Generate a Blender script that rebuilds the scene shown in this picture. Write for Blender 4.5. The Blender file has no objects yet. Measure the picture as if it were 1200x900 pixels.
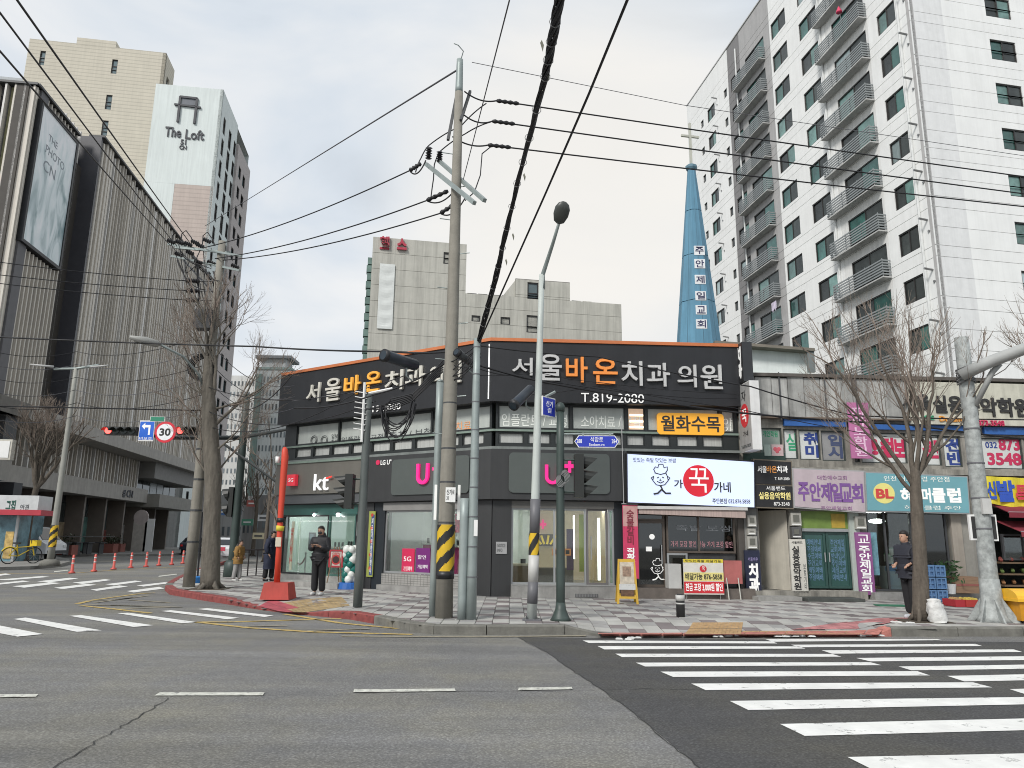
import bpy,math,random
from mathutils import Vector,Matrix
random.seed(7)
SC=bpy.context.scene
COL=SC.collection
F=870.0;CAMH=1.6;PITCH=math.atan(182.0/F);ROLL=math.atan(.0117)
cp,sp=math.cos(PITCH),math.sin(PITCH)
FW=Vector((0,cp,sp));_u=Vector((0,-sp,cp));_r=Vector((1,0,0))
RT=_r*math.cos(ROLL)+_u*math.sin(ROLL);UP=_u*math.cos(ROLL)-_r*math.sin(ROLL)
CAM=Vector((0,0,CAMH))
cam=bpy.data.cameras.new('camera');cam.lens=36*F/1200;cam.sensor_width=36
cam.clip_start=.05;cam.clip_end=3000
co=bpy.data.objects.new('camera',cam);COL.objects.link(co)
mm=Matrix((RT,UP,-FW)).transposed().to_4x4();mm.translation=CAM;co.matrix_world=mm
SC.camera=co
SUN_EL,SUN_AZ=40,214
w=bpy.data.worlds.new('World');SC.world=w;w.use_nodes=True
nt=w.node_tree;N=nt.nodes;L=nt.links;N.clear()
out=N.new('ShaderNodeOutputWorld');bg=N.new('ShaderNodeBackground');L.new(bg.outputs[0],out.inputs[0])
sky=N.new('ShaderNodeTexSky');sky.sky_type='NISHITA';sky.sun_disc=False
sky.sun_elevation=math.radians(SUN_EL);sky.sun_rotation=math.radians(SUN_AZ)
tc=N.new('ShaderNodeTexCoord');mp=N.new('ShaderNodeMapping');mp.inputs['Scale'].default_value=(1,1,2.2)
L.new(tc.outputs['Generated'],mp.inputs[0])
n1=N.new('ShaderNodeTexNoise');n1.inputs['Scale'].default_value=2.3;n1.inputs['Detail'].default_value=6;n1.inputs['Roughness'].default_value=.5;n1.inputs['Distortion'].default_value=.5
L.new(mp.outputs[0],n1.inputs['Vector'])
cr=N.new('ShaderNodeValToRGB');L.new(n1.outputs[0],cr.inputs[0])
e=cr.color_ramp.elements;e[0].position=.36;e[0].color=(.62,.68,.745,1);e[1].position=.66;e[1].color=(.93,.935,.935,1)
m_=e.__class__;k=cr.color_ramp.elements.new(.48);k.color=(.74,.80,.865,1)
bgm=N.new('ShaderNodeMixRGB');bgm.inputs[0].default_value=.93
sc_=N.new('ShaderNodeVectorMath');sc_.operation='SCALE';sc_.inputs['Scale'].default_value=.1
L.new(sky.outputs[0],sc_.inputs[0]);L.new(sc_.outputs[0],bgm.inputs[1])
gd=(RT*(700-600)-UP*(250-450)+FW*F).normalized()
dt=N.new('ShaderNodeVectorMath');dt.operation='DOT_PRODUCT';L.new(tc.outputs['Generated'],dt.inputs[0]);dt.inputs[1].default_value=gd
mr=N.new('ShaderNodeMapRange');mr.inputs[1].default_value=.945;mr.inputs[2].default_value=1.0;mr.interpolation_type='SMOOTHSTEP';L.new(dt.outputs['Value'],mr.inputs[0])
ml=N.new('ShaderNodeMath');ml.operation='MULTIPLY';L.new(mr.outputs[0],ml.inputs[0]);ml.inputs[1].default_value=.8
wm=N.new('ShaderNodeMixRGB');L.new(ml.outputs[0],wm.inputs[0]);L.new(cr.outputs[0],wm.inputs[1]);wm.inputs[2].default_value=(1.0,.955,.88,1)
L.new(wm.outputs[0],bgm.inputs[2]);L.new(bgm.outputs[0],bg.inputs[0]);bg.inputs[1].default_value=.535
sl=bpy.data.lights.new('sun','SUN');sl.energy=1.5;sl.angle=math.radians(14);sl.color=(1,.965,.92)
so=bpy.data.objects.new('sun',sl);COL.objects.link(so)
_el,_az=math.radians(SUN_EL),math.radians(SUN_AZ)
sdir=Vector((math.sin(_az)*math.cos(_el),math.cos(_az)*math.cos(_el),math.sin(_el)))
so.rotation_euler=(-sdir).to_track_quat('-Z','Y').to_euler();so.location=(0,-20,60)
SC.view_settings.view_transform='Standard';SC.view_settings.look='None';SC.view_settings.exposure=.92;SC.view_settings.gamma=1
SC.render.engine='CYCLES';SC.cycles.use_denoising=True;SC.cycles.max_bounces=6;SC.cycles.transparent_max_bounces=12
SC.cycles.sample_clamp_indirect=6;SC.cycles.filter_width=1.0;SC.render.film_transparent=False
def ray(x,y):return FW*F+RT*(x-600)-UP*(y-450)
def G(x,y,z=0.0):
    d=ray(x,y);return CAM+d*((z-CAMH)/d.z)
def at(x,y,Y):
    d=ray(x,y);return CAM+d*(Y/d.y)
class Face:
    """vertical plane: origin P0, horizontal axis at azimuth az (left to right seen from outside)"""
    def __init__(s,P0,az):
        s.P0=Vector((P0[0],P0[1],0));a=math.radians(az);s.az=a
        s.U=Vector((math.cos(a),math.sin(a),0));s.N=Vector((math.sin(a),-math.cos(a),0))
    def P(s,u,z,o=0.0):return s.P0+s.U*u+s.N*o+Vector((0,0,z))
    def uz(s,x,y,o=0.0):
        d=ray(x,y);t=(s.P0+s.N*o -CAM).dot(s.N)/d.dot(s.N);P=CAM+d*t
        return (P -s.P0).dot(s.U),P.z
MATS={}
def M(name,col,rough=.7,metal=0,var=.10,vs=2.5,bump=0,bs=30,streak=0,rnd=0,emit=0,spec=.5,ecol=None,stretch=None,world=False,chip=None):
    if name in MATS:return MATS[name]
    m=bpy.data.materials.new(name);m.use_nodes=True;MATS[name]=m
    nt=m.node_tree;N=nt.nodes;L=nt.links;b=N['Principled BSDF']
    b.inputs['Roughness'].default_value=rough;b.inputs['Metallic'].default_value=metal
    b.inputs['Specular IOR Level'].default_value=spec
    tc=N.new('ShaderNodeTexCoord')
    src=N.new('ShaderNodeNewGeometry').outputs['Position']if world else tc.outputs['Object']
    if stretch:
        mp=N.new('ShaderNodeMapping');mp.inputs['Scale'].default_value=stretch;L.new(src,mp.inputs[0]);vsrc=mp.outputs[0]
    else:vsrc=src
    n=N.new('ShaderNodeTexNoise');n.inputs['Scale'].default_value=vs;n.inputs['Detail'].default_value=6;n.inputs['Roughness'].default_value=.62
    L.new(vsrc,n.inputs['Vector'])
    r=N.new('ShaderNodeMapRange');r.inputs[1].default_value=.3;r.inputs[2].default_value=.7;r.inputs[3].default_value=1-var;r.inputs[4].default_value=1+var
    L.new(n.outputs[0],r.inputs[0]);fac=r.outputs[0]
    def mul(a,bb):
        q=N.new('ShaderNodeMath');q.operation='MULTIPLY';L.new(a,q.inputs[0]);L.new(bb,q.inputs[1]);return q.outputs[0]
    if streak:
        mp=N.new('ShaderNodeMapping');mp.inputs['Scale'].default_value=(1.6,1.6,.07);L.new(src,mp.inputs[0])
        n2=N.new('ShaderNodeTexNoise');n2.inputs['Scale'].default_value=2.2;n2.inputs['Detail'].default_value=7;n2.inputs['Roughness'].default_value=.7;L.new(mp.outputs[0],n2.inputs['Vector'])
        r2=N.new('ShaderNodeMapRange');r2.inputs[1].default_value=.42;r2.inputs[2].default_value=.68;r2.inputs[3].default_value=1;r2.inputs[4].default_value=1-streak
        L.new(n2.outputs[0],r2.inputs[0]);fac=mul(fac,r2.outputs[0])
    if rnd:
        oi=N.new('ShaderNodeObjectInfo');r3=N.new('ShaderNodeMapRange');r3.inputs[3].default_value=1-rnd;r3.inputs[4].default_value=1+rnd
        L.new(oi.outputs['Random'],r3.inputs[0]);fac=mul(fac,r3.outputs[0])
    v=N.new('ShaderNodeVectorMath');v.operation='SCALE';v.inputs[0].default_value=col[:3];L.new(fac,v.inputs['Scale'])
    csock=v.outputs[0]
    if chip:
        n4=N.new('ShaderNodeTexNoise');n4.inputs['Scale'].default_value=chip[0];n4.inputs['Detail'].default_value=9;n4.inputs['Roughness'].default_value=.78;L.new(src,n4.inputs['Vector'])
        r4=N.new('ShaderNodeMapRange');r4.inputs[1].default_value=chip[1];r4.inputs[2].default_value=chip[1]+.03;L.new(n4.outputs[0],r4.inputs[0]);x4=N.new('ShaderNodeMixRGB');L.new(r4.outputs[0],x4.inputs[0]);L.new(csock,x4.inputs[1]);x4.inputs[2].default_value=(*chip[2],1);csock=x4.outputs[0]
    L.new(csock,b.inputs['Base Color'])
    if bump:
        n3=N.new('ShaderNodeTexNoise');n3.inputs['Scale'].default_value=bs;n3.inputs['Detail'].default_value=4;L.new(src,n3.inputs['Vector'])
        bb=N.new('ShaderNodeBump');bb.inputs['Strength'].default_value=bump;bb.inputs['Distance'].default_value=.02;L.new(n3.outputs[0],bb.inputs['Height']);L.new(bb.outputs[0],b.inputs['Normal'])
    if emit:
        b.inputs['Emission Color'].default_value=(*(ecol or col)[:3],1);b.inputs['Emission Strength'].default_value=emit
    return m
def glass(name,tint=(.8,.9,.88),refl=.12,op=.0,opcol=(.5,.5,.5)):
    if name in MATS:return MATS[name]
    m=bpy.data.materials.new(name);m.use_nodes=True;MATS[name]=m
    nt=m.node_tree;N=nt.nodes;L=nt.links;N.clear()
    o=N.new('ShaderNodeOutputMaterial');t=N.new('ShaderNodeBsdfTransparent');t.inputs[0].default_value=(*tint,1)
    g=N.new('ShaderNodeBsdfGlossy');g.inputs['Roughness'].default_value=.03
    fr=N.new('ShaderNodeLayerWeight');fr.inputs[0].default_value=.35
    r=N.new('ShaderNodeMapRange');r.inputs[3].default_value=refl*.6;r.inputs[4].default_value=.7;L.new(fr.outputs['Fresnel'],r.inputs[0])
    a=N.new('ShaderNodeMixShader');L.new(r.outputs[0],a.inputs[0]);L.new(g.outputs[0],a.inputs[2])
    if op:
        d=N.new('ShaderNodeBsdfDiffuse');d.inputs[0].default_value=(*opcol,1);c=N.new('ShaderNodeMixShader');c.inputs[0].default_value=op
        L.new(t.outputs[0],c.inputs[1]);L.new(d.outputs[0],c.inputs[2]);L.new(c.outputs[0],a.inputs[1])
    else:L.new(t.outputs[0],a.inputs[1])
    L.new(a.outputs[0],o.inputs[0]);return m
def srgb(r,g,b):
    f=lambda c:((c/255+.055)/1.055)**2.4 if c>10 else c/255/12.92
    return (f(r),f(g),f(b))
class MB:
    def __init__(s):s.v=[];s.f=[];s.m=[];s.sm=[];s.cm=0;s.csm=False
    def add(s,vs,fs):
        b=len(s.v);s.v += [tuple(p)for p in vs];s.f += [tuple(i+b for i in f)for f in fs];s.m += [s.cm]*len(fs);s.sm += [s.csm]*len(fs);return s
    def hexa(s,p):
        return s.add(p,[(0,1,2,3),(5,4,7,6),(4,0,3,7),(1,5,6,2),(3,2,6,7),(4,5,1,0)])
    def box(s,c,d):
        x,y,z=c;a,b,h=d[0]/2,d[1]/2,d[2]/2
        return s.hexa([(x-a,y-b,z-h),(x+a,y-b,z-h),(x+a,y-b,z+h),(x-a,y-b,z+h),(x-a,y+b,z-h),(x+a,y+b,z-h),(x+a,y+b,z+h),(x-a,y+b,z+h)])
    def fbox(s,F_,u0,u1,z0,z1,o0,o1):
        return s.hexa([F_.P(u0,z0,o1),F_.P(u1,z0,o1),F_.P(u1,z1,o1),F_.P(u0,z1,o1),F_.P(u0,z0,o0),F_.P(u1,z0,o0),F_.P(u1,z1,o0),F_.P(u0,z1,o0)])
    def fquad(s,F_,q,o0,o1):
        return s.hexa([F_.P(a,b,o1)for a,b in q]+[F_.P(a,b,o0)for a,b in q])
    def poly(s,pts):return s.add(pts,[tuple(range(len(pts)))])
    def prism(s,pts,h):
        n=len(pts);v=[(p[0],p[1],p[2])for p in pts]+[(p[0]+h[0],p[1]+h[1],p[2]+h[2])for p in pts]
        return s.add(v,[tuple(range(n))[::-1],tuple(range(n,2*n))]+[(i,(i+1)%n,n+(i+1)%n,n+i)for i in range(n)])
    def tube(s,pts,rad,n=8,cap=True,up=None):
        pts=[Vector(p)for p in pts];k=len(pts)
        if not hasattr(rad,'__len__'):rad=[rad]*k
        vs=[];d0=(pts[1]-pts[0]).normalized();a=Vector((0,0,1))if abs(d0.z)<.9 else Vector((1,0,0))
        a=(a -d0*a.dot(d0)).normalized()
        for i in range(k):
            d=(pts[min(i+1,k-1)]-pts[max(i-1,0)]).normalized();a=(a -d*a.dot(d)).normalized();b=d.cross(a)
            for j in range(n):
                t=2*math.pi*(j+.5)/n;vs.append(pts[i]+(a*math.cos(t)+b*math.sin(t))*rad[i])
        fs=[(i*n+j,i*n+(j+1)%n,(i+1)*n+(j+1)%n,(i+1)*n+j)for i in range(k-1)for j in range(n)]
        if cap:fs += [tuple(range(n))[::-1],tuple(range((k-1)*n,k*n))]
        return s.add(vs,fs)
    def lathe(s,c,prof,n=16):
        c=Vector(c);k=len(prof)
        vs=[c+Vector((r*math.cos(2*math.pi*j/n),r*math.sin(2*math.pi*j/n),z))for r,z in prof for j in range(n)]
        fs=[(i*n+j,i*n+(j+1)%n,(i+1)*n+(j+1)%n,(i+1)*n+j)for i in range(k-1)for j in range(n)]+[tuple(range(n))[::-1],tuple(range((k-1)*n,k*n))]
        return s.add(vs,fs)
    def ball(s,c,r,n=10,sz=1,sx=1,sy=1):
        pr=[(max(math.sin(math.pi*i/(n//2+1)),.02),-math.cos(math.pi*i/(n//2+1)))for i in range(n//2+2)]
        b=len(s.v);s.lathe((0,0,0),pr,n)
        for i in range(b,len(s.v)):
            p=s.v[i];s.v[i]=(c[0]+p[0]*r*sx,c[1]+p[1]*r*sy,c[2]+p[2]*r*sz)
        return s
    def smooth(s,on=True):s.csm=on;return s
    def build(s,name,mat,parent=None,label=None,kind=None):
        L0=Vector((0,0,0));q=parent
        while q is not None:L0=L0+q.location;q=q.parent
        me=bpy.data.meshes.new(name);me.from_pydata([(p[0]-L0.x,p[1]-L0.y,p[2]-L0.z)for p in s.v],[],s.f)
        for m in (mat if isinstance(mat,(list,tuple))else [mat]):me.materials.append(m)
        if any(s.m):me.polygons.foreach_set('material_index',s.m)
        if any(s.sm):me.polygons.foreach_set('use_smooth',s.sm)
        me.update();o=bpy.data.objects.new(name,me);COL.objects.link(o)
        if parent:o.parent=parent
        if label:o['label']=label
        if kind:o['kind']=kind
        return o
def tag(o,label,cat,group=None,kind=None):
    if label:o['label']=label
    if cat:o['category']=cat
    if group:o['group']=group
    if kind:o['kind']=kind
    return o
def thing(name,loc,label,cat,group=None):
    o=bpy.data.objects.new(name,None);o.empty_display_size=.2;COL.objects.link(o);o.location=loc
    return tag(o,label,cat,group)
def wloc(p):
    L0=Vector((0,0,0))
    while p is not None:L0=L0+p.location;p=p.parent
    return L0
def inst(me,name,parent,loc,rz=0,label=None):
    o=bpy.data.objects.new(name,me);COL.objects.link(o)
    o.location=Vector(loc)-(wloc(parent)if parent else Vector((0,0,0)));o.rotation_euler=(0,0,rz)
    if parent:o.parent=parent
    if label:o['label']=label
    return o
def copy_tree(o,parent=None):
    c=o.copy();COL.objects.link(c);c.parent=parent
    for ch in list(o.children):copy_tree(ch,c)
    return c
def struct(o):o['kind']='structure';return o
TXT=[]
def text(F_,s,box,o,mat,parent,depth=.004,bold=.0,name='lettering',vertical=False,keep=False):
    """lettering fitted into the box (u0, z0, u1, z1) on a face"""
    TXT.append((F_,s,box,o,mat,parent,depth,bold,name,vertical,keep))
def ptext(F_,s,bl,tr,o,mat,parent,**k):
    a=F_.uz(*bl,o);b=F_.uz(*tr,o);text(F_,s,(a[0],a[1],b[0],b[1]),o,mat,parent,**k)
def flush_text():
    obs=[]
    for (F_,s,bx,o,mat,parent,depth,bold,name,vertical,keep)in TXT:
        c=bpy.data.curves.new('t','FONT');c.body='\n'.join(s)if vertical else s
        c.extrude=depth/2;c.offset=bold;c.resolution_u=3;c.align_x='CENTER' if vertical else 'LEFT'
        if vertical:c.space_line=.95
        t=bpy.data.objects.new('t',c);COL.objects.link(t);obs.append(t)
    bpy.context.view_layer.update();dg=bpy.context.evaluated_depsgraph_get()
    for t,(F_,s,bx,o,mat,parent,depth,bold,name,vertical,keep)in zip(obs,TXT):
        me=bpy.data.meshes.new_from_object(t.evaluated_get(dg));
        if len(me.vertices)== 0:continue
        xs=[v.co.x for v in me.vertices];ys=[v.co.y for v in me.vertices]
        x0,x1,y0,y1=min(xs),max(xs),min(ys),max(ys);L0=wloc(parent)
        sx=(bx[2]-bx[0])/(x1-x0);sy=(bx[3]-bx[1])/(y1-y0)
        for v in me.vertices:
            p=F_.P(bx[0]+(v.co.x-x0)*sx,bx[1]+(v.co.y-y0)*sy,o+v.co.z+depth/2)-L0
            v.co=p
        me.materials.clear();me.materials.append(mat);me.name=name
        ob=bpy.data.objects.new(name,me);COL.objects.link(ob);ob.parent=parent
    for t in obs:c=t.data;bpy.data.objects.remove(t);bpy.data.curves.remove(c)
    TXT.clear()
def wall(mb,F_,u0,u1,z0,z1,holes,o1=0,depth=.25):
    """front skin with real openings, their reveals, and an outer rim"""
    us=sorted({u0,u1,*[h[0]for h in holes],*[h[1]for h in holes]});zs=sorted({z0,z1,*[h[2]for h in holes],*[h[3]for h in holes]})
    us=[u for u in us if u0 <= u <= u1];zs=[z for z in zs if z0 <= z <= z1]
    for i in range(len(us)-1):
        um=(us[i]+us[i+1])/2;run=None
        for j in range(len(zs)-1):
            zm=(zs[j]+zs[j+1])/2
            if any(h[0]<um<h[1]and h[2]<zm<h[3]for h in holes):continue
            mb.poly([F_.P(us[i],zs[j],o1),F_.P(us[i+1],zs[j],o1),F_.P(us[i+1],zs[j+1],o1),F_.P(us[i],zs[j+1],o1)])
    o0=o1-depth
    for a,b,c,d in holes:
        mb.poly([F_.P(a,c,o1),F_.P(a,d,o1),F_.P(a,d,o0),F_.P(a,c,o0)]);mb.poly([F_.P(b,c,o0),F_.P(b,d,o0),F_.P(b,d,o1),F_.P(b,c,o1)])
        mb.poly([F_.P(a,c,o0),F_.P(b,c,o0),F_.P(b,c,o1),F_.P(a,c,o1)]);mb.poly([F_.P(a,d,o1),F_.P(b,d,o1),F_.P(b,d,o0),F_.P(a,d,o0)])
    for a,b,c,d in ((u0,z0,u0,z1),(u1,z1,u1,z0),(u0,z1,u1,z1),(u1,z0,u0,z0)):
        mb.poly([F_.P(a,b,o1),F_.P(a,b,o0),F_.P(c,d,o0),F_.P(c,d,o1)])
    return mb
def frame(mb,F_,u0,u1,z0,z1,t,o0,o1,mull=(),trans=()):
    mb.fbox(F_,u0,u0+t,z0,z1,o0,o1);mb.fbox(F_,u1-t,u1,z0,z1,o0,o1)
    mb.fbox(F_,u0+t,u1-t,z0,z0+t,o0,o1);mb.fbox(F_,u0+t,u1-t,z1-t,z1,o0,o1)
    for m in mull:mb.fbox(F_,m-t/2,m+t/2,z0+t,z1-t,o0,o1-.004)
    for m in trans:mb.fbox(F_,u0+t,u1-t,m-t/2,m+t/2,o0,o1-.008)
    return mb
OF=Face((0,0),0)
asph=None
WHITE=M('white_paint',(.78,.78,.76),.6,var=.04)
BLACK=M('black_plastic',(.015,.015,.017),.45)
DGREY=M('dark_grey_metal',(.055,.057,.06),.5)
GREY=M('grey_paint',(.25,.25,.25),.6,streak=.2)
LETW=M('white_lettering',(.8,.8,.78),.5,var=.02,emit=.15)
# ================================================================ GROUND
def asphalt(name,base,var,wear):
    m=bpy.data.materials.new(name);m.use_nodes=True;nt=m.node_tree;N=nt.nodes;L=nt.links;b=N['Principled BSDF'];b.inputs['Roughness'].default_value=.9
    b.inputs['Specular IOR Level'].default_value=.3
    tc=N.new('ShaderNodeTexCoord');src=tc.outputs['Object']
    def noise(sc,det,ro,mscale=None,a=0,bb=1,lo=.3,hi=.7):
        v=src
        if mscale:mp=N.new('ShaderNodeMapping');mp.inputs['Scale'].default_value=mscale;L.new(src,mp.inputs[0]);v=mp.outputs[0]
        n=N.new('ShaderNodeTexNoise');n.inputs['Scale'].default_value=sc;n.inputs['Detail'].default_value=det;n.inputs['Roughness'].default_value=ro;L.new(v,n.inputs['Vector'])
        r=N.new('ShaderNodeMapRange');r.inputs[1].default_value=lo;r.inputs[2].default_value=hi;r.inputs[3].default_value=a;r.inputs[4].default_value=bb;L.new(n.outputs[0],r.inputs[0]);return r.outputs[0],n.outputs[0]
    def mul(a,c):
        q=N.new('ShaderNodeMath');q.operation='MULTIPLY';L.new(a,q.inputs[0]);L.new(c,q.inputs[1]);return q.outputs[0]
    big,_=noise(.25,5,.6,None,1-var,1+var)
    tr,_=noise(.9,5,.65,(.10,1.6,1),1-wear*1.5,1+wear*1.5)
    mid,_=noise(3.5,5,.7,None,.93,1.07)
    fine,raw=noise(48,3,.8,None,.60,1.40)
    f=mul(mul(big,tr),mul(mid,fine))
    vo=N.new('ShaderNodeTexVoronoi');vo.inputs['Scale'].default_value=38;L.new(src,vo.inputs['Vector'])
    r=N.new('ShaderNodeMapRange');r.inputs[1].default_value=0;r.inputs[2].default_value=.6;r.inputs[3].default_value=1.3;r.inputs[4].default_value=.8;L.new(vo.outputs['Distance'],r.inputs[0]);f=mul(f,r.outputs[0])
    dn,_=noise(.5,6,.65,None,0,1,.42,.7)
    mx=N.new('ShaderNodeMixRGB');L.new(dn,mx.inputs[0]);mx.inputs[1].default_value=(*base,1);mx.inputs[2].default_value=(base[0]*1.12,base[1]*1.08,base[2]*.92,1)
    v=N.new('ShaderNodeVectorMath');v.operation='SCALE';L.new(mx.outputs[0],v.inputs[0]);L.new(f,v.inputs['Scale']);L.new(v.outputs[0],b.inputs['Base Color'])
    bp=N.new('ShaderNodeBump');bp.inputs['Strength'].default_value=.35;bp.inputs['Distance'].default_value=.01;L.new(raw,bp.inputs['Height']);L.new(bp.outputs[0],b.inputs['Normal'])
    return m
ASPH=asphalt('worn_asphalt',(.195,.194,.190),.13,.12)
ASPH2=asphalt('new_asphalt',(.080,.080,.081),.08,.07)
def sheet(mb,px,z):return mb.poly([G(x,y,z)for x,y in px])
road=MB().poly([(-900,-120,0),(900,-120,0),(900,1500,0),(-900,1500,0)]).build('road',ASPH);struct(road)
b=MB();pts=[(607,746.6),(640,764),(672,786),(705,808),(738,832),(775,862),(822,901)]
P=[G(x,y,.004)for x,y in pts];P += [Vector((2.9,-3,.004)),Vector((40,-3,.004)),Vector((40,13.6,.004))]
b.poly(P[::-1]).build('resurfaced_asphalt',ASPH2,road)
CRK=M('tar_joint',(.035,.035,.035),.9)
b=MB()
for line in ([(607,746.6),(640,764),(672,786),(705,808),(738,832),(775,862),(822,901)],[(705,808),(760,807),(830,809)],[(199,817),(165,838),(120,864),(62,900)],[(560,700+47),(607,747)],[(415,812),(540,810),(700,809)]):
    q=[G(x,y,.006)for x,y in line];fine=[]
    for a,c in zip(q,q[1:]):
        for i in range(8):fine.append(a.lerp(c,i/8)+Vector((random.uniform(-.02,.02),random.uniform(-.02,.02),0)))
    fine.append(q[-1])
    for a,c in zip(fine,fine[1:]):
        d=(c-a).normalized();n_=Vector((-d.y,d.x,0))*random.uniform(.003,.007);b.poly([a-n_,c-n_,c+n_,a+n_])
b.build('road_joint',CRK,road)
PAINT=M('road_paint_white',(.76,.76,.73),.6,var=.12,vs=3,chip=(4,.585,(.30,.30,.29)))
PAINTW=M('worn_lane_paint',(.56,.56,.50),.7,var=.3,vs=14,chip=(9,.56,(.22,.22,.21)))
PAINTY=M('road_paint_yellow',(.50,.36,.12),.7,var=.35,vs=9,chip=(7,.55,(.20,.19,.17)))
PAINTO=M('road_paint_faded',(.30,.27,.20),.8,var=.3,vs=9)
def mark(name,quads,mat,z=.009):
    for q in quads:sheet(MB(),q,z).build(name,mat,road)
A=[[(683,750.5),(905,751.5),(911,754),(690,753.5)],[(700,757),(936,757.5),(944,760),(708,761)],[(721,766),(975,766.3),(986,769.5),(729,770)],
     [(745,776.5),(1020,776),(1033,779.5),(756,781)],[(774,787),(1075,786.5),(1090,791.5),(789,793.3)],[(810,801),(1140,799.5),(1163,805.5),(827,808.7)],
     [(855,821.3),(1262,816),(1290,823.5),(877,832)],[(914,848.3),(1330,839),(1380,851),(943,862.3)],[(993,887),(1440,878),(1500,897),(1033,907)]]
B=[[(897,749),(1098,748.8),(1104,750.2),(905,752)],[(927,755.5),(1143,754.5),(1151,757),(936,758.5)],[(963,762),(1188,761),(1198,764),(975,766)],
     [(1003,771),(1250,768.5),(1262,773),(1020,775)],[(1053,781),(1320,777),(1335,782),(1068,785.5)],[(1110,792),(1400,786),(1420,793),(1130,798.5)],[(1183,807.5),(1460,800),(1480,808),(1206,815)]]
mark('crosswalk_stripe',A+B,PAINT)
Z=lambda q:[(x/3,640+y/3)for x,y in q]
mark('crosswalk_stripe',[Z(q)for q in ([(-110,285),(0,279),(152,309),(62,318)],[(48,256),(90,251),(358,296),(270,301)],[(243,245),(282,242),(540,278),(470,284)],[(412,236),(452,234),(692,267),(640,271)],
     [(565,228),(600,225),(842,252),(800,257)],[(693,221),(730,218),(962,244),(930,249)],
     [(445,158),(560,143),(578,149),(470,163)],[(480,138),(585,126),(600,130),(505,142)],[(318,153),(420,138),(450,142),(340,157)],[(370,134),(475,121),(500,124),(400,138)],
     [(190,146),(310,132),(340,136),(220,151)],[(255,128),(370,116),(392,119),(290,133)],[(42,141),(180,127),(215,130),(85,146)],[(130,124),(245,111),(275,114),(170,128)],
     [(-60,136),(80,121),(105,124),(-20,137)],[(-30,119),(150,105),(175,108),(30,120)],[(-80,108),(20,96),(40,99),(-50,110)])],PAINT)
mark('lane_dash',[[(187,811.3),(310,811.2),(308,814.8),(181,815)],[(415,807.7),(533,806.8),(534,809.8),(414,811)],[(608,805.8),(670,804.8),(671,807.6),(607,808.8)],[(-60,814),(45,813.2),(42,816.4),(-60,818)]],PAINTW)
mark('lane_dash',[Z([(560,104),(620,97),(622,100),(556,108)]),Z([(190,88),(240,83),(240,86),(190,92)])],PAINTW)
def strip(p,w):
    out=[]
    for (a,b_)in zip(p,p[1:]):
        A_,B_=G(*a),G(*b_);d=(B_-A_).normalized();n_=Vector((-d.y,d.x,0))*w/2;out.append([A_-n_,B_-n_,B_+n_,A_+n_])
    return out
def strips(name,lines,w,mat,z=.009):
    for l in lines:
        mb=MB()
        for q in strip([(x/3,640+y/3)for x,y in l],w):mb.poly([(p.x,p.y,z)for p in q])
        mb.build(name,mat,road)
strips('yellow_line',[[(270,204),(330,190),(490,168),(545,165)],[(285,210),(400,222),(530,237)],[(690,268),(800,268),(1000,262),(1200,256)],[(690,268),(870,288),(1100,303),(1450,312)],
    [(250,96),(400,85),(650,72)],[(0,97),(250,98)],[(1000,240),(1200,272),(1500,300)]],.13,PAINTY)
strips('hatching_line',[[(300,193),(400,190),(470,182)],[(390,209),(500,212)],[(420,222),(600,216)],[(330,200),(520,175)],[(300,207),(640,216)],[(860,284),(1010,281)],[(1080,299),(1300,292)],[(450,190),(600,200)]],.1,PAINTO,.011)
strips('edge_line',[[(1200,318),(1450,320),(1800,319),(2060,317)]],.12,PAINTO,.010)
K=[(275,656.5,.15),(268,659,.15),(250,664,.15),(225,672,.15),(203,683,.15),(194,689,.15),(193,692,.15),(199,697,.15),(233,703,.15),(265,708,.14),(300,714,.07),(330,718,.02),(350,720,.03),(385,723.5,.12),(410,726,.15),(438,731,.15),(460,736,.15),
     (480,740,.15),(508,743.5,.15),(570,744,.15),(662,743.7,.15),(705,745.3,.03),(800,745.5,.03),(1025,746,.03),(1045,746,.15),(1200,746,.15)]
KP=[(G(x,y),h,x)for x,y,h in K]+[(Vector((17,14.5,0)),.15,1300),(Vector((40,16.5,0)),.15,1500)]
def kd(x,y):
    best=1e9;hh=.15
    for (a,ha,_),(c,hc,_)in zip(KP,KP[1:]):
        dx,dy=c.x-a.x,c.y-a.y;t=max(0,min(1,((x-a.x)*dx+(y-a.y)*dy)/(dx*dx+dy*dy)));d=math.hypot(x-a.x-dx*t,y-a.y-dy*t)
        if d<best:best=d;hh=ha+(hc-ha)*t
    return best,hh
def pz(x,y):
    d,h=kd(x,y);return h+(.15-h)*min(1,d/1.3)
PP=[(p.x,p.y)for p,_,_ in KP]+[(40,40),(-14,75),(-24,75)]
def inside(x,y,poly):
    c=False;n=len(poly)
    for i in range(n):
        x0,y0=poly[i];x1,y1=poly[(i+1)%n]
        if (y0>y)!= (y1>y)and x<(x1-x0)*(y-y0)/(y1-y0)+x0:c=not c
    return c
P0=G(575,699,.15)
RF=Face(P0,3);LF=Face(P0,-33.9)
LE=LF.P(-8.55,0)
BP=[(P0.x,P0.y+.3),(RF.P(30,0).x,RF.P(30,0).y+.3),(40,60),(LE.x+6,60),(LE.x+.1,LE.y+.3)]
T=.30
slabm=M('paving_bed',(.17,.165,.155),.95)
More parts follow.
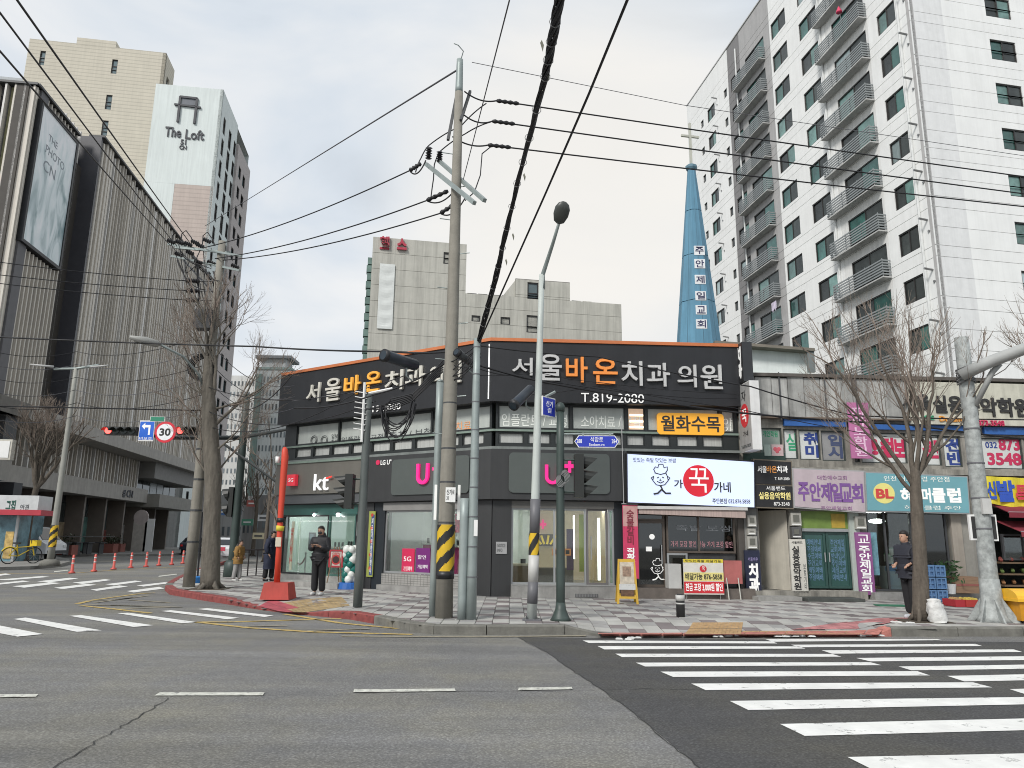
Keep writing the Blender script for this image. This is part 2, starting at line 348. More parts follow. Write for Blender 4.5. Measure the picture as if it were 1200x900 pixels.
TM=[M('light_paving_block',(.38,.375,.35),.85,var=.22,vs=.9,rnd=.10,world=True,chip=(2.6,.66,(.16,.155,.145))),M('mid_grey_paving_block',(.29,.285,.275),.85,var=.22,vs=.9,rnd=.12,world=True),M('dark_paving_block',(.175,.152,.15),.85,var=.22,vs=.9,rnd=.12,world=True)]
pav=bpy.data.objects.new('pavement',None);COL.objects.link(pav);struct(pav)
cells=[]
for i in range(-60,95):
    for j in range(38,120):
        x,y=i*T+.15,j*T+.15
        if not inside(x,y,PP):continue
        if kd(x,y)[0]<.20:continue
        if inside(x,y,BP):continue
        cells.append((i,j,x,y))
slab=MB()
for i,j,x,y in cells:
    a=T*.75;slab.poly([(x-a,y-a,pz(x-a,y-a)-.016),(x+a,y-a,pz(x+a,y-a)-.016),(x+a,y+a,pz(x+a,y+a)-.016),(x-a,y+a,pz(x-a,y+a)-.016)])
slab.v=[(a,b_,c+random.uniform(-.0006,.0006))for a,b_,c in slab.v]
def tcol(i,j):
    k=(i+2*(j//2))%4
    c=(0 if k<2 else 1)if j%2 else (0 if k in (1,2)else (2 if k == 0 else 1))
    if k == 3 and (i//4+j//2)%2:c=2
    if random.random()<.07:c=random.choice((0,1,2))
    return c
tmesh=[]
for c in range(3):
    g=.144;mb=MB();mb.hexa([(-g,-g,-.03),(g,-g,-.03),(g,-g,-.004),(-g,-g,-.004),(-g,g,-.03),(g,g,-.03),(g,g,-.004),(-g,g,-.004)])
    mb.hexa([(-g,-g,-.004),(g,-g,-.004),(g-.008,-g+.008,0),(-g+.008,-g+.008,0),(-g,g,-.004),(g,g,-.004),(g-.008,g-.008,0),(-g+.008,g-.008,0)])
    o=mb.build('paving_block',TM[c]);tmesh.append(o.data);bpy.data.objects.remove(o)
near=[]
rest=MB()
cells.sort(key=lambda c:c[3]*1.0+abs(c[2])*.12)
cnt=0
for i,j,x,y in cells:
    c=tcol(i,j);z=pz(x,y)
    flat=all(abs(pz(x+a,y+b_)-.15)<1e-4 for a in (-.15,.15)for b_ in (-.15,.15))
    if flat and cnt<296 and abs(x)<.72*y:
        o=inst(tmesh[c],'paving_block',pav,(x,y,.15+random.uniform(-.002,.002)));cnt += 1
    else:
        g=.145;rest.cm=c;q=[(x-g,y-g),(x+g,y-g),(x+g,y+g),(x-g,y+g)];e_=random.uniform(-.002,.002)
        t_=[(a,b_,pz(a,b_)+e_)for a,b_ in q];d_=[(a,b_,c_-.03)for a,b_,c_ in t_]
        rest.add(t_+d_,[(0,1,2,3),(0,4,5,1),(1,5,6,2),(2,6,7,3),(3,7,4,0)])
rest.build('paving_blocks',TM,pav,kind='stuff')
slab.build('paving_bed',slabm,pav,kind='stuff')
RED=M('red_kerb_paint',(.23,.055,.05),.75,var=.3,vs=7,bump=.2)
KST=M('kerb_concrete',(.17,.165,.145),.9,var=.25,vs=5,bump=.3,streak=.2)
PINK=M('red_flush_paint',(.42,.16,.13),.8,var=.3,vs=8)
def inn(i):
    a=KP[max(i-1,0)][0];c=KP[min(i+1,len(KP)-1)][0];d=(c-a).normalized();n_=Vector((-d.y,d.x,0));return n_
for i in range(len(KP)-1):
    (a,ha,xa),(c,hc,xc)=KP[i],KP[i+1];na,nc=inn(i),inn(i+1);k=max(1,round((c-a).length/1.0))
    mat=RED if 193<xc <= 438 else (PINK if 705<xc <= 1045 else KST)
    for s in range(k):
        t0,t1=s/k+.006/k,(s+1)/k-.006/k;p,q=a.lerp(c,t0),a.lerp(c,t1);np_,nq=na.lerp(nc,t0)*.2,na.lerp(nc,t1)*.2;h0,h1=ha+(hc-ha)*t0+.004,ha+(hc-ha)*t1+.004
        v3=lambda w_,z:(w_.x,w_.y,z)
        bv=.02
        mb=MB();mb.hexa([v3(p,-.05),v3(q,-.05),v3(q,h1-bv),v3(p,h0-bv),v3(p+np_,-.05),v3(q+nq,-.05),v3(q+nq,h1-bv),v3(p+np_,h0-bv)])
        mb.hexa([v3(p,h0-bv),v3(q,h1-bv),v3(q+nq*.1,h1),v3(p+np_*.1,h0),v3(p+np_,h0-bv),v3(q+nq,h1-bv),v3(q+nq,h1),v3(p+np_,h0)])
        mb.build('kerb_stone',mat,pav)
OR=M('ochre_tactile_paving',(.42,.27,.13),.8,var=.25,vs=9,bump=.4,bs=50)
def tact(name,px,mat,dz=.006):
    mb=MB();n_=14
    a,b_,c,d=[G(x,y,.1)for x,y in px]
    for s in range(n_):
        t0,t1=s/n_+.002,(s+1)/n_-.002;q=[a.lerp(b_,t0),a.lerp(b_,t1),d.lerp(c,t1),d.lerp(c,t0)]
        for r0,r1 in ((0,.5),(.5,1)):
            w_=[q[0].lerp(q[3],r0+.01),q[1].lerp(q[2],r0+.01),q[1].lerp(q[2],r1-.01),q[0].lerp(q[3],r1-.01)]
            mb.poly([(p.x,p.y,pz(p.x,p.y)+dz)for p in w_])
    mb.build(name,mat,pav)
tact('tactile_paving',[(802,739.5),(868,739.5),(871,731),(812,731)],OR)
tact('tactile_paving',[(868,740),(1010,740),(1010,736.5),(870,736.5)],OR)
tact('painted_ramp_edge',[(700,741.5),(1030,740.5),(1040,736.5),(700,738)],PINK,.009)
tact('painted_ramp_edge',[(925,736),(1035,735.5),(1070,727),(1030,728)],M('pink_worn_paint',(.40,.17,.17),.8,var=.4,vs=6),.011)
tact('tactile_paving',[(345,716),(410,712),(400,702),(330,707)],M('ochre_worn_paint',(.36,.26,.13),.8,var=.4,vs=5),.006)
tact('painted_ramp_edge',[(303,709),(345,715),(352,711),(318,704)],M('magenta_worn_paint',(.40,.08,.10),.8,var=.35,vs=5),.008)
mp_=MB();Q=[G(85,660),G(60,664),G(-60,668),Vector((-60,40,0)),Vector((-60,62,0)),Vector((-35,62,0)),Vector((-34,90,0)),Vector((-31,90,0))]
Q=[G(-80,671),G(35,667.5),G(70,664.5),G(82,661),G(80,657.5),G(50,652),Vector((-27.2,60,0)),Vector((-33,110,0)),Vector((-60,110,0)),Vector((-75,50,0))]
mp_.prism([(p.x,p.y,-.02)for p in Q],(0,0,.17))
fp=mp_.build('far_pavement',M('far_pavement_concrete',(.22,.215,.20),.9,var=.15));struct(fp)
# ================================================================ CORNER BUILDING (two storeys)
CHAR=M('charcoal_panel',(.040,.041,.042),.45,var=.08,vs=1.5,streak=.15)
SIGNB=M('sign_black',(.017,.018,.021),.5,var=.15,vs=1.2,streak=.25)
ORANGE=M('orange_trim',(.55,.17,.06),.55,var=.1)
SLATEP=M('slate_sign_panel',(.085,.098,.092),.4,var=.06)
KTG=M('olive_grey_fascia',(.145,.138,.12),.5,var=.05,streak=.1)
MULL=M('window_frame_dark',(.020,.024,.024),.45)
GGREEN=M('green_grey_ledge',(.20,.26,.22),.6,var=.15)
FROST=M('frosted_window_film',(.46,.49,.46),.35,var=.10,vs=.8,streak=.12)
WARMG=M('lit_clinic_window',(.45,.36,.28),.3,var=.25,vs=3,emit=.25,ecol=(.9,.6,.4))
BLIND=M('window_blind',(.44,.45,.43),.5,var=.15,vs=2,stretch=(12,12,.3))
STEPC=M('step_concrete',(.30,.295,.28),.85,var=.2,vs=4,bump=.15,streak=.2)
ALU=M('aluminium',(.42,.43,.43),.4,metal=.6,var=.05)
CLEAR=glass('shop_glass',(.86,.91,.89),.10)
TINT=glass('tinted_door_glass',(.30,.34,.33),.14)
INW=M('glowing_shop_wall',(.46,.50,.48),.6,var=.25,vs=.8,emit=.16)  # slight emission on the wall itself stands in for interior lighting
INF=M('shop_floor',(.30,.29,.27),.35)
INC=M('shop_ceiling',(.6,.62,.6),.7)
LAMP=M('lit_ceiling_lamp',(1,.97,.9),.5,emit=12,ecol=(1,.97,.92))
cb=thing('corner_building',(P0.x,P0.y,0),'two storey corner building with black fascia, orange roof edge and phone shops below','building')
ZR=6.90;ZF0,ZF1=2.63,4.0;ZS=5.22;UL=-8.5;UR=6.72
BK=11.0
b=MB();A0=LF.P(UL,0,-.02);A1=A0+Vector((2.0,BK,0));C0=RF.P(UR,0,-.02);C1=RF.P(UR,0,-BK-6)
for p,q in ((A0,A1),(A1,C1),(C1,C0)):
    b.poly([(p.x,p.y,0),(q.x,q.y,0),(q.x,q.y,ZR-.25),(p.x,p.y,ZR-.25)])
b.build('wall',M('side_wall_grey',(.12,.12,.12),.8,streak=.3),cb)
MB().poly([(p.x,p.y,ZR-.3)for p in (A0,P0,C0,C1,A1)]).build('roof',M('roof_membrane',(.18,.2,.18),.9),cb)
def upper(Fc,u0,u1,big,small,side):
    hb=[(a,b_,4.54,5.19)for a,b_,*_ in big];hs=[(a,b_,4.12,4.43)for a,b_ in small]
    wall(MB(),Fc,u0,u1,ZF1,ZS+.02,hb+hs,0,.12).build('wall',MULL,cb)
    for (a,b_,*r),h in zip(big,hb):
        mat=r[0]if r else FROST
        fr=frame(MB(),Fc,a,b_,h[2],h[3],.035,-.10,-.03).build('window',MULL,cb)
        MB().fbox(Fc,a+.035,b_-.035,h[2]+.035,h[3]-.035,-.075,-.06).build('pane',mat,fr)
    for (a,b_),h in zip(small,hs):
        fr=frame(MB(),Fc,a,b_,h[2],h[3],.03,-.10,-.02).build('window',MULL,cb)
        MB().fbox(Fc,a+.03,b_-.03,h[2]+.03,h[3]-.03,-.08,-.07).build('pane',BLIND,fr)
lu=[LF.uz(x,520)[0]for x in (346,396,451,505,556,575)]
upper(LF,UL,-.06,[(lu[i]+.03,lu[i+1]-.03)for i in range(4)]+[(lu[4]+.03,-.12)],[(lu[0]+.04+.86*i,lu[0]+.04+.86*i+.74)for i in range(9)],'L')
ru=[RF.uz(x,490)[0]for x in (579,669,734,757,844,861)]
upper(RF,.06,UR,[(.12,ru[1]-.03),(ru[1]+.03,ru[2]-.03),(ru[2]+.03,ru[3]-.03,WARMG),(ru[3]+.03,ru[4]-.03),(ru[4]+.03,UR-.08)],
      [(.14,.14+.68),(.93,1.55),(1.66,2.2),(2.3,2.86),(2.96,3.5),(3.62,4.12),(4.30,4.83),(5.0,5.6),(5.72,6.3)],'R')
for s_,(a,b_,z)in enumerate(((.2,.55,4.62),(.2,.9,4.78),(.2,.9,4.95))):
    MB().fbox(RF,ru[2]+.06+a*.2,ru[3]-.05,z,z+.05,-.055,-.045).build('ceiling_light_strip',M('warm_light_strip',(1,.8,.55),emit=1.3),cb)
def both(name,z0,z1,o0,o1,mat,ends=(UL,UR),pad=0):
    m1,m2=MB(),MB();t=math.tan(math.radians(18.45))
    m1.fquad(LF,[(ends[0],z0),(0,z0),(0,z1),(ends[0],z1)],o0,o1);v=m1.v
    for i in (1,2):v[i]=tuple(LF.P(o1*t,(z0,z1)[i-1],o1))
    for i in (5,6):v[i]=tuple(LF.P(o0*t,(z0,z1)[i-5],o0))
    m2.fquad(RF,[(0,z0),(ends[1],z0),(ends[1],z1),(0,z1)],o0,o1);v=m2.v
    for i,o_,z in ((0,o1,z0),(3,o1,z1),(4,o0,z0),(7,o0,z1)):v[i]=tuple(RF.P(-o_*t,z,o_))
    return m1.build(name,mat,cb),m2.build(name,mat,cb)
both('ledge',3.96,4.03,-.05,.14,M('ledge_metal',(.20,.22,.21),.5,streak=.3))
both('parapet_trim',6.88,6.97,-.25,.36,ORANGE)
both('sill_rail',4.455,4.51,-.02,.05,GGREEN)
c_=LF.P(0,0,.34);m_=MB().tube([(c_.x+.05,c_.y,5.28),(c_.x+.05,c_.y,6.80)],.022,8);m_.build('corner_light_tube',M('white_tube',(.85,.85,.83),emit=.5),cb)
def fascia(Fc,a,b_,lab):
    t=thing('dental_sign',tuple(Fc.P((a+b_)/2,ZS,.15)),lab,'sign','black dental clinic fascia signs')
    m=MB();mt=math.tan(math.radians(18.45));m.fbox(Fc,a,b_,ZS,6.87,-.02,.32)
    for i in range(8):
        k=i%4;o_=.32 if i<4 else -.02
        if Fc is LF and k in (1,2):m.v[i]=tuple(Fc.P(b_+o_*mt,(ZS,6.87)[k == 2],o_))
        if Fc is RF and k in (0,3):m.v[i]=tuple(Fc.P(a-o_*mt,(ZS,6.87)[k == 3],o_))
    m.build('sign_board',SIGNB,t);return t
s1=fascia(LF,UL-.05,0,'black dental fascia sign on the left side of the corner building, above the kt shop')
s2=fascia(RF,0,UR,'black dental fascia sign on the front of the corner building, facing the crossing')
CHROME=M('cream_channel_letter',(.62,.60,.53),.35,var=.05);CHS=M('silver_channel_letter',(.55,.55,.54),.3,var=.05);ORL=M('orange_channel_letter',(.78,.26,.05),.4,var=.04,emit=.12);ORY=M('amber_channel_letter',(.85,.40,.06),.4,var=.04,emit=.12)
def letters(Fc,s,xs,yb,yt,cols,t,o=.34,depth=.07,bold=.012):
    for ch,(x0,x1),b0,t0,c in zip(s,xs,yb,yt,cols):
        ptext(Fc,ch,(x0,b0),(x1,t0),o,c,t,depth=depth,bold=bold)
letters(LF,'서울바온치과의원',[(360,377),(382,401),(404,424),(429,448),(452,474),(476,500),(504,521),(526,542)],[473,471,464,460,459,455,453,450],[448,442,439,434,433,428,427,423],
        [CHROME,CHROME,ORY,ORY,CHROME,CHROME,CHROME,CHROME],s1)
letters(RF,'서울바온치과의원',[(600,624),(632,658),(663,688),(695,723),(728,752),(758,784),(794,815),(821,845)],[440,446,448,450,452,453,454,456],[420,416,419,421,424,426,428,428],
        [CHS,CHS,ORL,ORL,CHS,CHS,CHS,CHS],s2)
ptext(RF,'T.819-2080',(681,471),(754.5,462),.34,LETW,s2,depth=.02)
ptext(LF,'819-2080',(430,484),(470,472),.34,LETW,s1,depth=.02)
WF=M('white_window_letter',(.75,.77,.72),.6,emit=.1);BF=M('dark_window_letter',(.10,.11,.11),.6)
ptext(LF,'임플란트  교정',(400,519),(449,508),-.055,BF,cb);ptext(LF,'충치 / 보철',(456,515),(506,501),-.055,BF,cb)
ptext(LF,'신경치료',(515,507),(552,493),-.055,M('orange_window_letter',(.7,.3,.12),emit=.1),cb)
ptext(RF,'임플란트 / 교정',(588,499),(664,486),-.055,WF,cb);ptext(RF,'소아치료 / 보철',(681,501),(750,488),-.055,WF,cb)
ptext(RF,'야간',(848,510),(858,490),-.055,WF,cb,vertical=True)
for i,x in enumerate((368,380)):
    u,z=LF.uz(x,516,-.055);m=MB()
    for r in (.15,.10):
        pts=[LF.P(u+r*math.cos(a*.3142),z+r*math.sin(a*.3142),-.05)for a in range(21)];m.tube(pts,.012,4,cap=False)
    m.build('round_emblem',BF,cb)
ptext(LF,'임보\n치보',(388,521),(396,508),-.055,BF,cb)
t=thing('hours_sign',tuple(RF.P(ru[3]+.9,4.6,0)),'orange light box with black hours lettering in the second floor window right of the corner','sign')
a=RF.uz(770,509);c=RF.uz(847,485.5);m=MB();r=.09;pr=[]
for cx,cz,s in ((c[0]-r,a[1]+r,-90),(c[0]-r,c[1]-r,0),(a[0]+r,c[1]-r,90),(a[0]+r,a[1]+r,180)):
    for k_ in range(5):q=math.radians(s+k_*22.5);pr.append(RF.P(cx+r*math.cos(q),cz+r*math.sin(q),.0))
m.prism([tuple(p)for p in pr],tuple(RF.N*.06));m.build('sign_face',M('amber_sign_face',(.72,.34,.03),.4,var=.04,emit=.25),t)
text(RF,'월화수목',(a[0]+.1,a[1]+.08,c[0]-.1,c[1]-.07),.062,M('black_lettering',(.03,.03,.03)),t,bold=.02)
BLK=MATS['black_lettering']
def shopsign(F_,a,b_,z0,z1,o0,o1,mat,name,lab,cat='sign',group=None,board='sign_board'):
    t=thing(name,tuple(F_.P((a+b_)/2,z0,0)),lab,cat,group);MB().fbox(F_,a,b_,z0,z1,o0,o1).build(board,mat,t);return t
ktu=LF.uz(430,560)[0]
t=shopsign(LF,UL-.05,ktu,2.92,3.95,0,.22,KTG,'kt_sign','olive grey shop fascia with white kt letters and a red accent')
MB().fbox(LF,UL-.05,ktu,2.63,2.91,0,.16).build('lower_band',M('grey_band',(.09,.095,.10),.5),t)
MB().fbox(LF,UL-.05,ktu,3.90,3.965,.1,.26).build('top_strip',GGREEN,t)
ptext(LF,'kt',(368,575),(386,555),.25,M('kt_white_letter',(.85,.85,.85),emit=.4),t,depth=.04,bold=.0)
a=LF.uz(382,561.5,.29);c=LF.uz(389,559.5,.29)
MB().fquad(LF,[(a[0],a[1]),(c[0],a[1]+.05),(c[0],c[1]+.05),(a[0],c[1])],.285,.31).build('red_accent',M('red_accent',(.65,.04,.03),emit=.5),t)
t=thing('network_sign',tuple(LF.P(UL+.2,3.5,.3)),'small red rounded sign with white 5G projecting beside the kt fascia','sign')
a=LF.uz(337.5,569.5,.3);c=LF.uz(348,556,.3)
MB().fbox(LF,a[0],c[0],a[1],c[1],.24,.36).build('sign_box',M('red_sign_face',(.62,.03,.05),.4,emit=.25),t);text(LF,'5G',(a[0]+.08,a[1]+.12,c[0]-.08,c[1]-.12),.365,LETW,t,bold=.01)
MB().fbox(LF,c[0]-.3,c[0]-.25,a[1]+.2,a[1]+.26,.0,.24).build('bracket',DGREY,t)
PK=M('pink_lit_letter',(.85,.02,.22),.4,var=.02,emit=.35)
def rrect(F_,u0,u1,z0,z1,r,o0,o1):
    pr=[]
    for cx,cz,s in ((u1-r,z0+r,-90),(u1-r,z1-r,0),(u0+r,z1-r,90),(u0+r,z0+r,180)):
        for k_ in range(6):q=math.radians(s+k_*18);pr.append(tuple(F_.P(cx+r*math.cos(q),cz+r*math.sin(q),o0)))
    return MB().prism(pr,tuple(F_.N*(o1-o0)))
def uplus(F_,t,cx0,cx1,yb,yt,px0,px1,pyb,pyt,o):
    a=F_.uz(cx0,yb,o);c=F_.uz(cx1,yt,o);w_=(c[0]-a[0]);r=w_/2;th=w_*.21;m=MB();o1=o+.07
    for s in (0,1):u=a[0]+(w_-th)*s;m.fbox(F_,u,u+th,a[1]+r,c[1],o,o1)
    n_=12
    for k_ in range(n_):
        q0,q1=math.pi+math.pi*k_/n_,math.pi+math.pi*(k_+1)/n_;f=lambda q,R:(a[0]+r+R*math.cos(q),a[1]+r+R*math.sin(q))
        m.fquad(F_,[f(q0,r),f(q1,r),f(q1,r-th),f(q0,r-th)],o,o1)
    m.build('lettering',PK,t)
    a=F_.uz(px0,pyb,o);c=F_.uz(px1,pyt,o);mu,mz=(a[0]+c[0])/2,(a[1]+c[1])/2;h=(c[1]-a[1])/2;w_=(c[0]-a[0])/2
    m=MB();m.fbox(F_,mu-w_,mu+w_,mz-h*.28,mz+h*.28,o,o1);m.fbox(F_,mu-w_*.28,mu+w_*.28,mz-h,mz+h,o,o1+.003);m.build('lettering',PK,t)
t1=shopsign(LF,ktu+.02,0,ZF0,3.95,0,.2,CHAR,'phone_shop_sign','charcoal shop fascia with pink U and plus letters, left of the corner',group='charcoal phone shop fascias')
t2=shopsign(RF,0,RF.uz(733,560)[0],ZF0,3.95,0,.2,CHAR,'phone_shop_sign','charcoal shop fascia with pink U and plus letters, right of the corner',group='charcoal phone shop fascias')
for o_,Fc,k_ in ((t1,LF,(1,2)),(t2,RF,(0,3))):
    me=[c for c in o_.children][0].data;mt=math.tan(math.radians(18.45))
    for i in k_:
        p=Fc.P(.2*mt if Fc is LF else -.2*mt,(ZF0,3.95)[i in (2,3)],.2)-o_.location;me.vertices[i].co=p
a=LF.uz(459,577,.2);c=LF.uz(551,532,.2);rrect(LF,a[0],c[0],2.80,3.82,.12,.2,.24).build('raised_panel',SLATEP,t1)
a=RF.uz(596,573,.2);c=RF.uz(714,532,.2);rrect(RF,a[0],c[0],2.80,3.86,.12,.2,.24).build('raised_panel',SLATEP,t2)
uplus(LF,t1,489,504,568,543,508,518,556,543,.25);uplus(RF,t2,638.5,656,567.5,545,661.5,673,554,539,.25)
ptext(LF,'LG U⁺',(446,545),(459,538),.21,LETW,t1,bold=.02)
a=LF.uz(443,542,.21);m=MB();m.tube([tuple(LF.P(a[0],a[1],.19)),tuple(LF.P(a[0],a[1],.225))],.075,14);m.build('round_emblem',M('crimson',(.5,.02,.08),emit=.2),t1)
pl0=LF.uz(557,640)[0];pr1=RF.uz(599,640)[0]
m=MB();m.fquad(LF,[(pl0,.15),(0,.15),(0,ZF0-.03),(pl0,ZF0-.03)],-.3,.02);m.build('corner_pier',CHAR,cb)
m=MB();m.fquad(RF,[(.012,.15),(pr1,.15),(pr1,ZF0-.03),(.012,ZF0-.03)],-.3,.02);m.build('corner_pier',CHAR,cb)
both('dark_joint',ZF0-.03,ZF0,-.1,.03,BLACK)
t=thing('notice_plate',tuple(RF.P(.45,1.35,0)),'small square pale notice plate on the charcoal corner pier','sign')
a=RF.uz(581,649,.02);c=RF.uz(594,635,.02);MB().fbox(RF,a[0],c[0],a[1],c[1],.02,.045).build('plate',M('pale_plate',(.36,.36,.36),.5),t);text(RF,'NOTICE\nINFO',(a[0]+.04,a[1]+.05,c[0]-.04,c[1]-.05),.047,BF,t)
def room(F_,u0,u1,z0,z1,dep,par,wm=INW,fm=INF,cm=INC,lamps=(),o=-.32):
    m=MB();P=F_.P
    MB().poly([P(u0,z0,-dep),P(u1,z0,-dep),P(u1,z1,-dep),P(u0,z1,-dep)]).build('back_wall',wm,par)
    MB().poly([P(u0,z0,o),P(u0,z0,-dep),P(u0,z1,-dep),P(u0,z1,o)]).build('side_wall',wm,par);MB().poly([P(u1,z0,o),P(u1,z1,o),P(u1,z1,-dep),P(u1,z0,-dep)]).build('side_wall',wm,par)
    MB().poly([P(u0,z0,o),P(u1,z0,o),P(u1,z0,-dep),P(u0,z0,-dep)]).build('shop_floor',fm,par)
    MB().poly([P(u0,z1,o),P(u0,z1,-dep),P(u1,z1,-dep),P(u1,z1,o)]).build('ceiling',cm,par)
    for (u,d_,w_,l_)in lamps:MB().fbox(F_,u-w_/2,u+w_/2,z1-.04,z1-.01,-d_-l_,-d_).build('ceiling_lamp',LAMP,par)
def glazing(F_,u0,u1,z0,z1,par,mat=CLEAR,mull=(),trans=(),fm=ALU,o=-.12,t=.05,name='shop_window'):
    fr=frame(MB(),F_,u0,u1,z0,z1,t,o,o+.07,mull,trans).build(name,fm,par)
    us=[u0+t]+[x for m_ in mull for x in (m_-t/2,m_+t/2)]+[u1-t]
    for i in range(0,len(us),2):MB().fbox(F_,us[i],us[i+1],z0+t,z1-t,o+.03,o+.038).build('pane',mat,fr)
    return fr
ZD=2.5
L0,L1=LF.uz(437,640)[0],pl0
m=MB();m.fbox(LF,L0,L0+.42,.15,ZF0-.03,-.3,.0);m.build('dark_pier',M('dark_navy_pier',(.015,.02,.025),.5),cb)
glazing(LF,L0+.42,L1-.02,.62,ZD-.12,cb,mull=(LF.uz(523,640)[0],))
MB().fbox(LF,L0+.42,L1-.02,ZD-.12,ZF0-.03,-.3,.08).build('shutter_box',M('shutter_box_grey',(.24,.235,.225),.5),cb)
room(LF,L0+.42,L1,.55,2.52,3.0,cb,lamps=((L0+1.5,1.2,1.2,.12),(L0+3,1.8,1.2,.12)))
TILEW=M('small_tile_base',(.34,.33,.31),.6,var=.1);
m=MB();m.fbox(LF,L0+.42,L1,.15,.61,-.32,.03);m.build('tiled_base',TILEW,cb)
m=MB()
for i in range(30):
    u=L0+.45+i*.12
    if u<L1:m.fbox(LF,u,u+.008,.30,.60,.03,.034)
for z in (.30,.36,.42,.48,.54,.6):m.fbox(LF,L0+.42,L1,z,z+.008,.031,.035)
m.build('tile_joints',M('tile_joint',(.16,.16,.15)),cb,kind='stuff')
MB().fbox(LF,L0+.42,L1,.15,.30,.03,.22).build('step',STEPC,cb)
def fitem(name,F_,px,o0,o1,mat,lab,cat,part='panel',group=None,lift=None):
    """flat boxed item on a face between bottom-left and top-right picture points"""
    a=F_.uz(px[0],px[1],o1);c=F_.uz(px[2],px[3],o1);z0=a[1]if lift is None else lift
    t=thing(name,tuple(F_.P((a[0]+c[0])/2,z0,(o0+o1)/2)),lab,cat,group);MB().fbox(F_,a[0],c[0],z0,c[1],o0,o1).build(part,mat,t);return t,a,c
t,a,c=fitem('window_poster',LF,(470,679,486,643),-.078,-.065,M('poster_red',(.62,.02,.09),.5),'red sale poster in the left phone shop window','poster','sheet')
for i,s in enumerate(('5G','가입혜택','지금','할인행사')):text(LF,s,(a[0]+.07,c[1]-.35-.27*i,min(c[0]-.07,a[0]+.07+.14*len(s)),c[1]-.22-.27*i),-.063,LETW,t)
t,a,c=fitem('window_poster',LF,(486.5,679,504,642.5),-.078,-.065,M('poster_purple',(.17,.02,.17),.5),'purple offer poster next to the red one in the left phone shop window','poster','sheet')
for i,s in enumerate(('할인','가입혜택','행사','할인행사')):text(LF,s,(a[0]+.07,c[1]-.3-.26*i,min(c[0]-.07,a[0]+.07+.15*len(s)),c[1]-.19-.26*i),-.063,LETW,t)
t,a,c=fitem('window_poster',LF,(507,682,517,640),-.078,-.065,M('poster_magenta',(.6,.02,.2),.5),'magenta poster partly behind the concrete utility pole','poster','sheet')
for i,s in enumerate(('혜택','할인','행사')):text(LF,s,(a[0]+.06,c[1]-.4-.3*i,c[0]-.06,c[1]-.22-.3*i),-.063,LETW,t)
fitem('counter',LF,(452,680,463,648),-1.1,-.7,M('mint_counter',(.55,.62,.58),.5),'pale mint display counter inside the left phone shop','counter','body',lift=.56)
fitem('display_wall',LF,(478,645,500,612),-2.9,-2.8,M('blue_grey_display',(.09,.12,.18),.4,var=.3,vs=3),'blue grey phone display on the back wall of the left phone shop','display','panel')
def display_tables(F_,u0,u1,dep,n,where,rs,wallmat,z0=.56):
    for i in range(n):
        u=u0+(u1-u0)*(i+.5)/n;d_=dep+rs.uniform(-.2,.5);w_=rs.uniform(.45,.7);h=rs.uniform(.75,.95)
        t=thing('display_table',tuple(F_.P(u,z0,-d_)),('leftmost','second','third','fourth','fifth')[i]+' phone display table inside the '+where,'table','phone display tables in the '+where)
        MB().fbox(F_,u-w_/2,u+w_/2,z0+h-.05,z0+h,-d_-.5,-d_).build('table_top',WHITE,t);MB().fbox(F_,u-w_/2+.05,u+w_/2-.05,z0,z0+h-.05,-d_-.45,-d_-.05).build('cabinet',wallmat,t)
        for k in range(3):MB().fbox(F_,u-w_*.36+k*w_*.27,u-w_*.36+k*w_*.27+.08,z0+h,z0+h+.15,-d_-.2,-d_-.18).build('handset',BLACK,t)
    for i in range(n+1):
        u=u0+(u1-u0)*(i+.3)/(n+1);zz=z0+rs.uniform(1.0,1.3);c_=((.55,.05,.12),(.1,.2,.35),(.6,.6,.55),(.08,.3,.25),(.5,.35,.1),(.2,.1,.3))[i]
        t=thing('wall_poster',tuple(F_.P(u,zz,-2.85)),('red','navy','cream','sea green','ochre','violet')[i]+' poster on the back wall of the '+where,'poster');MB().fbox(F_,u,u+.42,zz,zz+.6,-2.9,-2.86).build('sheet',M('poster_ink_%d'%i,c_,.5,var=.5,vs=5),t);MB().fbox(F_,u+.05,u+.37,zz+.42,zz+.52,-2.86,-2.855).build('headline',WHITE,t)
display_tables(LF,L0+.6,L1-.2,1.5,4,'left phone shop',random.Random(1),M('pink_cabinet',(.5,.05,.2),.5))
R0,R1=pr1,RF.uz(720,640)[0];R2=RF.uz(735,640)[0]
MB().fbox(RF,R1,R2,.15,ZF0-.03,-.3,0).build('dark_pier',MATS['dark_navy_pier'],cb)
zb=RF.uz(660,687,-.1)[1]
WARMW=M('glowing_warm_wall',(.46,.38,.27),.6,var=.2,vs=.8,emit=.16)  # wall colour also glows by itself, adding room light to the right phone shop
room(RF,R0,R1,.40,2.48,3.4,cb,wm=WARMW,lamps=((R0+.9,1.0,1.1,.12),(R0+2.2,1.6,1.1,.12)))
MB().fbox(RF,R0,R1,2.42,ZF0-.03,-.3,.03).build('shutter_box',M('shutter_box_brown',(.13,.125,.115),.5),cb)
dx0=RF.uz(687,640,-.1)[0];dx1=RF.uz(702,640,-.1)[0]
glazing(RF,R0,dx0-.01,.46,2.42,cb,mull=(RF.uz(650,640)[0],))
fr=glazing(RF,dx0,dx1+.22,.46,2.42,cb,name='glass_door',fm=M('door_frame_grey',(.16,.15,.15),.4))
MB().tube([RF.P(dx0+.12,1.1,-.02),RF.P(dx0+.12,1.7,-.02)],.018,8).build('handle',ALU,fr)
glazing(RF,dx1+.23,R1,.46,2.42,cb,mat=glass('teal_glass',(.55,.72,.66),.2,.25,(.35,.5,.45)))
MB().fbox(RF,R0,R1,.15,.45,-.32,.42).build('step',STEPC,cb)
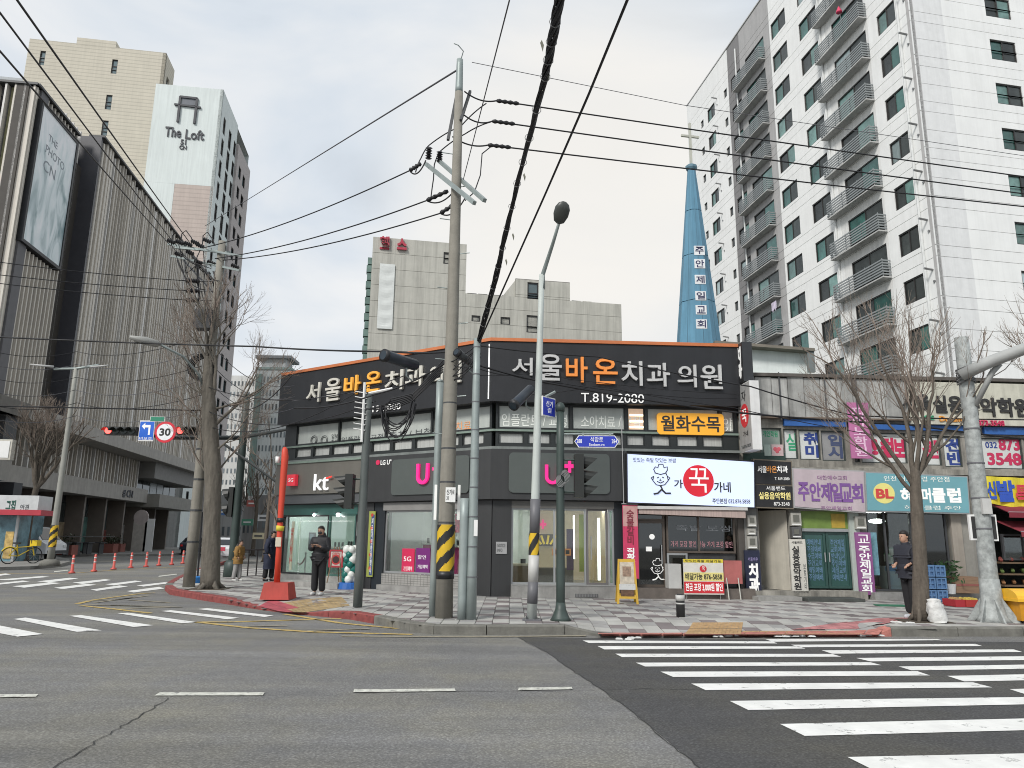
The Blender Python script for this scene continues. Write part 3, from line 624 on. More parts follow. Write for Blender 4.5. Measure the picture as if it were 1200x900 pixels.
MB().fbox(RF,R0,R1,.45,.462,-.3,.43).build('step_nosing',M('nosing',(.27,.27,.26),.7),cb)
t,a,c=fitem('drain_grille',RF,(674,700,701,696),.42,.43,M('grille_grey',(.12,.12,.12),.6),'ventilation grille set in the step of the right phone shop','grille','frame')
m=MB()
for i in range(14):u=a[0]+.02+i*(c[0]-a[0]-.04)/14;m.fbox(RF,u,u+.018,a[1]+.01,c[1]-.01,.43,.436)
m.build('bars',GREY,t,kind='stuff')
def logo(F_,o,par,px,mat=PK):
    uplus(F_,par,px[0],px[1],px[2],px[3],px[4],px[5],px[6],px[7],o)
t=thing('wall_logo',tuple(RF.P(1.4,1.9,-3.3)),'pink U and plus logo on the warm back wall of the right phone shop','sign')
logo(RF,-3.36,t,(620,628,622,608,632,640,620,609))
t,a,c=fitem('wall_badge',RF,(632,640,648,626),-3.36,-3.3,M('dark_badge',(.08,.06,.05)),'round dark badge with a yellow mark on the phone shop back wall','sign','disc')
m=MB();mu,mz=(a[0]+c[0])/2,(a[1]+c[1])/2
for q in (-.5,-.2,.1,.4):m.tube([RF.P(mu+q*.3,mz-.12,-3.29),RF.P(mu+q*.75,mz+.14,-3.29)],.035,5)
m.build('yellow_mark',M('yellow_mark',(.75,.55,.05),emit=.2),t)
t,a,c=fitem('counter',RF,(602,690,628,663),-1.8,-1.2,M('wood_counter',(.23,.17,.12),.5,var=.15),'brown counter inside the right phone shop, left of the lamp post','counter','body',lift=.41)
MB().fbox(RF,a[0]-.03,c[0]+.03,c[1],c[1]+.05,-1.85,-1.15).build('counter_top',M('cream_top',(.6,.55,.45),.4),t)
t,a,c=fitem('counter',RF,(630,684,672,666),-2.4,-1.9,M('dark_counter',(.10,.085,.07),.5),'long dark counter at the back of the right phone shop','counter','body',lift=.41)
t,a,c=fitem('desk_screen',RF,(610,664,616,655),-1.5,-1.45,BLACK,'black monitor on the brown counter','monitor','screen')
for i,(x0,x1,l_)in enumerate(((648,656,'left'),(661,669,'right'))):
    t,a,c=fitem('orange_box',RF,(x0,651,x1,643),-.4,-.2,M('orange_display',(.6,.22,.06),.5,emit=.2),'small orange lit display box in the shop window, %s of the signal post'%l_,'display','cube');MB().fbox(RF,a[0]+.04,c[0]-.04,a[1]+.04,c[1]-.04,-.2,-.19).build('screen',BLACK if i else M('orange_deep',(.4,.12,.03)),t)
fitem('door_poster',RF,(679,670,688,603),-.5,-.48,M('lime_poster',(.30,.33,.05),.5,emit=.05),'tall lime green poster behind the phone shop door','poster','sheet')
fitem('light_column',RF,(672,655,673.5,604),-.45,-.4,M('white_led',(1,1,1),emit=2.0),'upright white light strip beside the phone shop door','lamp','tube')
fitem('light_column',RF,(701,680,703,607),-.45,-.4,MATS['white_led'],'upright white light strip near the right pier of the phone shop','lamp','tube')
fitem('window_poster',RF,(664,668,672,620),-.3,-.29,M('plum_poster',(.10,.04,.10),.5),'dark plum poster left of the upright light strip','poster','sheet')
K0,K1=UL+.12,LF.uz(432,640)[0]
MB().fbox(LF,UL,K0,.15,2.63,-.3,.0).build('dark_pier',MATS['dark_navy_pier'],cb)
DKG=M('dark_green_band',(.03,.10,.085),.5)
kd0=LF.uz(345,640)[0];
MB().fbox(LF,K0,K1-.55,2.28,2.62,-.3,-.02).build('transom_band',DKG,cb)
room(LF,K0,K1-.5,.42,2.55,3.6,cb,wm=M('glowing_mint_wall',(.58,.70,.64),.6,var=.04,emit=.32),lamps=((K0+.7,.5,.5,.3),(K0+1.6,.5,.5,.3),(K0+2.5,.5,.5,.3)))  # kt walls get their own glow so the room looks brightly lit
glazing(LF,K0+.02,LF.uz(382,640)[0],.45,2.28,cb,fm=BLACK)
fr=glazing(LF,LF.uz(382,640)[0]+.01,LF.uz(414,640)[0],.45,2.28,cb,fm=M('door_green',(.05,.12,.10),.4),name='glass_door')
glazing(LF,LF.uz(414,640)[0]+.01,K1-.56,.45,2.28,cb,fm=BLACK)
MB().fbox(LF,K0,K1-.5,.15,.44,-.32,.05).build('plinth',STEPC,cb)
MB().fbox(LF,LF.uz(349,640)[0],LF.uz(420,640)[0],.15,.30,.05,.75).build('step',STEPC,cb)
for i,x in enumerate((370,398,424)):
    a=LF.uz(x,603.5,-.05);t=thing('spot_lamp',tuple(LF.P(a[0],a[1],-.03)),('lit round spot lamp at the left of the kt shop front','lit round spot lamp in the middle of the kt shop front','lit round spot lamp at the right of the kt shop front')[i],'lamp','lit lamps over the kt shop front')
    p=LF.P(a[0],a[1],.02);MB().ball(p,.055 if i else .04,10).build('bulb',M('bulb_glow',(1,1,1),emit=12),t);MB().tube([p+LF.N*-.02,LF.P(a[0],a[1],-.2)],.02,6).build('arm',BLACK,t)
    MB().fbox(LF,a[0]-.10,a[0]+.10,a[1]+.06,a[1]+.08,-.05,.06).build('hood',DGREY,t)
display_tables(LF,K0+.3,K1-.8,1.3,3,'kt shop',random.Random(6),M('teal_cabinet',(.05,.25,.2),.5),.44)
m=MB()
for i in range(44):
    f_=i/43;p=LF.uz(352+(412-352)*f_,609.5,-.05);m.ball(LF.P(p[0],p[1]-.05*abs(math.sin(i*1.3)),-.04),.009,6)
for i in range(26):p=LF.uz(350-(i/33)*4,608+i*2.8,-.05);m.ball(LF.P(p[0]+.1,p[1],-.03),.010,6)
tag(m.build('light_garland',M('tiny_white_lights',(.8,.8,.8),emit=.5)),'garland of tiny white lights around the kt shop window','garland')
MB().fbox(LF,K1-.5,L0-.01,.15,2.62,-.3,.02).build('dark_pier',CHAR,cb)
t,a,c=fitem('vertical_banner',LF,(429,676,440,599),.03,.06,M('lime_banner',(.32,.36,.08),.6),'tall narrow lime green banner with white lettering beside the kt shop','banner','sheet',lift=LF.uz(434,676,.06)[1])
mu=(a[0]+c[0])/2
MB().fbox(LF,mu-.02,c[0]-.02,a[1]+.05,c[1]-.1,.06,.064).build('navy_strip',M('navy_print',(.05,.08,.2)),t)
text(LF,'지금가입할인행사',(mu+.0,a[1]+.1,c[0]-.05,c[1]-.2),.066,LETW,t,vertical=True)
for i in range(5):z=a[1]+.25+i*.38;p0=LF.P(a[0]+.13,z,.06);MB().tube([p0,p0+LF.N*.008],.05,10).build('red_dot',M('red_print',(.5,.05,.04)),t)
t,a,c=fitem('vertical_banner',LF,(338.5,668,345,611),.02,.05,M('cream_banner',(.55,.56,.42),.6),'short cream banner with red lettering at the far left end of the kt shop','banner','sheet')
text(LF,'할인행사',(a[0]+.12,a[1]+.2,c[0]-.12,c[1]-.2),.055,M('red_lettering',(.5,.03,.03)),t,vertical=True)
t,a,c=fitem('window_screen',LF,(361,640,369,624),-.3,-.24,BLACK,'black framed screen standing in the kt shop window','screen','frame');MB().fbox(LF,a[0]+.05,c[0]-.05,a[1]+.05,c[1]-.05,-.24,-.235).build('display',M('blue_screen',(.15,.22,.25),emit=.3),t)
for i,(z0,z1,l_)in enumerate(((.9,1.5,'lower'),(1.6,2.1,'upper'))):
    u=LF.uz(413,640)[0]+.1;t=thing('notice_board',tuple(LF.P(u+.2,z0,.0)),'%s black framed notice on the right side of the kt entrance'%l_,'sign','framed notices by the kt entrance');MB().fbox(LF,u,u+.35,z0,z1,-.04,0).build('frame',BLACK,t);MB().fbox(LF,u+.04,u+.31,z0+.05,z1-.05,0,.004).build('sheet',M('notice_sheet',(.4,.42,.4)),t)
# ================================================================ ROW OF SHOPS ON THE RIGHT
rb=thing('shop_row_building',tuple(RF.P(7,0,-1)),'old two storey row building with grey corrugated fascia and four small shops','building')
RZ=lambda x,y,o=0:RF.uz(x,y,o)
CORR=M('weathered_panel',(.40,.40,.38),.75,var=.25,vs=2.2,streak=.45,rnd=.15)
CONC=M('stained_concrete',(.30,.285,.25),.9,var=.3,vs=2.5,streak=.5,bump=.2)
BEIG=M('beige_sign_board',(.56,.55,.46),.7,var=.12,streak=.25)
BLUE=M('blue_fascia',(.03,.12,.38),.55,var=.12,streak=.2)
WU0,WU1=RZ(866,520)[0],22.0
zt=6.12;zb_=4.98
def pxr(a,b_,y=640):return RZ(a,y)[0],RZ(b_,y)[0]
rest_=pxr(746,866);stair=pxr(890,927);chur=pxr(941,997);club=pxr(1018,1116);fruit=pxr(1160,1330)
MB().fbox(RF,R2,rest_[0],.15,2.62,-.3,0).build('dark_pier',CHAR,cb)
MB().fbox(RF,R2,UR,2.6,3.95,-.3,.0).build('wall',CHAR,cb)
UE=RZ(873,640)[0]
MB().fbox(RF,rest_[1],UE,.15,2.6,-.3,0).build('brown_pier',M('brown_grey_pier',(.10,.09,.08),.7,streak=.3),cb)
holes=[(stair[0],stair[1],.3,2.55),(chur[0],chur[1],.38,2.44),(club[0],club[1],.35,2.5),(fruit[0],fruit[1],.2,2.6)]
wall(MB(),RF,UE,WU1,.0,2.6,holes,-.02,.3).build('wall',M('row_wall_plaster',(.30,.29,.26),.85,var=.15,streak=.4,vs=3),rb)
zc0,zc1=3.75,4.95
wp=[(892,918),(920,936),(938,962.5),(964,992),(1002,1008),(1010,1064),(1066,1104),(1107,1128),(1152,1200),(1202,1240)]
wh=[(RZ(a,525)[0],RZ(b_,525)[0],RZ(a,538.5+(a-940)*.05)[1],RZ(a,503+(a-940)*.045)[1])for a,b_ in wp]
wall(MB(),RF,UE-.15,WU1,3.60,zb_,wh,-.05,.3).build('wall',CONC,rb)
MB().fbox(RF,UE-.15,WU1,3.47,3.62,-.3,.10).build('concrete_band',CONC,rb)
MB().fbox(RF,UE,WU1,2.6,3.48,-.3,-.06).build('wall',CONC,rb)
pm=[]
wd=.46;u=WU0+.05;i=0
ufe=RZ(1062,470)[0]
while u<ufe:
    MB().fbox(RF,u,min(u+wd-.018,ufe),zb_+.015,zt-.02*(i%3)-.0,-.05,.10+.01*(i%2)).build('metal_panel',CORR,rb);u += wd;i += 1
MB().fbox(RF,WU0,WU1,zt,zt+.09,-.3,.17).build('roof_edge',M('dark_roof_edge',(.10,.09,.08),.8,var=.3),rb)
MB().fbox(RF,WU0,WU1,zb_-.03,zb_+.012,-.3,.13).build('fascia_rail',M('rusty_rail',(.16,.12,.09),.8,var=.3),rb)
for x in (912,965,1001):
    u=RZ(x,470)[0];MB().tube([RF.P(u,4.9,.14),RF.P(u,zt+.12,.14)],.02,6).build('conduit',DGREY,rb)
b=MB().poly([RF.P(WU0,zt-.1,-.25),RF.P(WU1,zt-.1,-.25),RF.P(WU1,zt-.1,-12),RF.P(WU0,zt-.1,-12)]);b.build('roof',M('green_roof',(.12,.17,.14),.9),rb)
b=MB().poly([RF.P(WU1,0,-.25),RF.P(WU1,0,-12),RF.P(WU1,zt,-12),RF.P(WU1,zt,-.25)]);b.poly([RF.P(WU0,0,-12),RF.P(WU1,0,-12),RF.P(WU1,zt,-12),RF.P(WU0,zt,-12)]);b.build('rear_wall',CONC,rb)
for x0,x1 in ((918,991),(1015,1145),(1151,1240)):
    a=RZ(x0,495)[0];c=RZ(x1,500)[0];zz=RZ(x0,499+(x0-918)*.043)[1];MB().fbox(RF,a,c,zz,min(zz+.2,zb_-.04 if x0<1000 else 4.84),-.04,.06).build('blue_band',BLUE,rb)
VW=M('white_window_vinyl',(.62,.64,.62),.5,var=.05);VG=M('grey_window_vinyl',(.27,.27,.27),.5,var=.1);NAVY=M('navy_lettering',(.03,.06,.25),.5);MAG=M('magenta_lettering',(.55,.03,.10),.5)
GR=M('green_window_letter',(.05,.35,.18),.5)
vin=[('grey_green',M('grey_green_vinyl',(.35,.42,.37),.5)),('x',VW),('x',VW),('x',VG),('x',VG),('x',VW),('x',VW),('x',VW),('x',VW),('x',VW)]
for (a,c,z0,z1),(nm,mat)in zip(wh,vin):
    fr=frame(MB(),RF,a,c,z0,z1,.03,-.18,-.08).build('window',M('old_window_frame',(.05,.06,.055),.6),rb)
    MB().fbox(RF,a+.03,c-.03,z0+.03,z1-.03,-.15,-.13).build('pane',mat,fr)
def wl(s,x0,x1,y0,y1,mat,vert=False,bold=.02):ptext(RF,s,(x0,y1),(x1,y0),-.125,mat,rb,vertical=vert,bold=bold)
wl('취\n미',943,958,507,536,NAVY,False,.04);wl('입\n시',971,986,509,537,M('blue_grey_lettering',(.06,.08,.16)),False,.04);wl('개인학원',894,911,505,512,GR);wl('실',922,933,508,528,GR)
wl('!',1022,1028,514,533,MAG,False,.04);wl('컬',1033,1047,513,536,MAG,False,.05);wl('보',1048,1060,515,536,MAG,False,.05);wl('원',1082,1098,516,537,MAG,False,.05);wl('건\n반',1110,1125,514,545,NAVY,False,.04)
wl('032',1155,1168,518,525,NAVY);wl('873',1171,1194,514,528,MAG,False,.04);wl('3548',1158,1196,531,545,MAG,False,.04)
t=shopsign(RF,ufe+.02,WU1-1,4.86,zt-.06,0,.16,BEIG,'music_school_sign','long cream roof board with black music school lettering, upper right of the shop row')
def sl_(s,x0,x1,y0,y1,mat,bold=.02,o=.165):ptext(RF,s,(x0,y1),(x1,y0),o,mat,t,bold=bold,depth=.03)
sl_('서울',1058,1088,462,480,BLK,.03);sl_('실용',1094,1126,464,484,BLK,.03);sl_('음',1130,1146,466,486,BLK,.03);sl_('악학원',1150,1205,467,488,BLK,.03)
sl_('YES',1080,1094,487,492,GR);sl_('Dream',1101,1126,488,494,M('orange_lettering',(.7,.3,.05)));sl_('873-3548',1146,1176,493,499,MAG)
def qsign(name,q,o0,o1,mat,lab,cat='sign',part='sign_board',edge=None,group=None):
    pts=[RZ(x,y,o1)for x,y in q];t=thing(name,tuple(RF.P(sum(p[0]for p in pts)/4,pts[0][1],(o0+o1)/2)),lab,cat,group)
    if edge:
        e_=.035;ex=[(pts[0][0]-e_,pts[0][1]-e_),(pts[1][0]+e_,pts[1][1]-e_),(pts[2][0]+e_,pts[2][1]+e_),(pts[3][0]-e_,pts[3][1]+e_)]
        MB().fquad(RF,ex,o0,o1-.015).build('sign_box',edge,t);MB().fquad(RF,pts,o1-.015,o1).build(part,mat,t)
    else:MB().fquad(RF,pts,o0,o1).build(part,mat,t)
    return t
t=qsign('restaurant_sign',[(736,588.5),(884,594.5),(883.5,541.5),(735.5,532)],.05,.34,M('pale_blue_light_box',(.50,.58,.80),.35,var=.02,emit=.32,ecol=(.62,.70,1.0)),'pale blue light box sign with a red circle and a chef drawing over the restaurant',edge=BLACK)
o=.343
def disc(F_,x,y,rx,o,mat,par,name='red_disc',ry=None,n=28):
    u,z=F_.uz(x,y,o);r=F_.uz(x+rx,y,o)[0]-u;r2=(F_.uz(x,y-(ry or rx),o)[1]-z)
    pr=[tuple(F_.P(u+r*math.cos(2*math.pi*k_/n),z+r2*math.sin(2*math.pi*k_/n),o-.004))for k_ in range(n)]
    return MB().prism(pr,tuple(F_.N*.006)).build(name,mat,par)
disc(RF,818.5,563.5,18,o,M('red_print_disc',(.55,.015,.03),.4,emit=.2),t,ry=18.5)
ptext(RF,'꾹',(808,577),(830,549),o+.006,LETW,t,bold=.0);ptext(RF,'가',(790,572),(800,562),o,BLK,t,bold=.02);ptext(RF,'가네',(837,577),(856,565),o,BLK,t,bold=.02)
ptext(RF,'맛있는 족발 맛있는 보쌈',(742,541.5),(792,537),o,BLK,t);ptext(RF,'주안본점 032.876.5858',(835,590),(879,584.5),o,BLK,t,bold=.01)
def chef(F_,cx,cy,s,o,mat,par):
    """a plain drawing of a cook: hat, round face, crossed strokes"""
    def P(x,y):u,z=F_.uz(cx+x*s,cy+y*s,o);return F_.P(u,z,o)
    m=MB();R=.011*s/1.0*1.2
    hat=[(-6,-6),(-8,-10),(-6,-13),(-3,-12),(-2,-16),(3,-16),(4,-12),(8,-13),(8,-9),(6,-6)]
    for ln in (hat,[(-7,-6),(0,-4),(7,-6)],[(-8,-2),(-9,3),(-5,8),(0,9),(5,8),(9,3),(8,-2),(6,-6)],[(-8,-2),(-11,0),(-9,3)],[(8,-2),(11,0),(9,3)],[(-4,0),(-2,-1)],[(2,-1),(4,0)],[(-4,4),(0,6),(4,4)],[(0,1),(-1,3),(1,3)]):
        m.tube([P(*q)for q in ln],R,5)
    for ln in ([(0,9),(2,13),(-3,18),(-8,19)],[(1,13),(6,18),(12,18)]):m.tube([P(*q)for q in ln],R*1.9,5)
    m.build('cook_drawing',mat,par)
chef(RF,774,560,1.0,o+.003,BLK,t)
AW=M('pinkish_awning',(.42,.33,.30),.7,var=.2,stretch=(14,14,.4),vs=2)
a=RZ(745,600,.4);t=thing('rolled_awning',tuple(RF.P(rest_[0],2.45,.2)),'rolled pinkish awning in its casing under the light box sign','awning')
MB().fbox(RF,rest_[0]-.02,UE,2.42,2.50,0,.34).build('casing',M('awning_casing',(.55,.54,.52),.5),t)
MB().fquad(RF,[(rest_[0]+.02,2.30),(UE-.05,2.22),(UE-.05,2.415),(rest_[0]+.02,2.415)],.05,.30).build('valance',AW,t)
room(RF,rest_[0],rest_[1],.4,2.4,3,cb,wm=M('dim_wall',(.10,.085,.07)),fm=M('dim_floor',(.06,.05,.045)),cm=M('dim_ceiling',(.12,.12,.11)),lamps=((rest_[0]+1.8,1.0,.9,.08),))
BRF=M('brown_frame',(.10,.08,.065),.5)
d0,d1=pxr(747,780)
fr=glazing(RF,d0,d1,.42,2.12,cb,mat=TINT,fm=BRF,t=.06,name='glass_door');MB().tube([RF.P(d1-.1,1.0,-.03),RF.P(d1-.1,1.5,-.03)],.018,8).build('handle',ALU,fr)
glazing(RF,d0,d1,2.13,2.40,cb,mat=TINT,fm=BRF,name='transom_window')
w0,w1=pxr(782,863)
glazing(RF,w0,w1,1.30,2.38,cb,mat=TINT,fm=BRF,mull=(RZ(820,640)[0],))
glazing(RF,w0,w0+.55,.42,1.29,cb,mat=CLEAR,fm=ALU,name='serving_window')
MB().fbox(RF,w0+.58,w1,.42,1.28,-.3,-.12).build('kitchen_panel',M('dark_kitchen',(.05,.05,.05),.4,var=.4),cb)
MB().fbox(RF,R2,rest_[1]+.25,.15,.41,-.3,.35).build('step',M('brown_stone_step',(.13,.11,.095),.7,var=.25,vs=4),cb)
ptext(RF,'족발 보쌈',(792,622),(857,616),-.07,M('faint_letter',(.3,.32,.34)),cb);ptext(RF,'가게 포장 할인 가능 가게 포장 할인',(786,641),(858,634.5),-.07,M('rose_letter',(.5,.25,.28)),cb)
disc(RF,764,629,3.2,-.07,LETW,cb,'door_decal');chef(RF,770.5,666,.72,-.065,LETW,cb)
a=RZ(757,646,-.07);MB().fquad(RF,[(a[0],a[1]),(a[0]+.16,a[1]),(a[0]+.16,a[1]+.12),(a[0],a[1]+.12)],-.075,-.068).build('door_decal',LETW,cb)
t,a,c=fitem('serving_counter',RF,(784,694,798,661),-.0,.35,M('white_counter_side',(.5,.5,.48),.5),'white low counter beside the restaurant door','counter','body',lift=.41)
t,a,c=fitem('banner_board',RF,(802,696.5,847,655.5),.42,.46,M('white_banner_cloth',(.68,.66,.60),.6),'yellow white and red price banner standing in front of the restaurant','banner','cloth')
W_,H_=c[0]-a[0],c[1]-a[1]
MB().fbox(RF,a[0],c[0],c[1]-H_*.10,c[1],.46,.464).build('yellow_strip',M('yellow_print',(.75,.60,.05),.6),t);MB().fbox(RF,a[0],c[0],a[1]+.03,a[1]+H_*.36,.46,.464).build('red_strip',M('red_banner_print',(.60,.03,.04),.6),t)
MB().fbox(RF,a[0],c[0],a[1]+H_*.38,a[1]+H_*.62,.46,.464).build('yellow_strip',M('pale_yellow_print',(.75,.66,.25),.6),t)
text(RF,'맛있는족발 배달가능',(a[0]+.05,c[1]-H_*.09,c[0]-.05,c[1]-H_*.015),.466,BLK,t);text(RF,'배달가능 876-5858',(a[0]+.04,a[1]+H_*.41,c[0]-.04,a[1]+H_*.60),.466,BLK,t,bold=.02)
text(RF,'현금 포장 3,000원 할인',(a[0]+.04,a[1]+H_*.08,c[0]-.04,a[1]+H_*.32),.466,LETW,t,bold=.02);disc(RF,824,666.5,4,.468,M('red_print2',(.6,.03,.04)),t)
text(RF,'꾹',(a[0]+W_*.46,a[1]+H_*.68,a[0]+W_*.53,a[1]+H_*.80),.472,LETW,t)
for u in (a[0]+.08,c[0]-.08):MB().tube([RF.P(u,.15,.38),RF.P(u,a[1]+.1,.42)],.012,6).build('leg',ALU,t)
t,a,c=fitem('pink_board',RF,(846,684,869,657),.36,.40,M('faded_pink_board',(.42,.13,.12),.7,var=.2),'faded pink board leaning next to the price banner','board','board')
for u in (a[0]+.12,c[0]-.12):MB().tube([RF.P(u,.15,.55),RF.P(u,a[1]+.15,.42)],.014,6).build('leg',M('pale_leg',(.5,.5,.45)),t)
t,a,c=fitem('vertical_banner',RF,(731,678,747,592),.25,.27,M('pink_banner_cloth',(.60,.05,.13),.7,var=.12),'tall pink banner with white lettering at the left of the restaurant door','banner','cloth')
MB().fbox(RF,a[0]+.01,c[0]-.01,c[1]-.55,c[1]-.02,.27,.272).build('faded_top',M('faded_pink_cloth',(.55,.32,.30),.7,var=.15),t)
text(RF,'숯불갈비',(a[0]+.10,c[1]-1.02,c[0]-.10,c[1]-.12),.275,M('plum_letter',(.22,.03,.05)),t,vertical=True,bold=.02);text(RF,'직화불고기',(a[0]+.09,a[1]+.06,c[0]-.09,c[1]-1.1),.275,LETW,t,vertical=True,bold=.03)
MB().tube([RF.P(a[0]-.02,c[1]+.03,.26),RF.P(c[0]+.02,c[1]+.03,.26)],.015,6).build('rod',ALU,t)
MB().tube([RF.P(a[0]+.04,c[1]+.03,.26),RF.P(a[0]+.02,4.9,.26)],.012,6).build('hanging_wire',M('wire_grey',(.4,.4,.4)),t)
def aframe():
    a=G(733,706.5,.15);t=thing('pavement_sign',(a.x,a.y,.15),'yellow folding A-frame sign in front of the pink banner','sign')
    f=Face((a.x-.22,a.y-.10),-4);YP=M('yellow_plastic',(.62,.38,.04),.45)
    def slab_(o_top,o_bot,nm):
        m=MB();H=1.02;Wt,Wb=.40,.50;cx=.24
        for s in (-1,1):m.hexa([f.P(cx+s*Wb/2-(.05 if s>0 else 0),.15,o_bot+.02),f.P(cx+s*Wb/2+(.05 if s<0 else 0),.15,o_bot+.02),f.P(cx+s*Wt/2+(.05 if s<0 else 0),.15+H,o_top+.02),f.P(cx+s*Wt/2-(.05 if s>0 else 0),.15+H,o_top+.02),
                      f.P(cx+s*Wb/2-(.05 if s>0 else 0),.15,o_bot-.02),f.P(cx+s*Wb/2+(.05 if s<0 else 0),.15,o_bot-.02),f.P(cx+s*Wt/2+(.05 if s<0 else 0),.15+H,o_top-.02),f.P(cx+s*Wt/2-(.05 if s>0 else 0),.15+H,o_top-.02)])
        for z0,z1 in ((.12,.20),(H-.07,H)):
            k0,k1=z0/H,z1/H;g=lambda k:o_bot+(o_top-o_bot)*k;wv=lambda k:(Wb+(Wt-Wb)*k)/2-.04
            m.hexa([f.P(cx-wv(k0),.15+z0,g(k0)+.02),f.P(cx+wv(k0),.15+z0,g(k0)+.02),f.P(cx+wv(k1),.15+z1,g(k1)+.02),f.P(cx-wv(k1),.15+z1,g(k1)+.02),f.P(cx-wv(k0),.15+z0,g(k0)-.02),f.P(cx+wv(k0),.15+z0,g(k0)-.02),f.P(cx+wv(k1),.15+z1,g(k1)-.02),f.P(cx-wv(k1),.15+z1,g(k1)-.02)])
        m.build(nm,YP,t)
        return lambda u0,u1,z0,z1,dd,mat,n2:MB().hexa([f.P(cx+u0,.15+z0,o_bot+(o_top-o_bot)*z0/H+dd),f.P(cx+u1,.15+z0,o_bot+(o_top-o_bot)*z0/H+dd),f.P(cx+u1,.15+z1,o_bot+(o_top-o_bot)*z1/H+dd),f.P(cx+u0,.15+z1,o_bot+(o_top-o_bot)*z1/H+dd),
                 f.P(cx+u0,.15+z0,o_bot+(o_top-o_bot)*z0/H+dd-.01),f.P(cx+u1,.15+z0,o_bot+(o_top-o_bot)*z0/H+dd-.01),f.P(cx+u1,.15+z1,o_bot+(o_top-o_bot)*z1/H+dd-.01),f.P(cx+u0,.15+z1,o_bot+(o_top-o_bot)*z1/H+dd-.01)]).build(n2,mat,t)
    slab_(-.02,-.42,'back_frame');q=slab_(.02,.22,'front_frame')
    q(-.17,.17,.45,.95,.02,M('cream_sheet',(.55,.48,.38),.6,var=.3,vs=8),'poster');q(-.19,.19,.32,.45,.022,M('white_sheet',(.6,.6,.58)),'label_strip');q(-.16,.16,.17,.31,.02,M('dark_food_photo',(.12,.06,.03),.5,var=.5,vs=20),'food_picture')
    q(-.10,.10,.62,.85,.024,M('brown_print',(.30,.2,.14),.6,var=.4,vs=20),'picture')
    text(f,'점심특선',(.08,.15+.34,.40,.15+.43),.155,BLK,t,bold=.02)
aframe()
sg='black stairway sign boards'
t=qsign('stairway_sign',[(884.5,566.5),(927.5,568),(927,541.5),(884.5,539)],.05,.25,M('black_board',(.02,.02,.022),.5),'upper black stairway board with the dental clinic name in white and orange',edge=M('board_edge',(.2,.17,.13)),group=sg)
for s,x0,x1,m_ in (('서울',888,898,LETW),('바온',898.5,910,M('amber_lettering',(.7,.3,.08),emit=.1)),('치과',910.5,923,LETW)):ptext(RF,s,(x0,554),(x1,546),.252,m_,t,bold=.02)
ptext(RF,'T. 819-2080',(908,562.5),(925,559.5),.252,LETW,t)
t=qsign('stairway_sign',[(886,593.5),(929,595),(928.5,570),(885.5,568)],.05,.25,MATS['black_board'],'lower black stairway board with yellow music school lettering',edge=MATS['board_edge'],group=sg)
ptext(RF,'서울밴드',(898,574.5),(920,570),.252,LETW,t);ptext(RF,'실용음악학원',(889.5,585),(926,577),.252,M('yellow_lettering',(.75,.65,.25),emit=.15),t,bold=.02);ptext(RF,'873-3548',(907,592.5),(925,588.5),.252,LETW,t)
MB().fbox(RF,UE+.0,stair[0],.15,2.55,-.28,.02).build('pier',M('tiled_pier',(.20,.19,.17),.8,streak=.3),rb)
room(RF,stair[0],stair[1],.3,2.55,2.5,rb,wm=M('stairwell_wall',(.25,.235,.20),.9,streak=.3),fm=M('stair_floor',(.1,.1,.095)),cm=INC)
a=RZ(896,690,-.1);hn=RZ(925,690,-.05)
m=MB();p0=RF.P(stair[1]-.03,.36,-.1);p1=RF.P(stair[0]+.12,.36,-1.1);n_=Vector((0,-.04,0));H=Vector((0,0,2.1))
dr=m.hexa([p1,p0,p0+H,p1+H,p1-n_,p0-n_,p0+H-n_,p1+H-n_]).build('door',M('cream_steel_door',(.50,.47,.40),.5,streak=.2),rb)
MB().ball(p1.lerp(p0,.1)+Vector((0,-.06,1.0)),.035,8).build('handle',ALU,dr)
for k_ in range(3):MB().fbox(RF,stair[0],stair[1],.15+.1*k_,.15+.1*(k_+1),-2.0,-.05-.35*k_).build('stair',STEPC,rb)
def meter(x0,y0,x1,y1,lab,dark=False):
    t,a,c=fitem('meter_box',RF,(x0,y1,x1,y0),.0,.14,M('meter_case_dark',(.10,.10,.10),.5)if dark else M('meter_case',(.42,.41,.37),.6,streak=.3),lab,'meter box','case','electric meter boxes on the shop piers')
    MB().fbox(RF,a[0]+.06,c[0]-.06,a[1]+.10,c[1]-.06,.14,.152).build('window',M('meter_window',(.14,.14,.12),.3),t);MB().fbox(RF,a[0]+.02,c[0]-.02,a[1]+.02,a[1]+.05,.14,.15).build('label_strip',WHITE,t)
meter(876.5,604,886,617,'topmost meter box on the pier left of the open stair door');meter(876.5,619.5,885.5,627,'small middle meter box on the pier left of the open stair door');meter(876.5,628.5,887,643,'lowest meter box on the pier left of the open stair door')
meter(927.5,601,938.5,616,'upper meter box between stairway and green church door');meter(928.5,617.5,938.5,630.5,'dark lower meter box between stairway and green church door',True);meter(1003.5,605,1014.5,620,'single meter box on the pale pier right of the church door')
MB().fbox(RF,RZ(873,640)[0],RZ(888,640)[0],.15,2.55,.0,.03).build('pier',M('pier_grey',(.25,.25,.24),.7,streak=.3),rb)
t,a,c=fitem('vertical_sign',RF,(875,696,890,645),.03,.10,M('navy_board',(.018,.022,.05),.5),'dark navy upright sign with large white letters beside the stairway','sign','board')
text(RF,'치과',(a[0]+.08,a[1]+.06,c[0]-.04,a[1]+.78),.102,LETW,t,vertical=True,bold=.05);text(RF,'서울바온',(a[0]+.08,c[1]-.28,c[0]-.06,c[1]-.18),.102,M('lilac_lettering',(.35,.3,.55)),t)
t,a,c=fitem('vertical_sign',RF,(929,695,943.5,632),.05,.12,M('off_white_board',(.62,.60,.54),.6,streak=.15),'off-white upright music school sign left of the green church door','sign','board')
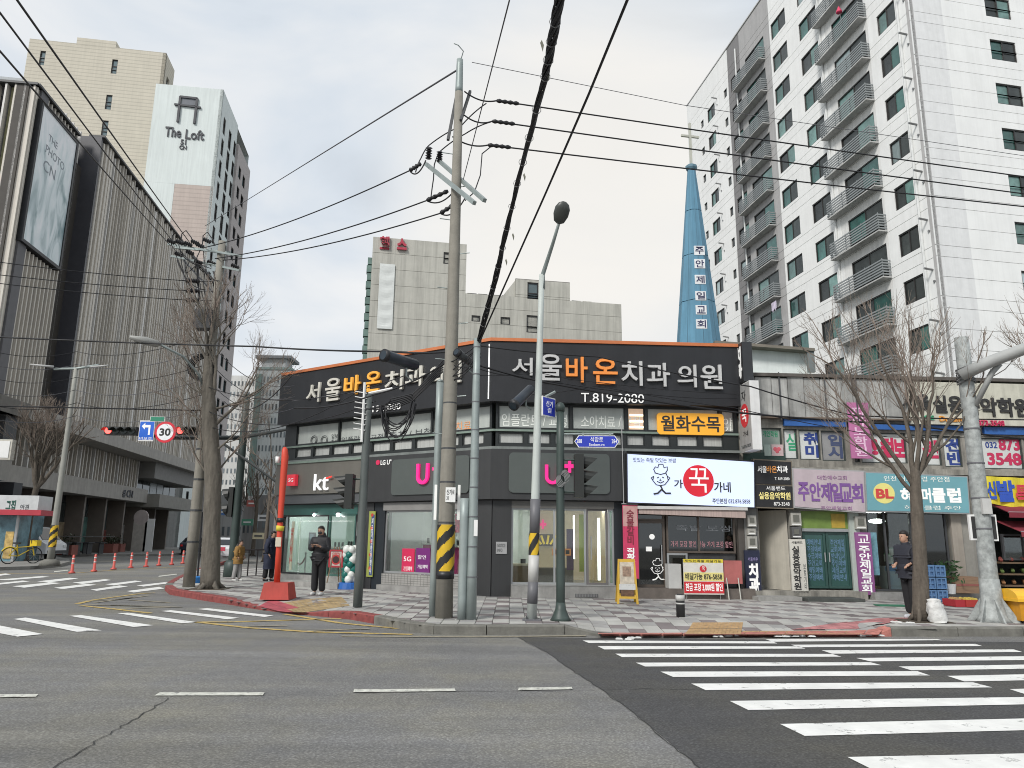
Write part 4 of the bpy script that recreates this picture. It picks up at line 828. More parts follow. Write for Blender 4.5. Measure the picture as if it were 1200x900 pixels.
text(RF,'실용음악학원',(a[0]+.05,a[1]+.08,a[0]+.26,c[1]-.18),.122,BLK,t,vertical=True,bold=.03);text(RF,'보컬기타',(c[0]-.10,a[1]+.10,c[0]-.03,a[1]+.75),.122,BF,t,vertical=True);text(RF,'서울밴드',(a[0]+.05,c[1]-.12,c[0]-.08,c[1]-.05),.122,BLK,t)
t=qsign('church_sign',[(932,593.5),(1014,600),(1012,553),(930,549.5)],.05,.28,M('pale_lilac_board',(.50,.42,.45),.5,var=.06,streak=.1),'pale lilac sign board with purple church name over the green doors',edge=M('aluminium_edge',(.35,.35,.35),.5))
for s,x0 in zip('주안제일교회',(936,949.5,962.5,975,986.5,999)):
    y=587+(x0-936)*.03;ptext(RF,s,(x0,y),(x0+11.5,y-22),.285,M('purple_lettering',(.20,.09,.30)),t,bold=.03)
ptext(RF,'대한예수교회',(958,562),(992,557.5),.285,M('mauve_lettering',(.3,.15,.3)),t);ptext(RF,'주안제일교회',(962,597.5),(998,593.5),.285,MATS['mauve_lettering'],t)
MB().fbox(RF,chur[0],chur[1],1.98,2.44,-.15,-.02).build('transom_panel',M('green_window_print',(.15,.23,.05),.5,var=.3,vs=1.5),rb)
MB().fbox(RF,chur[0]+.02+.62*(chur[1]-chur[0]),chur[1]-.1,2.0,2.38,-.02,-.01).build('transom_panel',M('ochre_window_print',(.40,.28,.04),.5,var=.3,vs=3),rb)
GD=M('green_door',(.030,.075,.065),.35,var=.1);mid=(chur[0]+chur[1])/2
MB().fbox(RF,chur[0],chur[1],1.90,1.98,-.15,.0).build('door_head',ALU,rb)
for s,(a,c)in enumerate(((chur[0]+.02,mid-.01),(mid+.01,chur[1]-.02))):
    fr=frame(MB(),RF,a,c,.42,1.90,.06,-.12,-.05).build('door',GD,rb);MB().fbox(RF,a+.06,c-.06,.48,1.84,-.09,-.08).build('pane',M('green_door_glass',(.035,.09,.08),.12),fr)
    h=c-.05 if s == 0 else a+.05;MB().tube([RF.P(h,1.1,-.02),RF.P(h,1.35,-.02)],.015,6).build('handle',ALU,fr)
    BLT=M('blue_glass_letter',(.12,.22,.34));text(RF,('예배안내\n주일예배\n수금예배\n주안교회\n제일예배\n주일예배' if s == 0 else '주안제일\n교회예배\n안내입시\n주일예배\n제일교회\n예배안내'),(a+.12,.62,c-.12,1.70),-.078,BLT,rb,bold=.01)
MB().fbox(RF,RZ(996,640)[0],RZ(1008,640)[0],.15,2.44,-.02,.05).build('pilaster',M('pale_mint_pilaster',(.45,.50,.46),.7,streak=.3),rb)
t,a,c=fitem('vertical_sign',RF,(1008,697,1020,624),.04,.11,M('purple_board',(.27,.09,.25),.5),'purple upright church sign with white letters right of the church door','sign','board')
text(RF,'주안제일교회',(a[0]+.05,a[1]+.06,c[0]-.05,c[1]-.35),.112,LETW,t,vertical=True,bold=.02);text(RF,'교',(a[0]+.05,c[1]-.28,c[0]-.05,c[1]-.06),.112,LETW,t)
t,a,c=fitem('shop_step',RF,(889,709,940,700),.1,.75,STEPC,'low concrete doorstep before the stairway','step','slab',lift=.15)
t,a,c=fitem('metal_ramp',RF,(947,709,1014,702),.2,.95,M('dark_ramp',(.06,.065,.06),.7,var=.3),'dark metal ramp plate before the green church door','ramp','plate',lift=.155)
MB().fbox(RF,UE-.0,chur[1]+.3,.15,.36,-.3,.12).build('plinth',CONC,rb)
t=qsign('club_sign',[(1017,598),(1136,601),(1133,559.5),(1015,554)],.05,.30,M('teal_light_box',(.13,.30,.34),.4,var=.08,vs=1.2,emit=.12),'teal light box sign with a yellow circle and white club lettering',edge=ALU)
disc(RF,1036,578,12.5,.303,M('yellow_disc',(.66,.60,.20),.5,emit=.1),t,'yellow_disc',ry=12);ptext(RF,'BL',(1027,584),(1046.5,573),.312,M('red_club_letter',(.6,.06,.06)),t,bold=.04)
for s,x0,x1 in (('허',1056,1068),('브',1070,1078),('머',1081,1090),('클',1093,1107),('럽',1111,1125)):ptext(RF,s,(x0,589),(x1,572),.303,LETW,t,bold=.04)
ptext(RF,'인천 허브 클럽 주안점',(1036,563.5),(1112,559),.303,WF,t);ptext(RF,'허브 클럽 주안',(1060,597),(1126,593),.303,WF,t)
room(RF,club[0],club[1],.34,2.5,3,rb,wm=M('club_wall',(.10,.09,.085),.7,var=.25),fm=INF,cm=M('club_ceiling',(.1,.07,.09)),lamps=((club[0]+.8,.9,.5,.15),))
c0,c1=pxr(1018,1072);glazing(RF,c0,c1,.36,2.48,rb,fm=DGREY,mull=(RZ(1040,640)[0],));glazing(RF,c1+.01,pxr(1018,1113)[1],.36,2.48,rb,mat=TINT,fm=DGREY)
MB().fbox(RF,RZ(1116,640)[0],RZ(1128,640)[0],.15,2.6,-.02,.05).build('pilaster',M('beige_pilaster',(.38,.34,.29),.7,streak=.2),rb)
MB().fbox(RF,club[0]-.1,club[1]+.2,.15,.34,-.3,.3).build('plinth',STEPC,rb)
t,a,c=fitem('reception_counter',RF,(1041,697,1066,664),-.75,-.35,M('white_reception',(.60,.61,.63),.5),'white reception counter seen through the club window','counter','body',lift=.35);MB().fbox(RF,a[0]-.02,c[0]+.02,c[1]-.12,c[1],-.35,-.33).build('blue_band',M('pale_blue_band',(.2,.3,.5)),t)
for i,(x,y)in enumerate(((1044,655),(1047,645),(1041,652))):
    t,a,c=fitem('supplement_tub',RF,(x-2.5,y+6,x+2.5,y-2),-.7,-.6,M('white_tub',(.65,.65,.62)),('white tub on the reception counter, left of three','white tub on the reception counter, highest of three','white tub on the reception counter, smallest of three')[i],'tub','jar','tubs on the reception counter');MB().fbox(RF,a[0]+.01,c[0]-.01,c[1],c[1]+.03,-.69,-.61).build('lid',M('green_lid',(.1,.3,.15)),t)
t,a,c=fitem('wall_poster',RF,(1085,640,1100,620),-.5,-.48,M('navy_poster',(.04,.07,.14),.5,var=.5,vs=6),'navy photo poster inside the club door','poster','sheet')
fitem('window_print',RF,(1020,674,1027,624),-.08,-.07,M('teal_print',(.15,.3,.36),.5,var=.3,vs=8),'narrow teal lettering print on the left club window','poster','sheet')
t=thing('ceiling_disc_lamp',tuple(RF.P(RZ(1046,610)[0],2.2,-.8)),'shining white oval ceiling lamp inside the club window','lamp');p=RF.P(RZ(1046,610)[0],RZ(1046,611,-.8)[1],-.8);MB().ball(p,.22,14,sz=.3).build('shade',M('lamp_shade_glow',(.9,.95,.9),emit=2.5),t)
MB().tube([p,(p.x,p.y,2.48)],.01,5).build('cord',BLACK,t)
t=thing('yellow_banner',tuple(RF.P(fruit[0],2.9,.3)),'yellow and red banner with blue lettering over the grocery at the right edge','banner')
q=[(1156,589),(1240,604),(1240,562),(1153,558)]
pts=[RZ(x,y,.35)for x,y in q];m=MB();n_=24
for i in range(n_):
    f0,f1=i/n_,(i+1)/n_;g=lambda f_,a,b_:(a[0]+(b_[0]-a[0])*f_,a[1]+(b_[1]-a[1])*f_);o0,o1=.35+.03*math.sin(f0*22),.35+.03*math.sin(f1*22)
    a,b_,c,d=g(f0,pts[0],pts[1]),g(f1,pts[0],pts[1]),g(f1,pts[3],pts[2]),g(f0,pts[3],pts[2])
    m.hexa([RF.P(*a,o0),RF.P(*b_,o1),RF.P(*c,o1),RF.P(*d,o0),RF.P(*a,o0-.008),RF.P(*b_,o1-.008),RF.P(*c,o1-.008),RF.P(*d,o0-.008)])
m.build('cloth',M('yellow_cloth',(.72,.60,.04),.6,var=.08),t)
for s,x0,x1,y0,y1 in (('신',1158,1166,564,585),('발',1170,1188,563,588)):ptext(RF,s,(x0,y1),(x1,y0),.395,M('blue_banner_letter',(.03,.09,.45)),t,bold=.05)
ptext(RF,'특가',(1192,590),(1222,568),.395,M('red_banner_letter',(.6,.05,.08)),t,bold=.07)
def awn(name,q,mat,lab,o0,o1,zt_,zb2):
    a,c=RZ(q[0],600)[0],RZ(q[1],600)[0];t=thing(name,tuple(RF.P(a,zb2,0)),lab,'awning');m=MB()
    m.hexa([RF.P(a,zb2,o1),RF.P(c,zb2,o1),RF.P(c,zt_,o0),RF.P(a,zt_,o0),RF.P(a,zb2-.015,o1-.01),RF.P(c,zb2-.015,o1-.01),RF.P(c,zt_-.02,o0-.01),RF.P(a,zt_-.02,o0-.01)]);m.build('cloth',mat,t)
    MB().fbox(RF,a,c,zb2-.14,zb2-.002,o1-.01,o1).build('valance',mat,t);MB().tube([RF.P(a,zb2,o1-.02),RF.P(c,zb2,o1-.02)],.018,6).build('front_bar',ALU,t)
MRN=M('maroon_canvas',(.20,.02,.035),.75,var=.15)
awn('awning',(1158,1330),MRN,'upper maroon awning just under the yellow banner',0,.8,2.75,2.45);awn('awning',(1166,1330),M('maroon_canvas_worn',(.24,.035,.05),.75,var=.2),'lower maroon awning over the grocery stalls',0,.9,2.25,1.95)
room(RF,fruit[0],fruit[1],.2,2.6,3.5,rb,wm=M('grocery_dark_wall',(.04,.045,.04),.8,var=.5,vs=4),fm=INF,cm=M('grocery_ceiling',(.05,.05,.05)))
glazing(RF,fruit[0]+.4,fruit[0]+1.6,1.2,1.9,rb,fm=DGREY,mull=(fruit[0]+1.0,),name='sliding_window')
for k_,(z,cc)in enumerate(((.55,(.25,.12,.05)),(.85,(.10,.15,.04)),(1.15,(.2,.05,.04)))):
    u=fruit[0]+.25;t=thing('grocery_shelf',tuple(RF.P(u+1.2,z,-.2)),('lowest','middle','topmost')[k_]+' produce shelf inside the grocery at the right edge','shelf','produce shelves of the grocery');MB().fbox(RF,u,u+2.6,z-.04,z,-.6,.05).build('board',M('shelf_board',(.15,.1,.06),.7),t)
    m=MB()
    for i in range(34):m.ball(RF.P(u+.08+.074*i,z+.05+.02*(i%3),-.08-.12*(i%4)),.05,6)
    m.build('produce',M('produce_%d'%k_,cc,.6,var=.5,vs=9),t,kind='stuff')
def side_sign(u0,u1,z0,z1,o0,o1,fm_,em_,lab):
    t=thing('projecting_sign',tuple(RF.P((u0+u1)/2,z0,(o0+o1)/2)),lab,'sign');MB().fbox(RF,u0,u1,z0,z1,o0,o1).build('sign_box',em_,t)
    sf=Face(tuple(RF.P(u0,0,o0))[:2],3-90);MB().fbox(sf,.015,o1-o0-.015,z0+.02,z1-.02,0,.008).build('sign_face',fm_,t)
    for z in (z0+.12,z1-.12):MB().tube([RF.P((u0+u1)/2,z,o0),RF.P((u0+u1)/2,z,-.1)],.025,6).build('bracket',DGREY,t)
    return t,sf
ub=6.73
t,sf=side_sign(ub,ub+.27,5.86,6.96,.10,.62,MATS['black_board'],M('black_box_side',(.03,.032,.035),.4),'black projecting sign with white dental letters at the right end of the long fascia')
text(sf,'치과',(.07,5.96,.46,6.86),.01,LETW,t,vertical=True,bold=.05)
t,sf=side_sign(ub,ub+.25,3.96,5.80,.10,1.0,M('pale_grey_sign_face',(.36,.36,.35),.6,var=.15,streak=.3),M('white_box_side',(.72,.72,.71),.5,streak=.15),'tall pale projecting sign with a red disc hanging below the black one')
disc(sf,0,0,1,.0,WHITE,t)if False else None
pr=[tuple(sf.P(.45+.30*math.cos(a_*.2618),4.92+.32*math.sin(a_*.2618),.008))for a_ in range(24)];MB().prism(pr,tuple(sf.N*.006)).build('red_disc',MATS['red_print2'],t)
text(sf,'꾹',(.28,4.74,.62,5.10),.016,LETW,t,bold=.02);text(sf,'가네',(.3,4.36,.65,4.5),.012,BLK,t);text(sf,'자',(.3,5.3,.6,5.6),.012,BLK,t);text(sf,'Tel.876-5858',(.12,4.06,.8,4.14),.012,BF,t)
t,a,c=fitem('vertical_banner',RF,(998,537,1017,472),.10,.13,M('orchid_banner',(.48,.16,.33),.6,var=.12,streak=.2),'orchid pink upright banner fixed between the second floor windows','banner','cloth')
text(RF,'피아노학원',(a[0]+.11,a[1]+.06,c[0]-.11,c[1]-.12),.133,M('pale_pink_letter',(.75,.5,.65)),t,vertical=True,bold=.02)
for i,(x0,x1,mt_)in enumerate(((896,904,M('mint_card',(.40,.48,.43))),(903.5,917.5,M('pink_heart_card',(.55,.42,.42))))):
    t,a,c=fitem('window_card',RF,(x0,534,x1,521),.02,.03,mt_,('plain mint card','white card with a small pink heart')[i]+' in the low window above the stairway boards','card','sheet')
    if i:MB().ball(RF.P((a[0]+c[0])/2-.05,(a[1]+c[1])/2+.03,.03),.06,8,sy=.2).ball(RF.P((a[0]+c[0])/2+.05,(a[1]+c[1])/2+.03,.03),.06,8,sy=.2).ball(RF.P((a[0]+c[0])/2,(a[1]+c[1])/2-.03,.03),.06,8,sy=.2).build('heart',M('heart_pink',(.6,.12,.15)),t)
MB().fbox(RF,UE+.1,RZ(919,520)[0],3.74,4.0,-.05,.02).build('dark_window_band',M('dark_green_frame',(.03,.06,.05)),rb)
h0=at(884,433,22.6);h1=at(949,440,22.9);hb_=5.7
HW=M('hut_white_wall',(.74,.78,.76),.7,var=.08,streak=.12)
t=thing('rooftop_hut',(h0.x,h0.y,hb_),'small white flat-roofed hut on the row roof behind the black projecting sign','hut')
hx0,hx1=at(846,410,22.6).x,h1.x
MB().hexa([(hx0,22.6,hb_),(hx1,22.8,hb_),(hx1,22.8,at(949,410,22.8).z),(hx0,22.6,at(846,402,22.6).z),(hx0,26,hb_),(hx1,26,hb_),(hx1,26,7.5),(hx0,26,7.5)]).build('wall',HW,t)
za,zc=at(838,399,22.2).z,at(955,408,22.4).z;xa,xc=at(838,399,22.2).x,at(955,408,22.4).x
MB().hexa([(xa,22.2,za-.09),(xc,22.4,zc-.09),(xc,22.4,zc),(xa,22.2,za),(xa,27,za-.09),(xc,27,zc-.09),(xc,27,zc),(xa,27,za)]).build('roof',M('hut_roof',(.19,.17,.14),.8,var=.2),t)
MB().box((xc-.12,22.5,zc-.42),(.22,.1,.66)).build('downpipe_box',M('hut_edge',(.16,.18,.18)),t);MB().box((hx0+.75,22.58,7.3),(.05,.06,1.2)).build('post',DGREY,t)
# ================================================================ APARTMENT TOWER (right)
AW_=M('apartment_white_render',(.80,.805,.79),.8,var=.04,vs=.8,streak=.07,rnd=.01)
AG1=M('apartment_grey_render',(.40,.395,.39),.8,var=.06,streak=.12);AG2=M('apartment_dark_grey_render',(.22,.215,.215),.8,var=.06,streak=.12);ACR=M('apartment_cream_render',(.58,.57,.50),.8,var=.05)
WFR=M('brown_window_frame',(.022,.020,.019),.4)
GLG=[M('green_tint_glass',(.035,.11,.095),.08,var=.5,vs=1.2,rnd=.35,spec=.8),M('dark_screen_glass',(.035,.042,.04),.25,var=.4,vs=1.2,rnd=.35),M('pale_curtain_glass',(.30,.38,.38),.12,var=.3,vs=2,rnd=.35,spec=.8,stretch=(6,6,.5)),M('mint_glass',(.13,.24,.215),.08,var=.4,vs=1.5,rnd=.3,spec=.8)]
YA=36.5
ap=at(1095,275,YA);AC=Vector((ap.x,ap.y,0))
AL=Face((AC.x,AC.y),-80.9);AR=Face((AC.x,AC.y),11.0)
FH=2.8
apt=thing('apartment_tower',(AC.x,AC.y,0),'tall white apartment block with grey balcony bays filling the right of the sky','building')
zw=AR.uz(1159.3,45.3)[1]
zref=AL.uz(1053,50)[1]
def ua(x,y):return AL.uz(x,y)[0]
UFAR=ua(805,130)
ztop=AL.uz(805,130)[1]+.5
wt=AL.uz(1053,48)[1];
floors=[wt+FH*k for k in range(-9,8)if wt+FH*k<ztop-1.0]
zbase=floors[0]-FH
print('apt',AC,'ztop',ztop,'UFAR',UFAR,'floors',len(floors),wt,zw)
cA=(ua(1028,330-0),ua(1052,62))
def urange(x0,y0,x1,y1):return AL.uz(x0,y0)[0],AL.uz(x1,y1)[0]
c1=urange(1042.5,250,1060,240)
c1=(AL.uz(1054,290)[0],AL.uz(1077,277)[0])
c2=(AL.uz(952,247)[0],AL.uz(973.5,231)[0])
c3=(AL.uz(916,228)[0],AL.uz(934,214)[0])
b1=(AL.uz(982,283)[0]-.1,AL.uz(1037,255)[0]+.1)
bw1=(AL.uz(994,268)[0],AL.uz(1034,243)[0])
b2=(AL.uz(872,246-20)[0],AL.uz(904,210)[0])
b2=(AL.uz(871,205)[0],AL.uz(904,178)[0])
bw2=(AL.uz(877,147)[0],AL.uz(899,117)[0])
c4=(AL.uz(858,132)[0],AL.uz(865,120)[0])
c5=(AL.uz(849.5,138)[0],AL.uz(853,131)[0]);c6=(AL.uz(829,136)[0],AL.uz(837,117)[0]);c7=(AL.uz(821,142)[0],AL.uz(824,133)[0])
print(c1,b1,bw1,c2,c3,b2,bw2,c4,c5,c6,c7)
gz=(AL.uz(856,150)[0],AL.uz(871,150)[0],AL.uz(909,150)[0])
g1=(AL.uz(978,260)[0],)
def pane_win(parent,F_,u0,u1,z0,z1,tmpl,o=0.0):
    key=(id(F_),round(u1-u0,2),round(z1-z0,2))
    if key not in tmpl:
        w_,h_=u1-u0,z1-z0;f_=Face((0,0),math.degrees(F_.az));fm_=frame(MB(),f_,0,w_,0,h_,.07,-.16,-.05,(w_/2,)).build('window',WFR);pls=[]
        for g in GLG:
            a_=MB().fbox(f_,.07,w_/2-.035,.07,h_-.07,-.13,-.12).build('pane',g);b_=MB().fbox(f_,w_/2+.035,w_-.07,.07,h_-.07,-.10,-.09).build('pane',g);pls.append((a_.data,b_.data));bpy.data.objects.remove(a_);bpy.data.objects.remove(b_)
        tmpl[key]=(fm_.data,pls);bpy.data.objects.remove(fm_)
    me,pls=tmpl[key];w_=inst(me,'window',parent,F_.P(u0,z0,o))
    l,r=random.choice(((0,1),(1,0),(1,1),(3,1),(1,3),(2,1),(0,1),(1,0)))
    for q,k_ in ((0,l),(1,r)):
        p=bpy.data.objects.new('pane',pls[k_][q]);COL.objects.link(p);p.parent=w_
    return w_
TM_={}
holes=[]
for z in floors:
    holes += [(c1[0],c1[1],z-1.35,z),(c2[0],c2[1],z-1.4,z),(c3[0],c3[1],z-1.4,z),(bw1[0],bw1[1],z-2.0,z),(bw2[0],bw2[1],z-2.0,z),(c4[0],c4[1]+.6,z-1.35,z-.1),(c5[0],c5[1],z-1.1,z-.3),(c6[0],c6[1],z-1.4,z-.1),(c7[0],c7[1],z-1.1,z-.35)]
def band(u0,u1,mat,o=0.0):
    for k_,z in enumerate(floors+[floors[-1]+FH]):
        lo,mid_,hi=z-FH+.55,z-1.62,min(z+.55,ztop)
        for za_,zb2 in ((lo,mid_+.0),(mid_,hi)):
            if zb2-za_<.1:continue
            hs=[(max(h[0],u0),min(h[1],u1),max(h[2],za_),min(h[3],zb2-.03))for h in holes if h[1]>u0 and h[0]<u1 and h[2]<zb2-.03 and h[3]>za_]
            hs=[h for h in hs if h[1]-h[0]>.01 and h[3]-h[2]>.01]
            wall(MB(),AL,u0,u1,za_,zb2-.03,hs,o,.2).build('wall_panel',mat,apt)
JT=M('panel_joint',(.42,.415,.41),.9)
b=MB()
def backing(F_,u0,u1,holes_,par):wall(MB(),F_,u0,u1,zbase-6,ztop-.02,holes_,-.05,.2).build('wall_backing',JT,par)
backing(AL,UFAR,0,holes,apt)
holes_all=holes
s1_=(bw1[0]-.75,bw1[1]+.25)
band(s1_[1],0,AW_);band(s1_[0],s1_[1],M('apartment_bay_grey',(.74,.74,.72),.8,var=.04,streak=.2),-.02)
band(gz[2],s1_[0],AW_);band(gz[1],gz[2],AG1,-.02);band(gz[0],gz[1],AG2,-.02);band(UFAR,gz[0],AW_)
for z in floors:
    pane_win(apt,AL,c1[0],c1[1],z-1.35,z,TM_)
    for cc in (c2,c3):pane_win(apt,AL,cc[0],cc[1],z-1.4,z,TM_)
    for cc in (bw1,bw2):pane_win(apt,AL,cc[0],cc[1],z-2.0,z,TM_)
    pane_win(apt,AL,c4[0],c4[1]+.6,z-1.35,z-.1,TM_);pane_win(apt,AL,c6[0],c6[1],z-1.4,z-.1,TM_)
    for cc in (c5,c7):MB().fbox(AL,cc[0],cc[1],z-1.1,z-.33,-.12,-.1).build('window',GLG[1],apt)
BM=M('balcony_bar_metal',(.25,.27,.275),.5,metal=.1);SLB=M('balcony_slab',(.42,.42,.41),.8)
def balcony(u0,u1,z):
    w_=u1-u0;f_=Face((0,0),math.degrees(AL.az));D=.56
    m=MB()
    for i in range(6):z_=.12+i*.165;m.fbox(f_,0,w_,z_,z_+.085,D-.04,D);m.fbox(f_,0,.04,z_,z_+.075,0,D-.04);m.fbox(f_,w_-.04,w_,z_,z_+.075,0,D-.04)
    for u in (.02,w_*.33,w_*.66,w_-.06):m.fbox(f_,u,u+.045,0,1.1,D-.07,D-.045)
    a_=m.build('railing',BM);s_=MB().fbox(f_,0,w_,-.05,.03,0,D).build('slab',SLB);r=a_.data,s_.data;bpy.data.objects.remove(a_);bpy.data.objects.remove(s_);return r
for (u0,u1)in (b1,b2):
    ra,sb_=balcony(u0,u1,0)
    for z in floors:
        p=AL.P(u0,z-2.15,0);q=inst(ra,'balcony_railing',apt,p);s_=bpy.data.objects.new('slab',sb_);COL.objects.link(s_);s_.parent=q
t=thing('pink_umbrella',tuple(AL.P(b1[0]+1.2,floors[-4]-1.0,.6)),'small pink folded parasol sticking out over a high balcony rail','umbrella');p=AL.uz(983,12,.6)
MB().lathe(AL.P(p[0],p[1],.6),[(.02,.28),(.1,.1),(.2,-.15),(.16,-.2)],8).build('canopy',M('pink_fabric',(.6,.05,.12)),t);MB().tube([AL.P(p[0],p[1]-.7,.5),AL.P(p[0],p[1],.58)],.015,5).build('stick',GREY,t)
p=AL.uz(905,358,.7);t=thing('hanging_laundry',tuple(AL.P(p[0],p[1],.6)),'white and purple laundry hanging on a low balcony above the roof hut','laundry')
m=MB()
for i in range(6):m.hexa([tuple(AL.P(p[0]-.3+.12*i+a_,p[1]+z_,.6+.03*(i%2)+o_))for z_,a_,o_ in ((-.35-.1*(i%3),0,0),(-.30,.12,0),(.25,.12,0),(.25,0,0),(-.35,0,-.03),(-.3,.12,-.03),(.25,.12,-.03),(.25,0,-.03))])
m.build('cloth',M('laundry_cloth',(.55,.5,.6),.8,var=.3,vs=2),t)
for u in (AL.uz(1068.5,160)[0],AL.uz(870,200)[0],AL.uz(975,200)[0]-.0):
    q=AL.P(u,0,.07);MB().tube([(q.x,q.y,zbase),(q.x,q.y,ztop-1.2 if u<-20 else ztop)],.07,8).build('downpipe',M('white_pipe',(.62,.63,.62),.5),apt)
for z in floors:
    for (u,k_)in ((AL.uz(1076,160)[0],1),(c5[0]-1.4,1)):
        v=MB();v.tube([AL.P(u,z-.1,0),AL.P(u,z-.05,.5)],.06,6);v.tube([AL.P(u+.05,z-.75,0),AL.P(u+.05,z-.75,.06)],.07,8);v.build('flue_pipe',M('flue_steel',(.3,.3,.3),.3,metal=.7),apt)
UR2=16.0
rw=(AR.uz(1161.5,60)[0],AR.uz(1191,60)[0]);zr=[AR.uz(1159,45.3)[1]+FH*k for k in range(-9,6)];zr=[z for z in zr if z<ztop-1]
rh=[]
rw2=(rw[1]+3.2,rw[1]+5.2)
for z in zr:rh += [(rw[0],rw[1],z-1.3,z),(rw2[0],rw2[1],z-1.3,z)]
wall(MB(),AR,0,UR2,zbase-6,ztop-.02,rh,-.05,.2).build('wall_backing',JT,apt)
ust=AR.uz(1118,130)[0]
for k_,z in enumerate(floors+[floors[-1]+FH]):
    lo,mid_,hi=z-FH+.55,z-1.62,min(z+.55,ztop);m3=z-.55
    for za_,zb2 in ((lo,mid_),(mid_,m3),(m3,hi)):
        if zb2-za_<.1:continue
        for (ua_,ub_,mt_)in ((0,ust,M('apartment_light_grey_strip',(.72,.725,.72),.8,var=.05,streak=.08)),(ust,UR2,AW_)):
            hs=[(max(h[0],ua_),min(h[1],ub_),max(h[2],za_),min(h[3],zb2-.025))for h in rh if h[1]>ua_ and h[0]<ub_ and h[2]<zb2-.025 and h[3]>za_]
            wall(MB(),AR,ua_+.0,ub_,za_,zb2-.025,[h for h in hs if h[3]-h[2]>.01],0,.06).build('wall_panel',mt_,apt)
for z in zr:
    pane_win(apt,AR,rw[0],rw[1],z-1.3,z,TM_);pane_win(apt,AR,rw2[0],rw2[1],z-1.3,z,TM_)
E0=AL.P(UFAR,0,0);E1=AR.P(UR2,0,0)
m=MB();m.poly([(E0.x,E0.y,0),(E1.x,E1.y,0),(E1.x,E1.y,ztop),(E0.x,E0.y,ztop)]);m.poly([(E0.x,E0.y,ztop-.05),(AC.x,AC.y,ztop-.05),(E1.x,E1.y,ztop-.05)]);m.build('rear_wall',AW_,apt)
m=MB();m.fbox(AL,UFAR,0,ztop,ztop+.12,-.2,.05);m.fbox(AR,0,UR2,ztop,ztop+.12,-.2,.05);m.build('parapet_cap',M('parapet_cap',(.5,.5,.49)),apt)
m=MB();m.fbox(AL,UFAR-.1,0,-0.0,zbase-.1,-3,-.06);m.fbox(AR,0,UR2,0,zbase-.1,-3,-.06);m.build('base_wall',AW_,apt)
# ================================================================ CHURCH STEEPLE
YS=29.0;sb=at(819,412,YS);stp=at(813,197,YS)
BL_=M('steeple_blue_sheet',(.10,.25,.36),.55,var=.08,vs=1,streak=.3)
st=thing('church_steeple',(sb.x,sb.y,5),'tall pointed blue church steeple with a white cross behind the black fascia','steeple')
rb0=(at(844,410,YS).x-at(794,410,YS).x)/2*1.06;zs0=sb.z-4;rt0=.16
rr=lambda z:rt0+(rb0-rt0)*(stp.z-z)/(stp.z-sb.z)
cx_,cy_=sb.x,YS
m=MB();n_=8;lev=[zs0,sb.z,sb.z+(stp.z-sb.z)*.25,sb.z+(stp.z-sb.z)*.5,sb.z+(stp.z-sb.z)*.75,stp.z]
for l0,l1 in zip(lev,lev[1:]):
    for k_ in range(n_):
        a0,a1=2*math.pi*(k_+.5)/n_,2*math.pi*(k_+1.5)/n_;r0,r1=rr(l0),rr(l1-.03)
        MB().hexa([(cx_+r0*math.cos(a0),cy_+r0*math.sin(a0),l0),(cx_+r0*math.cos(a1),cy_+r0*math.sin(a1),l0),(cx_+r1*math.cos(a1),cy_+r1*math.sin(a1),l1-.03),(cx_+r1*math.cos(a0),cy_+r1*math.sin(a0),l1-.03),
             (cx_+.8*r0*math.cos(a0),cy_+.8*r0*math.sin(a0),l0),(cx_+.8*r0*math.cos(a1),cy_+.8*r0*math.sin(a1),l0),(cx_+.8*r1*math.cos(a1),cy_+.8*r1*math.sin(a1),l1-.03),(cx_+.8*r1*math.cos(a0),cy_+.8*r1*math.sin(a0),l1-.03)]).build('metal_panel',BL_,st)
m=MB();m.lathe((cx_,cy_,0),[(rr(z)*.93,z)for z in lev],8).build('core',M('steeple_joint',(.05,.12,.17)),st)
m=MB();m.lathe((cx_,cy_,stp.z-.1),[(.20,0),(.25,.08),(.25,.18),(.12,.26)],8).build('cap_ring',M('steeple_cap',(.12,.22,.28)),st)
CRM=M('white_cross_metal',(.50,.50,.43),.5,streak=.2);zc=at(813,160,YS).z;zt2=at(812,152,YS).z
m=MB();m.fbox(Face((cx_,cy_),10),-.045,.045,stp.z+.1,zt2+.3,-.045,.045);m.fbox(Face((cx_,cy_),10),-.40,.40,zc-.045,zc+.045,-.04,.04);m.build('cross',CRM,st)
f_=Face((cx_,cy_),0);PLT=M('white_letter_plate',(.70,.71,.72),.5)
for s,y in zip('주안제일교회',(294,309.5,328,347,363.5,380)):
    rad=rr(at(822,y,YS).z)*math.cos(math.pi/8);YQ=YS-rad;z0,z1=at(822,y+5.4,YQ).z,at(822,y-5.4,YQ).z;u=at(820.5+(y-335)*.03,y,YQ).x-cx_
    q=[(u-.215,z0),(u+.215,z0),(u+.215,z1),(u-.215,z1)]
    MB().fquad(f_,q,rad-.06,rad+.05).build('letter_plate',PLT,st);text(f_,s,(u-.17,z0+.04,u+.17,z1-.04),rad+.055,M('navy_steeple_letter',(.03,.03,.09)),st,bold=.015)
for sgn in (-1,1):m=MB()
